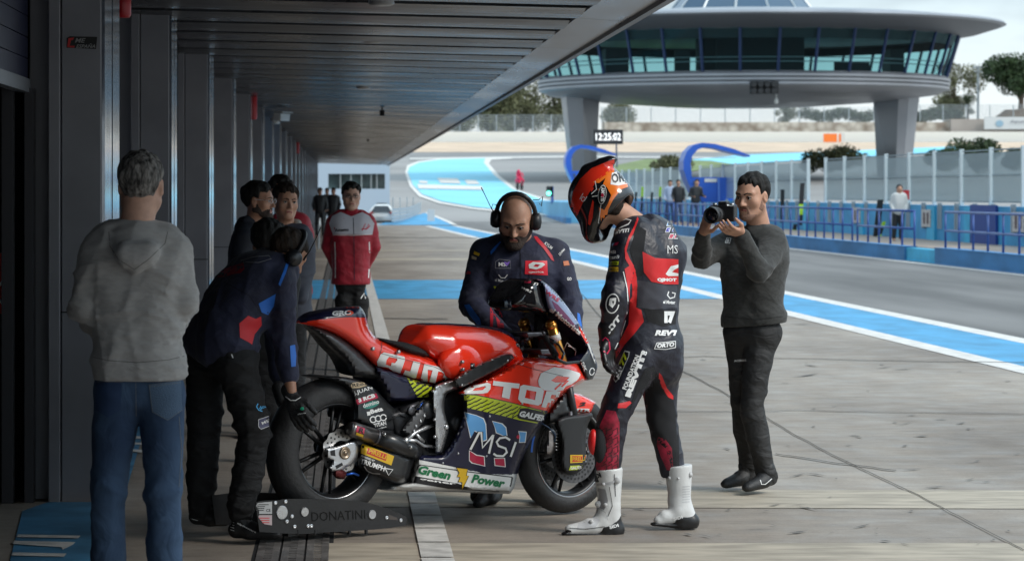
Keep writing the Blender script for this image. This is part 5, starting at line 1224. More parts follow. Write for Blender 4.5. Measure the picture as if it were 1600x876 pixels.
# green power strip
decal_poly([(652, 728), (656, 725), (725, 735), (733, 736), (800, 744), (802, 746), (797, 767), (792, 769), (700, 763), (646, 753.5)], tf, BLKP, fair, 'badge_backing', .006)
decal_poly([(654, 728.5), (658, 726.5), (725, 736.5), (733, 737.5), (799, 745.5), (797, 758), (796, 766), (755, 765), (735, 761.5), (715, 754.5), (648, 743)], tf, WHITE_P, fair, 'badge', .009)
T_('Green', (652.5, 739.5), (703, 749.5), 14, m=GRNP, bold=.045, shear=.2, off=.012); T_('Power', (736, 753.5), (788, 762), 14, m=GRNP, bold=.045, shear=.2, off=.012); T_('gener  ators', (655, 750), (775, 767.5), 4.2, bold=.03, off=.012)
decal_poly([(712.5, 729.5), (731, 732), (729, 742), (732.5, 743), (722, 766), (722, 753), (716, 752), (719, 745), (714.5, 744), (717.5, 738)], tf, YELP, fair, 'lightning_mark', .013); lay('lightning_outline', strokebm([(712.5, 729.5), (731, 732), (729, 742), (732.5, 743), (722, 766), (722, 753), (716, 752), (719, 745), (714.5, 744), (717.5, 738), (712.5, 729.5)], .8), tf, BLKP, fair, .0145)
mb = MB()
for x, y in ((716, 708), (692, 723), (760, 712), (765, 650), (816, 630)):
    p, d = tf.hit(x, y)
    if p: mb.lathe(p - d * .002, BW, [(.006, -.002), (.005, .003), (0, .004)], 10)
mb.build('fairing_screws', ALU, fair, True)
lay('seam', strokebm([(808, 568), (830, 575), (862, 583), (880, 587)], .7), tf, BLKP, fair, .005, 4)
# ---- tail decals
tt = Target([tail, side, tank])
tD = Target([tail])
decal_poly([(466, 504), (478, 492), (500, 484.5), (530, 479.5), (556, 476.5), (564, 478), (571, 490), (572.5, 496), (548, 495), (520, 496.5), (500, 498.5), (480, 502)], tD, NAVY_P, tail, 'navy_panel')
decal_poly([(540, 477), (563, 477.5), (568, 484), (557, 480), (540, 481)], tD, RED_P, tail, 'red_flash', .004)
decal_text('GRO', (519, 493), (550, 491.5), 7.5, tD, WPRINT, tail, bold=.05, shear=.1)
decal_poly([(543, 485), (550, 485.5), (553, 488.5), (549, 492), (542, 492.5), (542, 490.5), (547, 490.5), (549, 488.5), (547, 487), (543, 487)], tD, mat('print_orange_red', (.75, .08, .03), .4), tail, 'emblem_arc', .006)
lay('lettering', poly_bm([[[(589, 565), (595, 553), (600, 550), (632, 557), (633, 562), (625.5, 583), (614, 580), (607, 574), (590, 572)], [(604, 562), (608, 557), (620, 559.5), (621, 562), (617, 567), (612, 566), (611, 572), (603, 569)]]]), tt, WPRINT, tail, .0045)
lay('lettering', poly_bm([[[(646, 563.5), (657, 566), (650, 590), (648, 591), (630, 585), (633, 578), (641, 580)]]]), tt, WPRINT, tail, .0045)
lay('lettering', poly_bm([[[(663, 568), (694, 574), (702, 579), (704, 588), (700, 592), (691, 596), (694, 584), (690, 580.5), (685, 579.5), (680, 599), (671, 596), (676, 578), (668.5, 577), (668, 597), (657, 594)]]]), tt, WPRINT, tail, .0045)
lay('seam', strokebm([(597, 530), (596, 546), (594, 553)], .7), tt, BLKP, tail, .004, 4); lay('seam', strokebm([(596, 552), (640, 563), (680, 573), (698, 583)], .6), tt, BLKP, tail, .006, 4); lay('seam', strokebm([(656, 556), (690, 569), (714, 572)], .6), tt, BLKP, tail, .005, 4)
tsd = Target([side])
decal_poly([(636, 590), (679, 602), (676, 623.5), (655, 624), (648, 612)], tsd, LIMEP, side, 'lime_patch')
for i in range(4):
    for j in range(3): decal_poly([(640 + i * 10, 600 + j * 8 + i), (650 + i * 10, 594 + j * 8 + i), (650 + i * 10, 597 + j * 8 + i), (640 + i * 10, 603 + j * 8 + i)], tsd, BLKP, side, 'black_hatch', .004)
# hugger lettering
th_ = Target([hug]); H_ = lambda t_, a, b, h, m=WPRINT, **k: decal_text(t_, a, b, h, th_, m, hug, cell=4, **k)
decal_poly([(548, 602), (551, 597.5), (563, 596), (572, 598), (573, 602), (562, 605.5), (550, 606)], th_, mat('print_cream', (.55, .42, .26), .5), hug, 'badge', .0035); H_('REBI', (551, 604.5), (571, 601), 5.5, BLKP, off=.005)
H_('J.JUAN', (554, 618.5), (583, 609), 7.5, off=.004)
decal_poly([(556, 624), (588, 614), (591, 621), (558, 632)], th_, CRIM, hug, 'badge', .0035); H_('3 RCB', (561, 628.5), (587, 620), 6.5, bold=.06, off=.005)
decal_poly(ellipse(580, 632, 13, 5, -.3), th_, mat('print_teal', (.03, .25, .2), .5), hug, 'badge', .0035); H_('domino', (568, 637), (593, 629.5), 6.5, off=.005)
H_('Beta', (580, 646.5), (599, 641), 7, bold=.05, off=.005); decal_poly([(573, 643), (579, 642), (579, 648), (574, 649)], th_, WPRINT, hug, 'badge', .0045)
for k in range(3): lay('ring_mark', strokebm([(q[0], q[1]) for q in ellipse(583 + k * 8, 655 - k * 1.6, 4.6, 4.6, 0, 17, 0, 6.29)], 1.8), th_, WPRINT, hug, .005, 3)
H_('TITAN', (585, 667.5), (604, 663), 6, bold=.03, off=.005); H_('ENGINEERING', (589, 671), (604, 667), 2, off=.005)
tg2 = Target([sg]); G_ = lambda t_, a, b, h, m=WPRINT, **k: decal_text(t_, a, b, h, tg2, m, sg, cell=4, **k)
decal_poly([(566, 692), (616, 712), (611.5, 726.5), (562.5, 707)], tg2, YELP, sg, 'badge', .0035); decal_poly([(575, 699), (605, 709.5), (603, 719.5), (573, 708)], tg2, REDP, sg, 'badge', .0045); G_('PIRELLI', (575.5, 706.5), (602, 717), 6.5, YELP, bold=.03, off=.006)
G_('POWERED BY', (564, 713), (585, 721), 3, off=.0045); G_('TRIUMPH', (562, 723), (600, 736), 8, bold=.03, off=.0045); lay('swoosh', strokebm([(569, 728), (574, 735), (582, 739), (594, 740)], 1.2), tg2, WPRINT, sg, .005)
lay('emblem', strokebm([(602, 731), (614, 733), (607, 742), (602, 731)], 1.3), tg2, WPRINT, sg, .005)
# ---- front end
mg = panel('front_mudguard', [(872, 628), (879, 616), (886, 613), (901, 613), (916, 619), (931, 628), (929, 636), (923, 648), (910, 646), (894, 647), (880, 644)], .085, RED_P, rnd=8)
dk = panel('duct_cover', [(857, 644), (870, 628), (882, 612), (886, 614), (889, 630), (893, 643), (882, 652), (876, 651), (872, 660), (860, 662), (854, 655)], .13, CARB, thick=.05, rnd=6)
bd = panel('brake_duct', [(868, 657), (873, 652), (884, 648), (924, 644), (927, 649), (918, 662), (915, 684), (916, 711), (914, 728), (904, 738), (893, 742), (881, 738), (875, 722), (877, 700), (876, 684), (870, 668)], .15, mat('duct_grey', (.020, .021, .023), .5, .1), thick=.06, rnd=6, cell=3)
tb = Target([bd]); decal_poly([(891, 710), (916, 710), (916, 721.5), (891, 723)], tb, YELP, bd, 'badge', .0035); decal_poly([(894, 712), (915, 712), (915, 720), (894, 721)], tb, REDP, bd, 'badge', .0045); decal_text('PIRELLI', (894.5, 719.5), (914, 719), 6, tb, YELP, bd, off=.006, cell=4)
decal_poly([(891, 727), (913, 726), (911, 733), (889, 734)], tb, LIMEP, bd, 'badge', .0035); decal_text('GALFER', (891.5, 733), (909.5, 732), 4.5, tb, WPRINT, bd, off=.005, cell=4)
tm = Target([mg]); decal_text('ITR', (900, 642.5), (922, 643), 5, tm, WPRINT, mg, bold=.05, shear=.2, cell=4); decal_text('2', (904, 635), (916, 633), 6, tm, BLKP, mg, bold=.06, shear=.3, cell=4); decal_poly([(897, 637), (925, 640), (922, 645), (897, 645)], tm, WHITE_P, mg, 'white_patch', .002) if False else None
lay('white_edge', strokebm([(886, 614), (901, 614), (916, 620), (930, 629)], 1.6), tm, WHITE_P, mg, .003)
for w_ in (.105, -.105):
    fk = MB().tube([BP(839, 503, 0) + BW * w_, BP(841, 510, 0) + BW * w_], [.029, .029], 20).tube([BP(839.6, 505, 0) + BW * w_, BP(863, 585, 0) + BW * w_], [.026, .026], 20).build('fork_leg', GOLD if True else ORNG, bike, True)
    MB().tube([BP(844, 520, 0) + BW * w_, BP(847, 530, 0) + BW * w_], .0285, 20).build('fork_ring', WPRINT, fk, True)
    MB().tube([BP(862, 580, 0) + BW * w_, BP(883, 690, 0) + BW * w_], [.024, .021], 18).build('fork_slider', BLKP, fk, True)
    MB().tube([BP(868, 640, 0) + BW * w_, BP(874, 700, 0) + BW * w_], [.018, .03], 10).build('fork_foot', ALUD, fk, True)
    MB().lathe(BP(839, 502.5, 0) + BW * w_, (BP(839, 503, 0) - BP(841, 510, 0)).normalized(), [(.024, -.002), (.027, .002), (.020, .010), (.012, .012), (.012, .006), (0, .006)], 20).build('fork_cap', GOLD, fk, True)
cal = panel('front_caliper', [(854, 672), (862, 668), (869, 674), (870, 690), (868, 704), (862, 712), (853, 710), (850, 700), (855, 690)], .12, mat('caliper_metal', (.34, .31, .30), .3, .85, var=.3, vscale=30), thick=.06, rnd=4, cell=3)
mb = MB()
for k in range(7): mb.tube([BP(868, 672 + k * 5, .125), BP(872, 672.5 + k * 5, .12)], .0025, 5)
mb.build('cooling_fins', ALU, cal, True)
mb = MB(); mb.tube([BP(845, 660, .12), BP(858, 668, .13), BP(868, 680, .125), BP(866, 690, .12)], .0035, 8); mb.build('brake_hose', mat('hose_blue', (.03, .06, .12), .4), bike, True)
# yokes, bars, gauges
mb = MB(); mb.box(BP(812, 521, 0), (.10, .24, .025), (BU, BW, (BP(839, 503, 0) - BP(863, 585, 0)).normalized())); mb.box(BP(830, 548, 0), (.08, .24, .03), (BU, BW, (BP(839, 503, 0) - BP(863, 585, 0)).normalized())); o = mb.build('fork_yokes', ALUD, bike); bevel(o, .006)
mb = MB()
for k in range(16):
    x = random.uniform(806, 872); y = random.uniform(507, 545); w_ = random.uniform(-.1, .13); mb.lathe(BP(x, y, w_), BW, [(.012, -.02), (.012, .01), (.005, .016), (0, .014)], 8)
    mb.tube([BP(x, y, w_), BP(x + random.uniform(-14, 14), y + random.uniform(-10, 14), w_ * .6)], random.uniform(.003, .007), 6)
mb.build('control_cluster', ALUD, bike, True)
btube('clip_on_bar', [(838, 524, .10), (856, 529, .15), (866, 534, .24)], .011, ALUD)
hb = btube('handlebar_grip', [(853, 528, .15), (858, 537, .20), (868, 555, .30)], .017, mat('grip_rubber', (.012, .012, .013), .7, bump=.5, bscale=120))
btube('brake_lever', [(862, 530, .17), (874, 540, .21), (881, 552, .25), (878, 560, .28)], .006, ALUD)
btube('lever_guard', [(868, 556, .30), (872, 562, .30), (884, 567, .28), (904, 565, .22)], .008, BLKP)
o = panel('dash_unit', [(851, 492), (868, 494), (870, 506), (858, 510), (852, 506)], .05, BLKP, rnd=3)
mb = MB(); mb.tube([BP(880, 548, .08), BP(886, 535, .1), (BP(900, 548, .06)), BP(898, 558, .05)], .002, 5); mb.tube([BP(888, 540, .09), BP(900, 545, .05)], .0025, 5); mb.build('wires', WPRINT, bike, True)
# nose and screen
panel('cockpit_interior', [(846, 492), (862, 494), (884, 514), (902, 530), (914, 546), (906, 558), (890, 562), (850, 556), (838, 540), (838, 505)], .015, mat('void_matt', (.006, .006, .007), .9), rnd=3)
nose = panel('upper_fairing', [(838, 436), (850, 439), (869, 456), (888, 481), (905, 505), (919, 531), (934, 569), (933, 578), (926, 592), (917, 594), (911, 580), (904, 563), (914, 552), (917, 546), (913, 536), (903, 524), (884, 508), (868, 494), (858, 484), (852, 466), (847, 446)], [(838, .13), (850, .15), (900, .16), (919, .12), (934, .06)], NAVY_P, rnd=9, edge=-.8, cell=3)
panel('far_fairing', [(852, 468), (870, 480), (888, 500), (908, 528), (919, 545), (912, 558), (904, 564), (880, 561), (872, 558), (890, 552), (899, 543), (890, 524), (872, 505), (860, 495)], -.155, mat('inner_magenta', (.33, .01, .07), .4), thick=.02, rnd=3)
tn = Target([nose]); N_ = lambda poly_, m, nm, off=.004: decal_poly(poly_, tn, m, nose, nm, off, 3)
N_([(851, 440), (858, 446), (862, 466), (868, 486), (862, 488), (856, 480), (853, 466)], mat('print_pale_lilac', (.30, .34, .55), .3, coat=.5), 'pale_panel'); N_([(858, 446), (869, 456), (888, 481), (904, 505), (895, 508), (880, 499), (868, 486), (862, 466)], mat('print_pale_blue', (.26, .33, .50), .3, coat=.5), 'pale_panel')
N_([(862, 469), (872, 476), (888, 494), (900, 509), (898, 513), (886, 502), (870, 486)], mat('print_plum', (.20, .06, .15), .35), 'plum_swirl', .006); N_([(904, 509), (912, 519), (920, 536), (916, 536), (908, 522)], RED_P, 'red_flash', .006); N_([(913, 524), (919, 531), (934, 569), (930, 568), (922, 549)], WHITE_P, 'white_edge', .006)
lay('white_edge', strokebm([(851, 439), (869, 456.5), (888, 481.5), (905, 506), (919, 533)], 2.2), tn, WPRINT, nose, .007, 3)
N_([(907, 562), (918, 548), (932, 570), (932, 578), (926, 591), (917, 593), (911, 579)], CARB, 'black_corner', .005)
decal_text('WRS', (850.5, 457), (872, 472), 6, tn, CRIM, nose, bold=.03, off=.008, cell=3); decal_text('el Motorista', (857, 485), (905, 524), 8.5, tn, WPRINT, nose, bold=.04, off=.008, cell=3); decal_text('DBK', (907.5, 567), (913, 580), 5, tn, WPRINT, nose, bold=.02, off=.0065, cell=3) 
lay('ring_mark', strokebm(ellipse(925, 580, 3.6, 5.5, .2, 18, 0, 6.29), 1.2), tn, WPRINT, nose, .007, 3)
SCR = mat('dark_screen', (.012, .012, .014), .08, coat=.6, spec=.7)
scr = panel('windscreen', [(794, 480), (794, 471), (798, 463), (805, 456), (813, 449), (820, 440), (829, 435), (847, 437), (852, 452), (855, 470), (862, 488), (858, 496), (846, 492), (826, 488), (806, 486), (796, 485)], [(793, .10), (820, .13), (850, .14)], SCR, rnd=18, edge=-.35, cell=4)
ts = Target([scr]); decal_text('ITR', (833, 445), (850, 446), 4, ts, WPRINT, scr, shear=.3, bold=.03, cell=3); decal_poly([(820, 439), (830, 439), (829, 442), (819, 442)], ts, CRIM, scr, 'red_mark', cell=3); decal_text('WRS', (814, 450), (830, 458), 3.6, ts, WPRINT, scr, shear=.3, cell=3)
# ---- paddock stand under the rear wheel
def SP_(x, y, w): return BP(x, y, w)
st = thing('paddock_stand', G(520, 835), 'low black steel wheel stand with round silver bolts under the rear wheel', 'motorcycle stand')
STB = mat('stand_black', (.009, .009, .010), .5, .0, var=.4, vscale=5, bump=.05, bscale=30)
def splate(w, name='side_plate'):
    poly = smooth_outline([(398, 784), (410, 781), (436, 781), (442, 778), (530, 780), (565, 782), (600, 792), (629, 804), (634, 808), (633, 820), (600, 825), (540, 829), (500, 831), (470, 834), (404, 830)], 2)
    V = [BP(x, y, w) for x, y in poly]; return autosmooth(MB().prism(V, BW * .008).build(name, STB, st), 30)
pn = splate(.17); 
V = [BP(x, y, .17) - BW * .36 for x, y in [(398, 784), (442, 778), (565, 782), (629, 804), (633, 820), (540, 829), (404, 830)]]; MB().prism(V, BW * .008).build('side_plate', STB, st)
a_, b_ = BP(450, 815, .17), BP(610, 815, .17); mb = MB()
for t_ in (.05, .3, .55, .8): c_ = a_.lerp(b_, t_) - BW * .175; mb.box((c_.x, c_.y, .05), (.05, .34, .03), (BU, BW, BZ))
mb.build('cross_members', STB, st)
tp = Target([pn]); 
for x, y, q in ((440, 800, 10.5), (475.5, 799, 7.2), (581, 803, 7.2)):
    c_, d_ = tp.hit(x, y); s_q = q / 330; autosmooth(MB().lathe(c_, BW, [(s_q, 0), (s_q, .004), (s_q * .92, .006), (0, .006)], 28).build('silver_bolt', ALU, st), 30)
    lay('bolt_recess', poly_bm([ellipse(x, y, q * 1.08, q * 1.08)]), tp, BLKP, st, .001)
mb = MB()
for x, y in ((430, 785), (446, 783), (448, 814), (456, 806), (604, 808), (460, 822), (481, 821), (486, 821), (626, 812)):
    c_, d_ = tp.hit(x, y)
    if c_: mb.lathe(c_, BW, [(.009, 0), (.009, .004), (.004, .005), (0, .003)], 10)
autosmooth(mb.build('small_bolts', ALU, st), 30)
decal_text('DONATINI', (487, 814), (571, 810), 14.5, tp, mat('stand_letter_cut', (.0, .0, .0), .9), st, bold=.0, off=.002); decal_poly([(607, 803), (620, 808), (622, 812), (608, 811)], tp, mat('cut_grey', (.07, .06, .055), .8), st, 'cut_out', .002)
decal_poly([(403, 785), (425, 783), (425, 802), (397, 802), (401, 797), (397, 793)], tp, mat('label_white', (.42, .42, .42), .5), st, 'label_plate', .002); decal_poly([(400, 804), (425, 804), (425, 820), (413, 818)], tp, mat('label_pink', (.45, .36, .37), .5), st, 'label_plate', .002)
for k, (x0, x1, y) in enumerate(((404, 420, 787), (403, 414, 790), (402, 413, 793), (402, 412, 796), (405, 421, 808), (408, 421, 811.5), (410, 421, 815))): decal_poly([(x0, y), (x1, y), (x1, y + 1.3), (x0, y + 1.3)], tp, BLKP if k < 4 else REDP, st, 'label_print', .003)
decal_text('CE', (416, 799), (423, 798.6), 4.5, tp, BLKP, st, off=.003, cell=3)
for x in (465, 492, 546, 572): MB().tube([BP(x, 827, .174), BP(x, 834, .174)], .008, 8).build('foot_peg', STB, st)
NVY = mat('team_navy_cloth', (.014, .017, .044), .75, var=.2, vscale=12, bump=.5, bscale=10, sheen=.1); NVYB = mat('team_blue', (.02, .16, .62), .6); NVYR = mat('team_red', (.42, .012, .03), .6)
BTR = mat('black_trousers', (.009, .009, .010), .85, var=.25, vscale=10, bump=.6, bscale=10, stretch=(.8, .8, 1.7)); SHOEB = mat('shoe_black', (.014, .014, .015), .55, bump=.3, bscale=90); SOLE = mat('shoe_sole', (.03, .03, .03), .7)
HOOD = mat('grey_sweat_cloth', (.37, .36, .35), .95, var=.07, vscale=40, bump=.42, bscale=8, stretch=(.7, .7, 1.8), sheen=.2); JEAN = mat('blue_denim', (.026, .058, .13), .9, var=.3, vscale=2.4, bump=.5, bscale=10, stretch=(1, 1, .8), col2=(.065, .12, .21), detail=8.0)
WP = WPRINT; GLOVE = mat('glove_black', (.012, .012, .013), .6, bump=.4, bscale=120)
def txt(t_, a, b, h, tg, par, m=WP, **k): return decal_text(t_, a, b, h, tg, m, par, cell=k.pop('cell', 5), **k)
def lat(j): return None
# ------------------------------------------------ man in grey hoodie, seen from behind
def grey_man():
    s = 430; q = J3(s); g = Fig('person', (q(215, 995).x, F / s, 0), 'grey haired man in grey hoodie and blue jeans standing with his back turned'); 
    fwd = Vector((.12, 1, 0)); R = frame(fwd, (0, -.1, 1)); r, f, u = R; rt = Vector((1, -.1, 0)).normalized()
    j = dict(head=q(221, 291), neck=q(213, 362, -.02), shL=q(150, 398), shR=q(272, 396), elL=q(136, 478, -.02), elR=q(287, 470, -.02), wrL=q(160, 520, .22), wrR=q(265, 515, .22),
             hpL=q(184, 618, .0), hpR=q(252, 618, .0), knL=q(169, 770, .0), knR=q(256, 770, -.02), anL=q(170, 960, .02), anR=q(259, 960, .0), toL=q(168, 985, .18), toR=q(262, 985, .16))
    j['torso'] = [(q(213, 382), rt, .165, .075), (q(213, 415), rt, .185, .105), (q(212, 470), rt, .165, .11), (q(214, 530), rt, .150, .105), (q(216, 585), rt, .148, .11)]
    b = g.body(j, R, 1.0, SKIN_P, .006, mass=1.05); hair(b, j['head'], R, 1.0, HAIR_G, 'grey')
    S = SDF(); S.torso(j['torso'], .012, .06); arms(j, S, .064, .060, .044); S.cap(q(213, 372, -.03), q(213, 380, -.05), .075, .085, .05)
    S.cap(q(188, 572, 0), q(250, 572, 0), .098, None, .03); S.cap(q(192, 590), q(248, 590), .090, None, .01)
    # hood lying on the back
    S.cap(q(184, 366, .02), q(196, 396, -.14), .040, .040, .012); S.cap(q(244, 366, .02), q(232, 394, -.14), .040, .040, .012); S.cap(q(196, 392, -.15), q(232, 390, -.15), .034, None, .014); S.cap(q(200, 400, -.15), q(226, 398, -.15), .040, None, .014); S.cap(q(213, 404, -.150), q(212, 416, -.14), .040, .026, .014); S.cap(q(190, 366, .05), q(238, 364, .05), .035, None, .03)
    hd = S.mesh('hoodie', .0075, HOOD, g.t, fold=folds(.0042, 11, 2, (1, 1, 1.4), [(j['elL'], .12, 1.2), (j['elR'], .12, 1.2), (q(213, 540), .2, .8)]), clip=clip_plane(q(215, 593), (0, 0, -1)))
    tg = Target([hd]); S_ = mat('seam_grey', (.14, .135, .13), .9)
    lay('hem_seam', strokebm([(138, 556), (170, 563), (215, 566), (262, 562), (288, 556)], 1.0), tg, S_, hd, .001); lay('hood_seam', strokebm([(170, 362), (172, 385), (185, 405), (210, 421), (232, 405), (258, 380), (262, 362)], 1.0), tg, S_, hd, .001)
    S = SDF(); S.cap(q(190, 604), q(246, 604), .096, None, .03); legs(j, S, .088, .066, .058, .02)
    jn = S.mesh('jeans', .008, JEAN, g.t, fold=folds(.0028, 11, 5, (1, 1, 1.2), [(j['knL'], .15, 1.5), (j['knR'], .15, 1.5)]))
    tj = Target([jn]); ST = mat('jean_stitch', (.16, .17, .18), .8); PK = mat('jean_faded', (.075, .125, .20), .85, bump=.4, bscale=200)
    decal_poly([(233, 601), (283, 594), (285, 640), (262, 656), (238, 643)], tj, PK, jn, 'back_pocket', .003); decal_poly([(150, 596), (190, 597), (188, 640), (168, 652), (150, 640)], tj, mat('jean_dark', (.02, .045, .11), .85), jn, 'back_pocket', .002)
    for p in ([(233, 601), (283, 594)], [(233, 604), (283, 597)], [(233, 601), (238, 643), (262, 656), (285, 640)], [(150, 596), (190, 597)], [(212, 594), (213, 650)], [(280, 650), (284, 700), (280, 760)]): lay('stitching', strokebm(p, .7), tj, ST, jn, .004)
    S = SDF(); shoe(S, q(172, 992, -.02), q(168, 996, .25)); shoe(S, q(258, 992, -.02), q(262, 996, .25)); S.mesh('shoes', .01, SHOEB, g.t)
grey_man()
# ------------------------------------------------ mechanic bending over the rear wheel
def mech_bend():
    s = 337; q = J3(s); g = Fig('person', (q(360, 838).x, F / s, 0), 'mechanic in navy team shirt and headset bending down to grip the rear wheel')
    fwd = Vector((.80, .45, -.35)).normalized(); R = frame((.70, .42, -.58), (.55, .1, .83)); r, f, u = R; lt = Vector((.45, -.89, 0)).normalized()   # towards his right, near the viewer
    j = dict(head=q(449, 397, .0), neck=q(425, 412, .05), shR=q(441, 440, -.10), shL=q(418, 425, .26), elR=q(444, 520, -.06), elL=q(430, 515, .30), wrR=q(455, 612, -.14), wrL=q(440, 612, .22),
             hpR=q(368, 566, -.10), hpL=q(322, 556, .08), knR=q(398, 676, -.10), knL=q(318, 690, .06), anR=q(376, 800, -.12), anL=q(313, 792, .10), toR=q(425, 826, -.14), toL=q(330, 812, .1))
    j['torso'] = [(q(422, 424, .06), lt, .17, .09), (q(403, 440, .05), lt, .195, .125), (q(378, 470, .03), lt, .185, .125), (q(355, 508, .0), lt, .175, .12), (q(344, 535, -.01), lt, .175, .12)]
    b = g.body(j, R, .95, SKIN_T, .006); hair(b, j['head'], R, .95, HAIR_DB, 'buzz'); beard(b, j['head'], R, .95, BEARD)
    headphones(g, j['head'], R, .95)
    S = SDF(); S.torso(j['torso'], .014, .06); arms(j, S, .068, .056, .048, stop=.72); S.cap(q(424, 410, .05), q(430, 402, .04), .06, .055, .02); S.cap(q(330, 528, .05), q(366, 540, -.08), .118, .11, .04)
    cl = cmax(clip_plane(q(343, 549), (-.42, 0, -1)))
    sh = S.mesh('team_shirt', .007, NVY, g.t, fold=folds(.0042, 11, 8, (1, 1, 1), [(j['elR'], .12, 1.4), (q(390, 500), .2, 1)]))
    tg = Target([sh]); D = lambda p, m, nm='colour_panel', off=.003: decal_poly(p, tg, m, sh, nm, off)
    D([(447, 411), (451, 413), (446, 428), (438, 447), (435, 444), (441, 428)], NVYB); D([(404, 474), (431, 459), (428, 478), (419, 492), (409, 488)], NVYB); D([(453, 540), (461, 538), (463, 555), (462, 572), (455, 573)], NVYB)
    D([(374, 505), (388, 493), (400, 498), (408, 494), (409, 508), (398, 522), (394, 538), (388, 534), (375, 527)], mat('shirt_bright_red', (.62, .02, .03), .6)); D([(372, 413), (380, 410), (382, 420), (376, 426), (364, 428), (350, 433), (332, 434), (340, 424), (358, 417)], mat('shirt_red_print', (.36, .01, .03), .6), 'team_print')
    lay('collar_piping', strokebm([(376, 407), (396, 401), (420, 399), (424, 404), (404, 410), (380, 409)], 1.0), tg, mat('piping_grey', (.28, .28, .3), .6), sh); lay('seam', strokebm([(350, 440), (390, 462), (408, 490)], .8), tg, mat('seam_dark', (.004, .004, .008), .8), sh)
    S = SDF(); S.cap(q(332, 548, .06), q(364, 552, -.08), .118, .115, .04); legs(j, S, .100, .078, .064, .03)
    tr = S.mesh('trousers', .007, BTR, g.t, fold=folds(.005, 11, 9, (1, 1, 1.7), [(j['knR'], .15, 1.2), (j['anR'], .12, 1.5), (j['anL'], .12, 1.5), (q(360, 580), .15, 1)]), clip=lambda X: -.02 - (X[:, 2] - .05) * 0 - np.minimum(0, 0))
    tt_ = Target([tr]); txt('doan', (406, 640), (421, 634), 5.5, tt_, tr, mat('print_light_blue', (.08, .40, .75), .5), cell=4); lay('swirl', strokebm([(403, 630), (401, 635), (404, 640), (410, 642)], 1.6), tt_, MATS['print_light_blue'], tr)
    decal_poly([(404, 655), (425, 648), (430, 651), (429, 662), (408, 670), (404, 666)], tt_, mat('patch_grey_blue', (.09, .09, .16), .6), tr, 'patch', .003); txt('MSi', (410, 663), (422, 658), 4.5, tt_, tr, cell=4, off=.006); lay('patch_edge', strokebm([(404, 655), (425, 648), (430, 651), (429, 662), (408, 670), (404, 666), (404, 655)], .7), tt_, WP, tr, .005)
    decal_poly([(361, 553), (363, 553), (365, 559), (363, 559)], tt_, WP, tr, 'tab', .003)
    for nm, w_, el, gw in (('R', q(456, 622, -.14), None, 1), ('L', q(440, 620, .16), None, 1)):
        d = (q(475, 668, -.21) - w_) if nm == 'R' else (q(452, 660, .12) - w_); S = SDF(); n = Vector((.5, .75, -.2)) if nm == 'R' else Vector((.6, -.3, -.3)); sd = Vector((.7, -.4, .3)) if nm == 'R' else Vector((.3, -.9, .2))
        S.cap(w_ - d.normalized() * .045, w_ + d.normalized() * .02, .035, .033, .02); fingers(S, w_, d, n, sd, (.30, .35, .35, .4), (.4, .2), 1.08, .0025, .0035, .07); gl = S.mesh('glove', .004, GLOVE, g.t)
        if nm == 'R':
            tgl = Target([gl]); txt('G', (469, 641), (475, 640), 5, tgl, gl, mat('glove_green', (.03, .45, .25), .5), bold=.1, cell=3); txt('gloves', (465, 648), (478, 646), 2.6, tgl, gl, cell=3); lay('cuff_stripe', strokebm([(446, 619), (454, 625), (462, 625), (470, 620)], 1.4), tgl, WP, gl, .002, 3)
    S = SDF(); shoe(S, q(358, 841, -.12), q(443, 842, -.16), w=.05, up=.08); s1 = S.mesh('shoe', .005, SHOEB, g.t); S = SDF(); shoe(S, q(296, 819, .1), q(362, 823, .12), w=.048, up=.08); s2 = S.mesh('shoe', .006, SHOEB, g.t)
    ts1 = Target([s1]); txt('alpinestars', (370, 818), (399, 833), 3.5, ts1, s1, bold=.03, cell=4)
    for k in range(4): lay('shoe_stripe', strokebm([(353, 812 + k * 4.2), (366, 816 + k * 4.2)], .8), ts1, WP, s1, .002, 4)
    ts2 = Target([s2])
    for k in range(4): lay('shoe_stripe', strokebm([(298, 797 + k * 4.2), (309, 800 + k * 4.2)], .8), ts2, WP, s2, .002, 4)
    MB().tube([q(474, 406, -.02), q(484, 392, -.03), q(494, 372, -.05), q(501, 355, -.06)], [.006, .003, .0025, .0025], 6).build('antenna', GLOVE, g.t, True)
mech_bend()
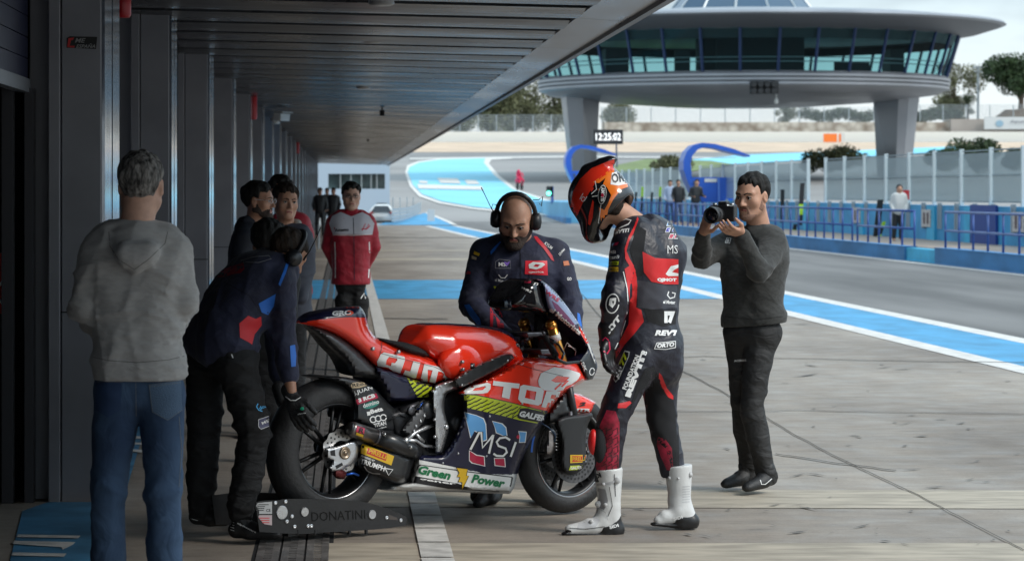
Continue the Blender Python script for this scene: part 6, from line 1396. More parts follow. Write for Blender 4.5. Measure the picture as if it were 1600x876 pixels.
# ------------------------------------------------ mechanic behind the motorcycle
def mech_front():
    s = 303; q = J3(s); g = Fig('person', (q(800, 795).x, F / s, 0), 'bald bearded mechanic with headset in navy team jacket leaning behind the motorcycle')
    R = frame((-.16, -.86, -.46), (-.02, -.5, .85)); lt = Vector((1, -.06, 0)).normalized()
    j = dict(head=q(806, 343, -.14), neck=q(812, 386, -.02), shL=q(866, 396, -.05), shR=q(757, 396, -.02), elL=q(890, 470, -.10), elR=q(737, 476, -.10), wrL=q(896, 540, -.30), wrR=q(788, 526, -.34),
             hpL=q(838, 560, .14), hpR=q(782, 560, .14), knL=q(845, 670, .06), knR=q(772, 672, .06), anL=q(850, 765, .1), anR=q(757, 768, .02), toL=q(852, 785, -.04), toR=q(755, 790, -.14))
    j['torso'] = [(q(811, 397, -.03), lt, .18, .085), (q(811, 425, -.04), lt, .205, .125), (q(811, 465, -.02), lt, .20, .13), (q(812, 510, .04), lt, .185, .13), (q(812, 550, .10), lt, .175, .13)]
    b = g.body(j, R, 1.07, SKIN, .0052, mass=1.1); face_bits(b, j['head'], R, 1.07, BEARD, lookdown=.005); bd_ = beard(b, j['head'], R, 1.07, BEARD, t=.006)
    headphones(g, j['head'], R, 1.09)
    S = SDF(); S.torso(j['torso'], .014, .06); arms(j, S, .080, .066, .052); S.cap(q(806, 386, -.03), q(812, 392, -.01), .072, .085, .03); S.cap(q(800, 378, -.03), q(826, 378, -.01), .048, None, .02)
    jk = S.mesh('team_jacket', .0065, NVY, g.t, fold=folds(.0042, 11, 18, (1, 1, 1.2), [(j['elR'], .12, 1.5), (j['elL'], .12, 1.5)]))
    tg = Target([jk]); D = lambda p, m, nm='colour_panel', off=.003: decal_poly(p, tg, m, jk, nm, off); T = lambda t_, a, b_, h, m=WP, **k: txt(t_, a, b_, h, tg, jk, m, **k)
    D([(821, 407), (855, 407), (856, 430), (820, 428)], mat('badge_red', (.72, .01, .03), .5), 'badge'); lay('emblem', poly_bm([[[(826, 413), (833, 409), (848, 410), (852, 413), (846, 418), (838, 421), (827, 419)], [(833, 416), (837, 412.5), (844, 413.5), (840, 417)]]]), tg, WP, jk, .005, 4); T('QJMOTOR', (826, 427), (850, 427), 3.2, bold=.03, off=.005)
    D([(834, 369), (839, 369), (851, 382), (863, 399), (866, 408), (862, 406), (850, 389), (838, 376)], mat('piping_red', (.62, .03, .05), .5), 'shoulder_piping'); D([(781, 377), (783, 378), (774, 390), (767, 398), (766, 393), (773, 385)], NVYB, 'shoulder_piping')
    D([(725, 476), (733, 475), (741, 486), (750, 498), (752, 507), (746, 507), (733, 492)], NVYB); D([(766, 477), (772, 474), (784, 490), (788, 512), (778, 512), (775, 495), (771, 490), (770, 512), (766, 512)], NVYR, 'team_print')
    D([(902, 488), (906, 490), (910, 512), (908, 520), (903, 510)], NVYB)
    D([(771, 447), (799, 449), (802, 457), (775, 456)], LIMEP, 'badge'); T('GALFER', (776, 455), (797, 455.5), 5, off=.006, bold=.05); T('el Motorista', (773, 439), (797, 443), 4.5, bold=.03); lay('swirl', strokebm([(779, 429), (783, 434), (789, 434), (793, 429)], 1.4), tg, WP, jk)
    T('MSi', (779, 416), (792, 416), 6.5); T('V', (787, 415), (797, 415), 6, mat('print_violet', (.2, .1, .5), .5), bold=.1, off=.005); lay('badge_outline', strokebm([(774, 419), (774, 409), (780, 405), (797, 407), (798, 419), (774, 419)], .8), tg, mat('outline_grey', (.25, .25, .28), .6), jk)
    T('KYUM', (850, 381), (861, 390), 5, shear=.1); T('J.JUAN', (875, 400), (884, 391), 4.5); D([(880, 408), (888, 407), (890, 414), (881, 415)], mat('patch_orange', (.55, .15, .05), .5), 'badge'); T('GO', (886, 438), (893, 438), 5, bold=.03); D([(741, 392), (750, 396), (748, 400), (740, 397)], YELP, 'badge'); D([(737, 399), (745, 402), (744, 406), (737, 404)], MATS['print_cream'], 'badge'); D([(727, 423), (735, 424), (735, 428), (728, 428)], NVYR, 'badge')
    lay('zip', strokebm([(812, 382), (813, 400), (814, 450), (815, 500)], .9), tg, mat('zip_black', (.003, .003, .004), .4), jk); MB().tube([q(805.5, 381, -.135), q(805.5, 387, -.135)], .004, 6).build('zip_pull', ALU, g.t)
    S = SDF(); S.cap(q(790, 552, .12), q(832, 552, .12), .125, None, .05); legs(j, S, .11, .085, .072, .04); S.mesh('trousers', .009, BTR, g.t, fold=folds(.007, 12, 4, (1, 1, 1.7)))
    S = SDF(); shoe(S, q(768, 785, .06), q(744, 795, -.17), w=.045); shoe(S, q(775, 780, .1), q(768, 790, -.12), w=.04); S.mesh('shoe', .006, SHOEB, g.t); S = SDF(); shoe(S, q(852, 780, .12), q(850, 786, -.14)); S.mesh('shoe', .008, SHOEB, g.t)
    for w_, e_ in (('wrL', 'elL'), ('wrR', 'elR')):
        S = SDF(); d = (j[w_] - j[e_]); fingers(S, j[w_], d + Vector((0, -.1, 0)), (0, -.3, -1), (1 if w_ == 'wrR' else -1, 0, 0), sc=1.0, g=.002); S.mesh('glove', .005, GLOVE, g.t)
    MB().tube([q(771, 331, -.12), q(766, 322, -.12), q(758, 305, -.13), q(752, 293, -.14)], [.003, .0022, .002, .003], 6).build('antenna', GLOVE, g.t, True)
    MB().tube([q(771, 331, -.12), q(768, 325, -.12), q(770, 319, -.12), q(775, 320, -.12), q(776, 325, -.12)], .0022, 6).build('cable', GLOVE, g.t, True); MB().tube([q(833, 312, -.12), q(842, 312, -.1), q(848, 307, -.1), q(846, 322, -.1), q(843, 318, -.1)], .0025, 6).build('cable', GLOVE, g.t, True)
mech_front()
# ------------------------------------------------ rider
LTH = mat('race_leather_dark', (.014, .014, .024), .44, var=.25, vscale=8, bump=.3, bscale=16); LTHR = mat('race_leather_red', (.66, .018, .02), .42, coat=.1); LTHB = mat('stretch_black', (.008, .008, .010), .8, bump=.5, bscale=220, stretch=(1, 1, 3))
BOOTW = mat('boot_white', (.62, .62, .61), .38, coat=.1, bump=.08, bscale=30); CRK = mat('knee_crimson', (.30, .012, .035), .55, var=.5, vscale=25)
def rider():
    s = 328; q = J3(s); g = Fig('person', (q(990, 833).x, F / s, 0), 'motorcycle rider in black and red race leathers with head bowed, wearing white boots')
    lt = Vector((.62, .78, 0)).normalized(); R = frame((-.68, .38, -.62), (-.5, .25, .82))
    j = dict(head=q(938, 312, -.02), neck=q(993, 352, .0), shL=q(978, 382, -.14), shR=q(1034, 374, .13), elL=q(965, 462, -.20), elR=q(1020, 470, .22), wrL=q(950, 535, -.20), wrR=q(975, 540, .22),
             hpL=q(996, 566, -.08), hpR=q(1030, 566, .10), knL=q(956, 655, -.14), knR=q(1034, 655, .10), anL=q(946, 775, -.12), anR=q(1059, 768, .06), toL=q(905, 825, -.16), toR=q(1030, 815, .02))
    j['torso'] = [(q(1010, 372, .0), lt, .17, .085), (q(1011, 405, .0), lt, .19, .125), (q(1010, 450, .0), lt, .17, .118), (q(1010, 495, .0), lt, .150, .108), (q(1012, 540, .01), lt, .165, .12)]
    b = g.body(j, R, 1.0, SKIN, .0065)
    S = SDF(); S.cap(j['head'] + Vector((0, 0, 0)), j['neck'], .04, .05); 
    hp = SDF(); r, f, u = R; hd = j['head']; 
    hp.ell(hd - f * .035 - u * .055, [.074, .05, .06], (r, f, u), .02); hp.mesh('hair', .005, HAIR_DB, b, fold=folds(.004, 60, 3))
    S = SDF(); S.torso(j['torso'], .016, .05); arms(j, S, .072, .060, .045, .03); legs(j, S, .098, .072, .054, .03)
    S.cap(q(988, 362, -.03), q(1004, 368, .03), .075, .085, .04)
    S.cap(q(1022, 366, -.01), q(1040, 400, .0), .080, .085, .05); S.cap(q(1040, 400, 0), q(1030, 450, .0), .085, .06, .05)        # back hump
    S.cap(q(1024, 545, .0), q(1030, 570, .02), .125, .11, .05); S.cap(q(958, 462, -.24), q(954, 480, -.24), .052, .045, .03)
    su = S.mesh('race_suit', .0065, LTH, g.t, fold=folds(.0032, 12, 12, (1, 1, 1.3), [(j['elL'], .12, 1.5), (q(1000, 560), .12, 1.6), (j['knL'], .1, 1), (j['knR'], .1, 1)]), clip=clip_plane(q(1000, 748), (0, 0, -1)))
    tg = Target([su]); D = lambda p, m, nm='colour_panel', off=.0025: decal_poly(p, tg, m, su, nm, off, 4); T = lambda t_, a, b_, h, m=WP, **k: txt(t_, a, b_, h, tg, su, m, cell=4, **k)
    D([(996, 338), (998, 342), (990, 364), (983, 377), (979, 392), (984, 404), (991, 416), (984, 416), (977, 404), (976, 388), (982, 370), (991, 353)], LTHR, 'red_stripe')
    D([(976, 420), (988, 412), (994, 424), (996, 448), (994, 480), (1002, 484), (1006, 502), (992, 520), (976, 538), (962, 560), (953, 580), (950, 572), (962, 545), (974, 522), (982, 506), (984, 470), (980, 444)], LTHR, 'red_panel')
    lay('white_piping', strokebm([(974, 424), (980, 450), (982, 480), (976, 506), (968, 530), (956, 556), (950, 575)], 1.5), tg, WP, su, .0035)
    D([(1004, 393), (1024, 403), (1060, 405), (1060, 444), (1040, 444), (1018, 440), (1006, 425)], LTHR, 'red_panel'); D([(993, 350), (1010, 360), (1006, 390), (1003, 395), (1005, 430), (994, 432), (990, 410), (984, 390), (990, 372)], LTHB, 'stretch_panel'); D([(1006, 482), (1040, 484), (1056, 486), (1056, 506), (1036, 510), (1012, 502)], LTHB, 'stretch_panel')
    D([(995, 437), (1018, 441), (1040, 446), (1058, 446), (1058, 480), (1020, 483), (996, 480)], mat('leather_grey', (.045, .045, .058), .42, coat=.1), 'grey_panel')
    # lower edges of the thigh and knee
    D([(966, 630), (984, 626), (987, 629), (978, 637), (965, 637)], LTHR, 'red_band'); D([(1030, 582), (1034, 586), (1042, 606), (1052, 618), (1052, 624), (1044, 620), (1034, 604), (1029, 590)], LTHR, 'red_band')
    D([(984, 640), (996, 600), (1008, 575), (1022, 572), (1030, 590), (1042, 620), (1052, 625), (1060, 660), (1062, 735), (1052, 738), (1040, 700), (1018, 680), (1010, 660), (1000, 610), (985, 640)], LTHB, 'stretch_panel')
    D([(948, 640), (962, 642), (968, 660), (968, 700), (966, 740), (934, 738), (925, 712), (930, 690), (938, 662)], CRK, 'knee_panel'); D([(1028, 682), (1040, 686), (1050, 700), (1052, 735), (1042, 734), (1032, 712), (1026, 694)], CRK, 'knee_panel')
    for i in range(5):
        for k in range(3): lay('tile_mark', strokebm([(940 + k * 9, 672 + i * 14), (947 + k * 9, 668 + i * 14), (948 + k * 9, 677 + i * 14), (942 + k * 9, 681 + i * 14)], 1.2), tg, BLKP, su, .005, 4)
    # big patches and writing
    lay('ring_mark', strokebm(ellipse(957, 474, 10, 15, .15, 20, 0, 6.29), 1.8), tg, WP, su, .004, 4); lay('shark_mark', poly_bm([[[(953, 466), (963, 465), (962, 474), (957, 481), (951, 476)], [(956, 470), (960, 470), (958, 476)]]]), tg, WP, su, .004, 4)
    T("REV'IT!", (956, 366), (984, 362), 6, shear=.3, bold=.04); lay('ring_mark', strokebm([(958, 356), (966, 346), (978, 342), (986, 344), (982, 350), (970, 355), (958, 362)], 1.8), tg, WP, su, .004, 4)
    D([(954, 381), (960, 379), (957, 384), (951, 386)], SKYP, 'check_mark'); D([(961, 379), (967, 378), (964, 383), (958, 384)], CRIM, 'check_mark'); T('MSi', (952, 396), (962, 396), 5); T('can9', (952, 405), (968, 404), 6)
    D([(951, 408), (967, 408), (966, 414), (950, 414)], LIMEP, 'badge'); T('GALFER', (952, 413.5), (965, 413.5), 4.5, BLKP, off=.004); D([(950, 417), (966, 417), (966, 424), (949, 424)], YELP, 'badge'); T('PIRELLI', (951, 423), (965, 423), 4.5, BLKP, off=.004)
    T('dainese'[:0] + 'brand'[:0] + 'Marina', (941, 516), (951, 492), 4.5, bold=.03) if False else None
    T('KYT', (952, 522), (972, 496), 8, bold=.08, shear=.2)
    for (x, y, m_) in ((1042, 346, SKYP), (1051, 346, SKYP), (1040, 356, mat('print_indigo', (.06, .06, .38), .4)), (1050, 356, MATS['print_indigo']), (1045, 366, CRIM), (1053, 366, CRIM)): D([(x - 1, y + 7), (x + 2, y - 1), (x + 9, y - 1), (x + 6, y + 7)], WP, 'flag_outline', .003); D([(x, y + 6), (x + 2.6, y), (x + 8, y), (x + 5.4, y + 6)], m_, 'flag_check', .004)
    T('MS', (1043, 396), (1059, 396), 13, bold=-.005); lay('emblem', poly_bm([[[(1040, 428), (1048, 416), (1060, 413), (1060, 418), (1054, 421), (1050, 425), (1060, 427), (1060, 431), (1044, 431)]]]), tg, WP, su, .004, 4); T('QJMOT', (1027, 440.5), (1057, 441), 6.5, bold=.06)
    lay('swirl', strokebm([(1045, 455), (1043, 461), (1047, 466), (1054, 464), (1055, 458), (1050, 457)], 1.8), tg, WP, su, .004, 4); T('el Motor', (1036, 474), (1055, 475), 5.5, bold=.04); T('17', (1038, 505), (1055, 505), 19, bold=.12); T("REV'I", (1023, 524), (1058, 524), 9, shear=.25, bold=.06)
    D([(1022, 545), (1026, 535), (1056, 532), (1056, 543), (1040, 546)], WP, 'plate', .003); D([(1023.5, 544), (1027, 536), (1055, 533.3), (1055, 542), (1040, 545)], BLKP, 'plate', .004); T('ORTO', (1027, 543.5), (1054, 541), 7, shear=.25, bold=.05, off=.006)
    D([(958, 592), (964, 572), (976, 547), (984, 549), (983, 556), (968, 590), (962, 597)], mat('plate_outline', (.5, .52, .5), .4), 'plate', .003); D([(959.5, 591), (965, 573), (976.5, 549), (982, 550.5), (982, 556), (967, 589), (962, 595)], BLKP, 'plate', .0045)
    T('AP', (967, 593), (973.5, 573), (-8, -3), off=.0065, bold=.04); T('77', (974, 572), (982, 554), (-7, -4), LIMEP, off=.0065, bold=.06)
    T('FOUNDATION', (979, 609), (1000, 556), (-7, -2.5), bold=.04, off=.004); T("REV'IT!", (985, 621), (1012, 549), (-9, -3), bold=.08, off=.004)
    # knee slider
    c_ = q(926, 700, -.17); kp = SDF(); kp.ell(q(937, 695, -.17), (.035, .045, .085), None, .01); kp.mesh('knee_pad', .006, LTHB, su); kp = SDF(); kp.ell(q(927, 690, -.17), (.025, .035, .062), None, .01); kp.mesh('knee_slider', .006, mat('slider_red', (.75, .02, .02), .35), su)
    # gloved left hand hanging
    S = SDF(); w_ = q(951, 530, -.20); d_ = q(948, 572, -.22) - w_; S.cap(w_ - Vector((0, 0, -.05)), w_, .052, .045, .02); fingers(S, w_, d_, (.3, -.2, 0), (-1, .1, 0), (.35, .4, .45, .5), (.3, .1), 1.1, .004, .004); gl = S.mesh('glove', .0045, mat('glove_leather', (.012, .010, .012), .4, coat=.1), g.t)
    tgl = Target([gl]); lay('glove_trim', strokebm([(941, 532), (946, 527), (952, 532), (953, 545), (949, 552), (943, 548)], 2.2), tgl, mat('trim_pink_red', (.6, .02, .08), .4), gl, .003, 3); decal_poly([(936, 556), (940, 552), (941, 568), (945, 578), (940, 572)], tgl, MATS['trim_pink_red'], gl, 'glove_panel', .003, 3)
    S = SDF(); fingers(S, q(975, 540, .22), Vector((-.3, 0, -1)), (.3, .2, 0), (-1, 0, 0), g=.004); S.mesh('glove', .006, LTH, g.t)
    # helmet
    H = SDF(); r, f, u = R; L = lambda x, y, z: hd + r * x + f * y + u * z; ax = (r, f, u)
    H.ell(L(0, -.005, .028), (.128, .150, .135), ax, .02); H.ell(L(0, .05, -.075), (.098, .105, .075), ax, .06); H.cap(L(-.03, .12, -.11), L(.03, .12, -.11), .042, None, .05); H.ell(L(0, -.05, -.05), (.118, .10, .075), ax, .04)
    H.cap(L(0, -.04, .155), L(0, -.155, .115), .022, .020, .04, flat=(r, .6)); H.cap(L(0, -.12, .13), L(0, -.185, .10), .014, .006, .03, flat=(r, .5))
    H.ell(L(0, -.055, -.14), (.085, .10, .09), ax, .02, sub=True); H.cap(L(0, .02, -.15), L(0, -.05, -.02), .085, .07, .02, sub=True)
    he = H.mesh('helmet', .0055, mat('helmet_black', (.010, .010, .013), .16, coat=.8), g.t, relax=2); th = Target([he]); OR = mat('helmet_orange', (.90, .20, .02), .2, coat=.8); RD = mat('helmet_red', (.78, .035, .015), .2, coat=.8)
    E = lambda p, m, nm='colour_panel', off=.0025: decal_poly(p, th, m, he, nm, off, 4, .05)
    E([(890, 330), (895, 300), (906, 280), (924, 263), (950, 252), (968, 247), (962, 262), (946, 272), (930, 286), (920, 302), (910, 318), (900, 342), (895, 350)], RD); E([(924, 282), (936, 268), (958, 256), (972, 248), (958, 266), (942, 276), (930, 284)], RD); E([(926, 285), (944, 272), (960, 258), (972, 250), (980, 262), (974, 264), (960, 266), (956, 286), (948, 290), (940, 294), (946, 278), (936, 286)], OR); E([(968, 252), (974, 246), (978, 262), (972, 266)], OR)
    E([(934, 296), (948, 288), (962, 288), (974, 284), (986, 290), (970, 296), (958, 312), (950, 328), (948, 344), (940, 336), (950, 318), (955, 305), (948, 292), (936, 300)], OR)
    E([(920, 336), (926, 312), (928, 316), (926, 340), (922, 352), (919, 350)], RD); E([(936, 324), (944, 328), (946, 344), (940, 346), (937, 336)], OR); E([(922, 290), (928, 294), (924, 300)], RD)
    E([(956, 270), (976, 265), (984, 276), (984, 286), (966, 290), (954, 288)], WP, 'number_plate', .004); t2 = lambda t_, a, b_, h, m=WP, **k: decal_text(t_, a, b_, h, th, m, he, cell=3, **k)
    t2('ORT', (957, 286.5), (984, 282), 15, BLKP, bold=.03, off=.0065)
    E(ellipse(941, 304, 7, 16, .12), BLKP, 'badge', .004); E(ellipse(941, 304, 6.4, 15.2, .12), WP, 'badge', .0055); E(ellipse(941, 304, 5.6, 14, .12), BLKP, 'badge', .007); t2('SUOMY', (944.5, 315), (945.5, 292), (-6, 0), off=.009, bold=.06); E(ellipse(941.5, 305, 2.3, 3, 0), CRIM, 'badge', .010)
    for p in ([(925, 307), (933, 306), (937, 300)], [(939, 320), (937, 335), (935, 348), (942, 354)], [(930, 283), (932, 296), (924, 303)], [(906, 311), (911, 302)], [(913, 314), (917, 307)]): lay('helmet_line', strokebm(p, 1.2), th, WP, he, .004, 4)
    lay('ring_mark', strokebm(ellipse(911, 311, 2.4, 3.6, .2, 14, 0, 6.29), 1.1), th, WP, he, .004, 3)
    # boots
    for nm, an, h0, t0, sc in (('L', q(951, 735, -.13), q(958, 838, -.13), q(881, 836, -.19), 1), ('R', q(1060, 730, .06), q(1075, 825, .04), q(1020, 821, .0), .9)):
        S = SDF(); sh_ = q(952, 790, -.13) if nm == 'L' else q(1062, 782, .05); S.cap(an, sh_, .066, .052, .01); S.cap(sh_, h0 + Vector((0, 0, .05)), .052, .042, .01); d = (t0 - h0).normalized()
        S.cap(h0 + Vector((0, 0, .05)) + d * .02, h0 + d * .12 + Vector((0, 0, .05)), .040, .036 if nm == 'L' else .030, .01); S.cap(h0 + d * .10 + Vector((0, 0, .045)), t0 - d * .03 + Vector((0, 0, .028)), .038 if nm == 'L' else .031, .025, .01); S.cap(h0 + d * .05 + Vector((0, 0, .08)), sh_ + d * .01, .044, .042, .02)
        bo = S.mesh("boot", .0048, BOOTW, g.t, clip=cmax(clip_plane(h0 + Vector((0, 0, .006)), (0, 0, -1)), clip_plane(an + Vector((0, 0, .012)), (-.1, 0, 1))))
        S = SDF(); z = Vector((0, 0, 1)); S.cap(h0 + z * .035 - d * .010, h0 + z * .05 + d * .05, .046, .042, .01); S.cap(h0 + z * .03, h0 + z * (.095 if nm == 'L' else .075) + d * .004, .046 if nm == 'L' else .042, .042 if nm == 'L' else .036, .01); S.cap(h0 + z * .012, t0 - d * .01 + z * .010, .034, .022, .01, flat=(z, 2.2)); S.cap(h0 + z * .015, h0 + z * .015 + d * .03, .04, .04, .01)
        hc = S.mesh('boot_heel', .005, mat('boot_black', (.012, .012, .013), .35), bo, clip=clip_plane(h0 + Vector((0, 0, .002)), (0, 0, -1)))
        tb_ = Target([bo, hc]); x0 = 0 if nm == 'L' else 108; y0 = 0 if nm == 'L' else -13
        decal_text('SIDI', (953 + x0 - (8 if x0 else 0), 826 + y0 - 0), (967 + x0 - (8 if x0 else 0), 822 + y0), 5, tb_, WP, bo, bold=.04, cell=4, off=.005)
        GY = mat('boot_grey', (.30, .30, .31), .4)
        if nm == 'L':
            decal_poly([(934, 762), (946, 764), (950, 782), (944, 796), (934, 792), (931, 776)], tb_, GY, bo, 'shin_plate', .002, 4); decal_poly([(905, 812), (925, 803), (938, 812), (930, 824), (902, 826)], tb_, mat('boot_pale', (.5, .5, .51), .4), bo, 'toe_plate', .002, 4)
            for p in ([(928, 768), (933, 790), (926, 802)], [(952, 760), (957, 790), (950, 806)], [(890, 824), (915, 826), (945, 822)], [(960, 740), (962, 775)]): lay('seam_line', strokebm(p, .9), tb_, BLKP, bo, .003, 4)
            decal_text('SIDI', (926, 750), (940, 745), 8, tb_, BLKP, bo, bold=.06, cell=4, off=.004)
            for x, y, rr in ((964, 750, .016), (935, 787, .016), (920, 807, .015), (924, 814, .009), (946, 788, .009), (943, 756, .008)):
                c_, dd = tb_.hit(x, y)
                if c_: MB().lathe(c_, Vector((-.2, -1, .1)), [(rr, -.006), (rr, .008), (rr * .8, .013), (0, .013)], 16).build('boot_dial', mat('dial_pale', (.5, .5, .5), .3), bo, True)
            lay('boot_strap', strokebm([(927, 757), (945, 756), (966, 750)], 3.2), tb_, mat('strap_grey', (.42, .42, .43), .35), bo, .005, 4); lay('boot_lace', strokebm([(935, 788), (933, 800), (920, 808), (905, 812)], 1), tb_, BLKP, bo, .004, 4); lay('boot_line', strokebm([(930, 790), (946, 800), (950, 812)], .8), tb_, MATS['strap_grey'], bo, .004, 4); decal_poly([(882, 826), (892, 828), (893, 831), (884, 831)], tb_, BLKP, bo, 'boot_vent', .003, 3)
        else:
            for x, y, rr in ((1046, 746, .008), (1078, 741, .013), (1060, 747, .006)):
                c_, dd = tb_.hit(x, y)
                if c_: MB().lathe(c_, Vector((-.2, -1, .1)), [(rr, -.006), (rr, .006), (0, .009)], 14).build('boot_dial', mat('dial_pale', (.5, .5, .5), .3), bo, True)
            for k in range(7): lay('boot_rib', strokebm([(1066, 760 + k * 4), (1078, 759 + k * 4)], .8), tb_, MATS['strap_grey'], bo, .003, 4)
rider()
# ------------------------------------------------ photographer
SWT = mat('charcoal_sweater', (.034, .034, .032), .9, var=.18, vscale=60, bump=.5, bscale=9, stretch=(.8, .8, 1.4), sheen=.15); TRG = mat('graphite_trousers', (.016, .0155, .0155), .7, var=.2, vscale=10, bump=.6, bscale=10, stretch=(.8, .8, 1.7))
def photographer():
    s = 291; q = J3(s); g = Fig('person', (q(1180, 768).x, F / s, 0), 'photographer in dark grey sweater holding a black camera up to his face level')
    R = frame((-.62, -.76, -.12), (-.02, -.05, 1)); lt = Vector((.90, -.43, 0)).normalized()
    j = dict(head=q(1175, 307, -.04), neck=q(1186, 358, .02), shL=q(1209, 384, -.06), shR=q(1140, 378, .12), elL=q(1186, 426, -.26), elR=q(1095, 404, -.05), wrL=q(1157, 364, -.34), wrR=q(1099, 362, -.22),
             hpL=q(1190, 528, -.03), hpR=q(1158, 528, .06), knL=q(1174, 632, -.08), knR=q(1160, 628, .06), anL=q(1197, 738, -.08), anR=q(1172, 738, .12), toL=q(1172, 762, -.2), toR=q(1138, 757, .04))
    j['torso'] = [(q(1180, 378, .03), lt, .155, .075), (q(1179, 405, .02), lt, .175, .105), (q(1177, 440, .01), lt, .16, .105), (q(1177, 480, .01), lt, .145, .10), (q(1177, 515, .01), lt, .145, .10)]
    def hands(S):
        fingers(S, j['wrR'], q(1108, 334, -.30) - j['wrR'], (.6, .2, .1), (.4, -.7, .2), (.75, .8, .85, .9), (.5, .4), .98, 0, .004, .05)
        fingers(S, j['wrL'], q(1128, 357, -.45) - j['wrL'], (-.1, .45, 1), (0, -.7, .75), (.30, .32, .34, .36), (.3, .6), 1.0, 0, .004, .06)
    b = g.body(j, R, 1.02, SKIN, .005, hands); face_bits(b, j['head'], R, 1.02, HAIR_B, lookdown=.003); hair(b, j['head'], R, 1.02, HAIR_B, 'short'); 
    st_ = beard(b, j['head'], R, 1.02, STUB, t=.0006)
    S = SDF(); S.torso(j['torso'], .014, .06); arms(j, S, .066, .056, .042, stop=.88); S.cap(q(1183, 366, .0), q(1188, 368, .04), .068, .075, .03)
    S.cap(q(1156, 498, .04), q(1199, 498, -.04), .098, None, .03)
    sw_ = S.mesh('sweater', .006, SWT, g.t, fold=folds(.0042, 11, 22, (1, 1, 1.1), [(j['elL'], .12, 1.4), (j['elR'], .12, 1.4)]), clip=clip_plane(q(1180, 507), (.1, 0, -1)))
    tg = Target([sw_]); D = strokebm; lay('logo', strokebm([(1133, 379), (1136, 371), (1142, 372), (1140, 380), (1133, 379)], .9), tg, WP, sw_, .003, 3); txt('B', (1135, 378), (1139, 378.5), 5, tg, sw_, cell=3, shear=.2)
    lay('hem', strokebm([(1130, 494), (1180, 499), (1224, 494)], .9), tg, mat('hem_dark', (.015, .015, .014), .9), sw_, .002)
    S = SDF(); S.cap(q(1160, 520, .04), q(1192, 520, -.03), .104, None, .03); legs(j, S, .086, .063, .054, .02)
    tr = S.mesh('trousers', .0065, TRG, g.t, fold=folds(.004, 12, 27, (1, 1, 1.6), [(j['knL'], .12, 1), (j['anL'], .1, 2), (j['anR'], .1, 2)]))
    tt_ = Target([tr]); txt('ACERBIS', (1147, 565), (1166, 564), 3.2, tt_, tr, cell=3, bold=.03); lay('zip', strokebm([(1150, 556), (1175, 555)], .7), tt_, BLKP, tr, .002, 4); lay('seam', strokebm([(1140, 625), (1160, 621), (1182, 620)], .8), tt_, BLKP, tr, .002, 4)
    S = SDF(); shoe(S, q(1210, 757, -.05), q(1161, 771, -.22), w=.045); s1 = S.mesh('shoe', .005, SHOEB, g.t); S = SDF(); shoe(S, q(1178, 754, .14), q(1127, 765, .0), w=.045); S.mesh('shoe', .005, SHOEB, g.t)
    ts = Target([s1]); lay('shoe_swoosh', strokebm([(1188, 749), (1190, 756), (1196, 756), (1210, 744)], 1.1), ts, WP, s1, .002, 3); lay('air_heel', strokebm([(1212, 762), (1222, 759)], 2.6), ts, mat('air_sole', (.3, .31, .33), .2), s1, .002, 3)
    # camera, held in the hands
    cd = Vector((-.50, -.86, -.06)).normalized(); cr_ = Vector((-.86, .50, 0)).normalized(); cu_ = cr_.cross(cd) * -1; cu_ = Vector((0, 0, 1)); cc = q(1131, 333, -.36); CB = mat('camera_black', (.013, .013, .014), .4, bump=.2, bscale=150)
    ct = thing('camera', cc, 'black camera with a wide lens held in both hands by the photographer', 'camera'); o = MB().box(cc, (.135, .05, .085), (cr_, cd, cu_)).box(cc + cu_ * .05, (.05, .045, .025), (cr_, cd, cu_)).box(cc + cr_ * .055 + cd * .015, (.03, .06, .075), (cr_, cd, cu_)).build('camera_body', CB, ct); bevel(o, .006, 3)
    lc = cc + cr_ * .020 + cd * .02 - cu_ * .004; ln = MB().lathe(lc, cd, [(.034, 0), (.036, .02), (.040, .03), (.040, .065), (.043, .07), (.043, .105), (.039, .108), (.038, .10), (.030, .085)], 36).build('lens', CB, ct, True)
    MB().lathe(lc, cd, [(.037, .09), (.025, .096), (0, .099)], 28).build('lens_glass', mat('lens_glass', (.004, .004, .006), .03, coat=1), ln, True); MB().lathe(lc, cd, [(.0408, .04), (.0412, .045), (.0412, .058), (.0408, .062)], 32).build('focus_ring', mat('ring_grey', (.04, .04, .04), .6), ln, True)
    for a_, r_ in ((.05, .011), (-.045, .013)): MB().lathe(cc + cr_ * a_ + cu_ * .042, cu_, [(r_, 0), (r_, .011), (0, .011)], 14).build('dial', mat('dial_silver', (.3, .3, .3), .3, .7), ct, True)
    lay('brand_plate', strokebm([(1136, 320.5), (1146, 321)], 2.4), Target([o]), WP, ct, .002, 3)
photographer()
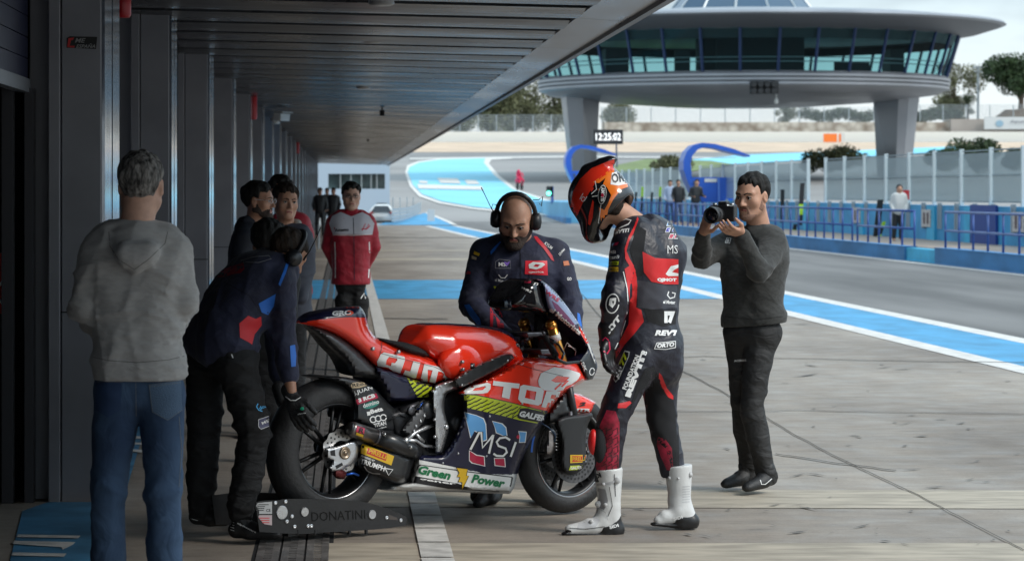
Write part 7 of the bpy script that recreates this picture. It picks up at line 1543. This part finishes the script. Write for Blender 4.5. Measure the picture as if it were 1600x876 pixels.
# ------------------------------------------------ man in red and white team jacket
JR = mat('jacket_crimson', (.33, .006, .022), .6, var=.12, vscale=14, bump=.35, bscale=12, sheen=.1); JW = mat('jacket_light_grey', (.50, .50, .55), .6)
def simple(s, px, head, sh, el, wr, hip, kn, an, R, lab, torso, top, bottom, skin=SKIN, hr=HAIR_B, hstyle='short', face=True, h=.009, sleeve=(.066, .056, .045), grp=None, dd=0, lt=(1, 0, 0), shoe_m=None, headsc=1.0, tsc=1.0, seed=1, topname='jacket', mass=1.0):
    q = J3(s); g = Fig('person', (q(px, 0).x, F / s, 0), lab, grp); lt = Vector(lt).normalized(); j = dict(head=q(*head))
    for k, v in (('sh', sh), ('el', el), ('wr', wr), ('hp', hip), ('kn', kn), ('an', an)): j[k + 'R'] = q(*v[0]); j[k + 'L'] = q(*v[1])
    j['neck'] = q((sh[0][0] + sh[1][0]) / 2, (sh[0][1] + sh[1][1]) / 2 - .04 * s, (sh[0][2] + sh[1][2]) / 2 if len(sh[0]) > 2 else 0)
    j['torso'] = [(q(*t[:3]), lt, t[3], t[4]) for t in torso]
    for a in 'RL': j['to' + a] = j['an' + a] + Vector((.0, -.12 if face else .12, -.06))
    b = g.body(j, R, headsc, skin, h * .8 if face else h, mass=mass)
    if face: face_bits(b, j['head'], R, headsc, hr)
    hair(b, j['head'], R, headsc, hr, hstyle, h=.006)
    S = SDF(); S.torso(j['torso'], .013 * tsc, .05); arms(j, S, *[v * tsc for v in sleeve]); S.cap(j['neck'] + Vector((0, 0, .02)), j['neck'], .062, .066, .03); c = j['torso'][-1][0]; S.cap(c - lt * .05, c + lt * .05, .115, None, .03); cz = j['torso'][-1][0]; jk = S.mesh(topname, h, top, g.t, fold=folds(.0036, 11, seed, (1, 1, 1.2)), clip=clip_plane(cz - Vector((0, 0, .035)), (0, 0, -1)) if face else None)
    S = SDF(); c = j['torso'][-1][0] - Vector((0, 0, .03)); S.cap(c - lt * .045, c + lt * .045, .098, None, .03); legs(j, S, .086, .068, .058); tr = S.mesh('trousers', h * 1.1, bottom, g.t, fold=folds(.005, 13, seed + 1, (1, 1, 1.6)))
    for a in 'RL':
        S = SDF(); hh = j['an' + a] - Vector((0, -.03, .0)); hh.z = .0; tt2 = hh + Vector((0, -.26 if face else .26, 0)); shoe(S, hh, tt2); S.mesh('shoe', h, shoe_m or SHOEB, g.t)
    return g, j, b, jk, tr, q
def red_man():
    R = frame((.08, -1, -.03)); g, j, b, jk, tr, q = simple(174, 545, (549, 307, 0), [(520, 346, 0), (577, 346, 0)], [(511, 385, .03), (585, 385, .03)], [(530, 425, .16), (566, 425, .16)], [(538, 470, 0), (561, 470, 0)], [(537, 520, 0), (562, 520, 0)], [(537, 572, 0), (562, 572, 0)], R, 'man with glasses in crimson and light grey team jacket, hands behind his back', [(548, 343, 0, .165, .08), (548, 360, 0, .185, .11), (548, 390, 0, .165, .115), (548, 420, 0, .155, .11), (548, 438, 0, .155, .11)], JR, BTR, SKIN_P, HAIR_B, 'thick', seed=31, h=.0075, sleeve=(.062, .054, .045))
    tg = Target([jk]); decal_poly([(514, 349), (519, 337), (532, 331), (549, 338), (566, 331), (577, 337), (585, 349), (582, 366), (520, 366)], tg, JW, jk, 'yoke_panel'); lay('zip', strokebm([(552, 340), (553, 370), (554, 438)], 1.0), tg, mat('zip_dark', (.01, .01, .03), .5), jk, .005)
    S = SDF(); S.cap(q(549, 331, .02), q(549, 341, .03), .062, .075, .01); S.cap(q(543, 333, -.03), q(555, 333, -.03), .04, None, .02); S.mesh('collar', .006, JR, g.t)
    lay('white_line', strokebm([(520, 367), (552, 367.5), (582, 366)], .8), tg, WP, jk, .005)
    txt('Astemo', (523, 362), (545, 361), 5, tg, jk, BLKP, bold=.03, off=.005); lay('logo', strokebm([(566, 360), (571, 349), (573, 358), (576, 350), (578, 353), (574, 357), (565, 358)], 1.5), tg, mat('logo_crimson', (.5, .01, .04), .5), jk, .006, 4)
    for x in (523, 577): lay('side_stripe', strokebm([(x, 378), (x + 1, 400), (x + (1 if x < 550 else -1), 434)], 1.6), tg, WP, jk, .003)
    tt_ = Target([tr]); lay('logo', strokebm([(564, 466), (569, 458), (571, 466), (575, 459), (577, 462), (573, 466)], 1.6), tt_, WP, tr, .004, 4)
    r, f, u = R; c = j['head']; gm = mat('glasses_black', (.01, .01, .01), .3)
    for sgn in (-1, 1): MB().tube([c + r * (.031 * sgn + math.cos(t) * .022) + f * .098 + u * (.003 + math.sin(t) * .015) for t in [6.2832 * k / 14 for k in range(15)]], .0022, 5).build('glasses', gm, b, True); MB().tube([c + r * .053 * sgn + f * .098 + u * .008, c + r * .078 * sgn + f * .0 + u * .008], .002, 5).build('glasses_arm', gm, b)
    MB().tube([c - r * .01 + f * .1 + u * .006, c + r * .01 + f * .1 + u * .006], .002, 5).build('glasses_bridge', gm, b)
red_man()
def onlookers():
    NC = mat('dark_navy_coat', (.012, .015, .024), .8, var=.2, vscale=8); GC = mat('slate_jacket', (.045, .05, .07), .7); CL = mat('pale_collar', (.34, .31, .28), .8)
    R = frame((.93, -.36, -.05)); g, j, b, jk, tr, q = simple(236, 392, (405, 314, 0), [(382, 374, -.15), (408, 374, .18)], [(372, 425, -.18), (405, 425, .2)], [(388, 465, -.2), (420, 465, .2)], [(385, 500, -.1), (398, 500, .1)], [(385, 590, -.1), (398, 590, .1)], [(385, 665, -.1), (398, 665, .1)], R, 'bearded man with glasses in dark coat seen in profile beside the pilasters', [(394, 370, 0, .16, .09), (394, 392, 0, .18, .125), (392, 430, 0, .17, .125), (391, 470, 0, .165, .12), (391, 495, 0, .16, .12)], NC, BTR, SKIN_T, HAIR_B, 'thick', lt=(.35, .93, 0), seed=41, h=.008, sleeve=(.078, .066, .055))
    beard(b, j['head'], R, 1.0, BEARD); r, f, u = R; c = j['head']
    for sgn in (-1, 1): MB().tube([c + r * .053 * sgn + f * .098 + u * .008, c + r * .08 * sgn + f * .0 + u * .01], .0022, 5).build('glasses_arm', ALU, b); MB().tube([c + r * (.031 * sgn + math.cos(t) * .02) + f * .1 + u * (.003 + math.sin(t) * .014) for t in [6.2832 * k / 14 for k in range(15)]], .0016, 5).build('glasses', ALU, b, True)
    S = SDF(); S.cap(q(384, 352, -.03), q(402, 352, .04), .062, .062, .03); S.cap(q(378, 358, -.02), q(380, 362, .04), .055, None, .03); S.mesh('collar', .008, NC, g.t, fold=folds(.005, 20, 3))
    R = frame((.32, -.94, -.04), (.06, 0, 1)); g, j, b, jk, tr, q = simple(229, 448, (447, 316, 0), [(422, 378, 0), (474, 378, 0)], [(418, 425, 0), (478, 425, 0)], [(428, 465, -.1), (470, 465, -.1)], [(436, 500, 0), (460, 500, 0)], [(436, 590, 0), (461, 590, 0)], [(440, 660, .05), (464, 660, .05)], R, 'young man with curly dark hair in slate jacket standing behind the bending mechanic', [(448, 372, 0, .165, .085), (448, 392, 0, .185, .115), (448, 430, 0, .165, .115), (448, 470, 0, .155, .11), (448, 492, 0, .155, .11)], GC, BTR, SKIN, HAIR_DB, 'curly', seed=44, h=.0075)
    S = SDF(); S.cap(q(432, 352, 0), q(446, 372, -.1), .03, .02, .02); S.cap(q(464, 352, 0), q(450, 372, -.1), .03, .02, .02); S.cap(q(432, 350, .05), q(464, 350, .05), .035, None, .02); S.mesh('collar', .007, CL, g.t)
    R = frame((.25, .9, -.5), (0, .5, .85)); simple(262, 418, (421, 385, 0), [(396, 424, 0), (440, 424, 0)], [(390, 470, 0), (446, 470, 0)], [(400, 510, -.1), (436, 510, -.1)], [(408, 545, 0), (428, 545, 0)], [(408, 640, -.05), (428, 640, -.05)], [(408, 705, 0), (428, 705, 0)], R, 'black haired person in black with head bowed, between the onlookers and the bending mechanic', [(418, 418, 0, .165, .09), (418, 440, 0, .185, .12), (418, 480, 0, .165, .12), (418, 520, 0, .155, .11), (418, 540, 0, .155, .11)], mat('plain_black_cloth', (.008, .008, .009), .8), BTR, SKIN_T, HAIR_B, 'curly', face=False, seed=47, headsc=1.18)
    R = frame((.5, -.86, 0)); simple(205, 452, (440, 300, 0), [(436, 352, 0), (468, 352, 0)], [(434, 395, 0), (474, 395, 0)], [(440, 430, -.05), (470, 430, -.05)], [(444, 460, 0), (464, 460, 0)], [(444, 540, 0), (465, 540, 0)], [(444, 610, 0), (465, 610, 0)], R, 'dark haired person in crimson jacket almost hidden behind the curly haired man', [(453, 350, 0, .15, .08), (453, 368, 0, .17, .11), (453, 400, 0, .155, .115), (453, 430, 0, .15, .11), (453, 455, 0, .15, .11)], JR, BTR, SKIN, HAIR_B, 'thick', face=False, seed=49, h=.011)
onlookers()
# ------------------------------------------------ small distant people
def mini(Y, x, ytop, foot, lab, top, bot, hairm=HAIR_B, skin=SKIN, z0=0.0, lean=0, back=False, arm=0, grp=None, hs=1.0):
    """a full small figure standing with feet at height z0"""
    s = F / Y; q = J3(s); H = 1.72; base = q(x, CY + (EYE - z0) * s); U = lambda a, b, c=0: base + Vector((a * hs + lean * b / 1.7, c, b * hs)); g = Fig('person', base, lab, grp)
    S = SDF(); S.ell(U(0, 1.60), (.08, .10, .12), None, .02); S.cap(U(0, 1.5), U(0, 1.42), .055, .06, .03); S.torso([(U(0, 1.38), Vector((1, 0, 0)), .16, .08), (U(0, 1.15), Vector((1, 0, 0)), .14, .10), (U(0, .95), Vector((1, 0, 0)), .14, .10)], 0, .04)
    for k in (-1, 1):
        S.cap(U(.18 * k, 1.38), U(.24 * k, 1.12), .045, .04, .03); S.cap(U(.24 * k, 1.12), U(.2 * k + arm, .92 + abs(arm), -.12), .038, .03, .02); S.cap(U(.08 * k, .92), U(.10 * k, .5), .075, .05, .03); S.cap(U(.10 * k, .5), U(.11 * k, .06, .02), .05, .035, .02); S.cap(U(.11 * k, .04), U(.12 * k, .03, -.13), .035, .03, .02)
    b = S.mesh('body', .02, skin, g.t)
    S = SDF(); S.torso([(U(0, 1.39), Vector((1, 0, 0)), .17, .085), (U(0, 1.15), Vector((1, 0, 0)), .16, .12), (U(0, .92), Vector((1, 0, 0)), .16, .12)], .01, .05)
    for k in (-1, 1): S.cap(U(.18 * k, 1.38), U(.24 * k, 1.12), .06, .05, .03); S.cap(U(.24 * k, 1.12), U(.2 * k + arm, .95 + abs(arm), -.1), .05, .04, .02)
    S.mesh('jacket', .022, top, g.t)
    S = SDF(); S.cap(U(-.05, .92), U(.05, .92), .11, None, .04)
    for k in (-1, 1): S.cap(U(.08 * k, .88), U(.10 * k, .5), .09, .07, .03); S.cap(U(.10 * k, .5), U(.11 * k, .10), .07, .055, .02)
    S.mesh('trousers', .022, bot, g.t); S = SDF(); S.ell(U(0, 1.645, .015), (.09, .10, .10), None, .02); S.mesh('hair', .022, hairm, b)
    return g
WHC = mat('white_cloth', (.60, .60, .58), .8); PALEB = mat('pale_blue_cloth', (.40, .48, .62), .8); DEN = mat('denim_far', (.05, .08, .16), .8); RDC = mat('red_cloth_far', (.40, .03, .06), .8)
yA = LP(X0f + .9, 1060).y; mini(yA, 1060, 0, 0, 'man in black jacket and jeans standing on the pit wall right of the rider', BLKM, DEN, z0=.32)
yA = LP(X0f + 1.2, 1048).y; mini(yA, 1047, 0, 0, 'person in pale blue shirt next to the man in black on the pit wall', PALEB, DEN, HAIR_DB, z0=.32)
yA = LP(X0f + 1.0, 1083).y; mini(yA, 1083, 0, 0, 'person in dark and red clothes half hidden behind the photographer\'s camera', BLKM, DEN, HAIR_DB, z0=.32, lean=.15, arm=.15)
yA = LP(X0f + 1.6, 1405).y; g_ = mini(yA, 1402, 0, 0, 'woman in white top and black trousers with a cap by the panel fence', WHC, BLKM, BLKM, z0=.32, lean=.06, hs=.84)
yb = yA + .3; MB().prism([PY(1412, 312, yb), PY(1421, 312, yb), PY(1421, 297, yb), PY(1412, 297, yb)], (0, .15, 0)).build('red_bag', REDK, g_.t); MB().prism([PY(1410, 326, yb), PY(1417, 326, yb), PY(1418, 312, yb), PY(1412, 312, yb)], (0, .15, 0)).build('lime_bag', LIME, g_.t)
mini(100, 500, 0, 0, 'distant person in black under the canopy, nearest the pilasters', BLKM, BLKM, z0=0); mini(104, 521, 0, 0, 'distant dark haired person in black under the canopy, rightmost of the group of three', BLKM, BLKM, HAIR_DB, z0=0); mini(112, 511, 0, 0, 'farthest person under the canopy, in grey between two others in black', mat('grey_cloth_far', (.06, .06, .07), .8), BLKM, z0=0)
t = thing('equipment_stand', G(484, 392), 'grey metal stand near the distant people under the canopy', 'stand'); MB().tube([PY(484, 392, 78), PY(484, 352, 78)], .02, 6).build('post', BRK, t); MB().tube([PY(498, 392, 80), PY(498, 350, 80)], .03, 6).build('post', BRK, t); MB().box(PY(484, 358, 78), (.16, .2, .25)).build('box', BLKM, t)
# ------------------------------------------------ distant rider coming out of the blue corner
def far_rider():
    Y = 245; z = zt(Y); b0 = T(812, 297); Y = b0.y; s = F / Y; PK = mat('far_rider_pink', (.65, .03, .10), .5)
    t = thing('far_motorcycle', b0, 'tiny pink and red racing motorcycle on the far track', 'motorcycle'); mb = MB()
    for dy in (-.65, .65): mb.lathe(b0 + Vector((dy * .3, dy, .3)), Vector((1, -.3, 0)), [(.18, -.06), (.30, -.05), (.30, .05), (.18, .06)], 18, True)
    mb.build('wheels', BLKM, t, True); S = SDF(); S.cap(b0 + Vector((-.15, -.4, .65)), b0 + Vector((.1, .6, .8)), .2, .12); S.cap(b0 + Vector((-.12, -.6, .9)), b0 + Vector((-.1, -.3, .6)), .12, .15); S.mesh('fairing', .04, PK, t)
    t = thing('person', b0 + Vector((0, 0, .8)), 'tiny rider in pink and red leathers crouched on the far motorcycle', 'person'); S = SDF(); S.cap(b0 + Vector((0, .3, .95)), b0 + Vector((-.1, -.1, 1.25)), .16, .17, .05); S.ell(b0 + Vector((-.1, -.3, 1.38)), (.13, .15, .14), None, .03)
    for k in (-1, 1): S.cap(b0 + Vector((.16 * k, -.1, 1.25)), b0 + Vector((.25 * k, -.4, 1.0)), .06, .05, .03); S.cap(b0 + Vector((.12 * k, .3, .9)), b0 + Vector((.28 * k, -.05, .7)), .09, .07, .03); S.cap(b0 + Vector((.28 * k, -.05, .7)), b0 + Vector((.2 * k, .3, .35)), .07, .05, .02)
    S.mesh('body', .04, PK, t)
far_rider()
# ------------------------------------------------ white car at the far end of the canopy
def car():
    Y = 142; q = lambda x, y, d=0: PY(x, y, Y + d); base = G(596, 350.5); s = F / Y; CW = mat('car_white', (.66, .66, .64), .25, coat=.7); t = thing('parked_car', base, 'white crossover car seen from behind at the far end of the canopy', 'car')
    def ring(y, xl, xr, d0): return [q(xl, y, d0), q(xr, y, d0)]
    S = [(348, 576, 615, 0), (338, 575, 616, -.1), (330, 577, 615, -.05), (325, 580, 612, .1), (319, 586, 607, .6)]
    V = []; 
    for y, xl, xr, d0 in S: V += [q(xl, y, d0), q(xr, y, d0), q(xr + 2, y, 4.2 - d0 * 1.6), q(xl + 2, y, 4.2 - d0 * 1.6)]
    Fc = [(4 * i + k, 4 * i + (k + 1) % 4, 4 * i + 4 + (k + 1) % 4, 4 * i + 4 + k) for i in range(4) for k in range(4)] + [(3, 2, 1, 0), (16, 17, 18, 19)]
    o = mesh('body', V, Fc, CW, t); bevel(o, .12, 3); autosmooth(o, 60)
    MB().prism([q(580, 330, -.15), q(612, 330, -.15), q(606, 321.5, .25), q(586, 321.5, .25)], (0, .1, 0)).build('rear_window', mat('car_glass', (.02, .025, .03), .08), t)
    for x in (577, 609): MB().prism([q(x, 334, -.16), q(x + 6, 334, -.16), q(x + 6, 331, -.14), q(x, 331, -.14)], (0, .08, 0)).build('tail_light', mat('tail_light', (.25, .01, .01), .3), t)
    MB().prism([q(590, 339, -.18), q(601, 339, -.18), q(601, 335.5, -.18), q(590, 335.5, -.18)], (0, .05, 0)).build('number_plate', WPL, t); MB().box(q(596, 347, .0), (1.15, .3, .12)).build('bumper', BLKM, t)
    for x, d in ((579, .5), (612, .5), (581, 3.4), (614, 3.4)): MB().lathe(q(x, 345, d), (1, 0, 0), [(0, -.1), (.30, -.1), (.32, 0), (.30, .1), (0, .1)], 20).build('wheel', BLKM, t, True)
    MB().tube([q(588, 318, .8), q(605, 318, .8)], .03, 6).build('roof_rail', BLKM, t)
car()
# ------------------------------------------------ things in the open garage at the left edge
t = thing('fire_cabinet', P(3, 490, 300), 'red cabinet with a pale mark at the left edge inside the open garage', 'cabinet'); MB().box2(P(-40, 490, 292), P(8.5, 395, 290)).build('cabinet', mat('cabinet_red', (.5, .02, .012), .4), t); flattext('C', (-6, 475), (8, 475), 36, 292.5, WHT, t)
t = thing('tool_trolley', P(5, 860, 300), 'black tool trolley with cables in the dark garage opening', 'trolley'); mb = MB()
for k in range(5): mb.box2(P(-60, 700 + k * 40, 290), P(15, 670 + k * 40, 280))
mb.build('drawers', mat('trolley_black', (.012, .012, .013), .4), t); MB().tube([P(12, 780, 292), P(24, 790, 293), P(32, 798, 294), P(42, 787, 294), P(60, 786, 292), P(74, 796, 290)], .008, 8).build('cable', BLKP, t, True); MB().tube([P(4, 800, 300), P(22, 830, 300), P(14, 880, 300)], .02, 8).build('hose', mat('hose_pinkish', (.06, .03, .03), .6), t, True)
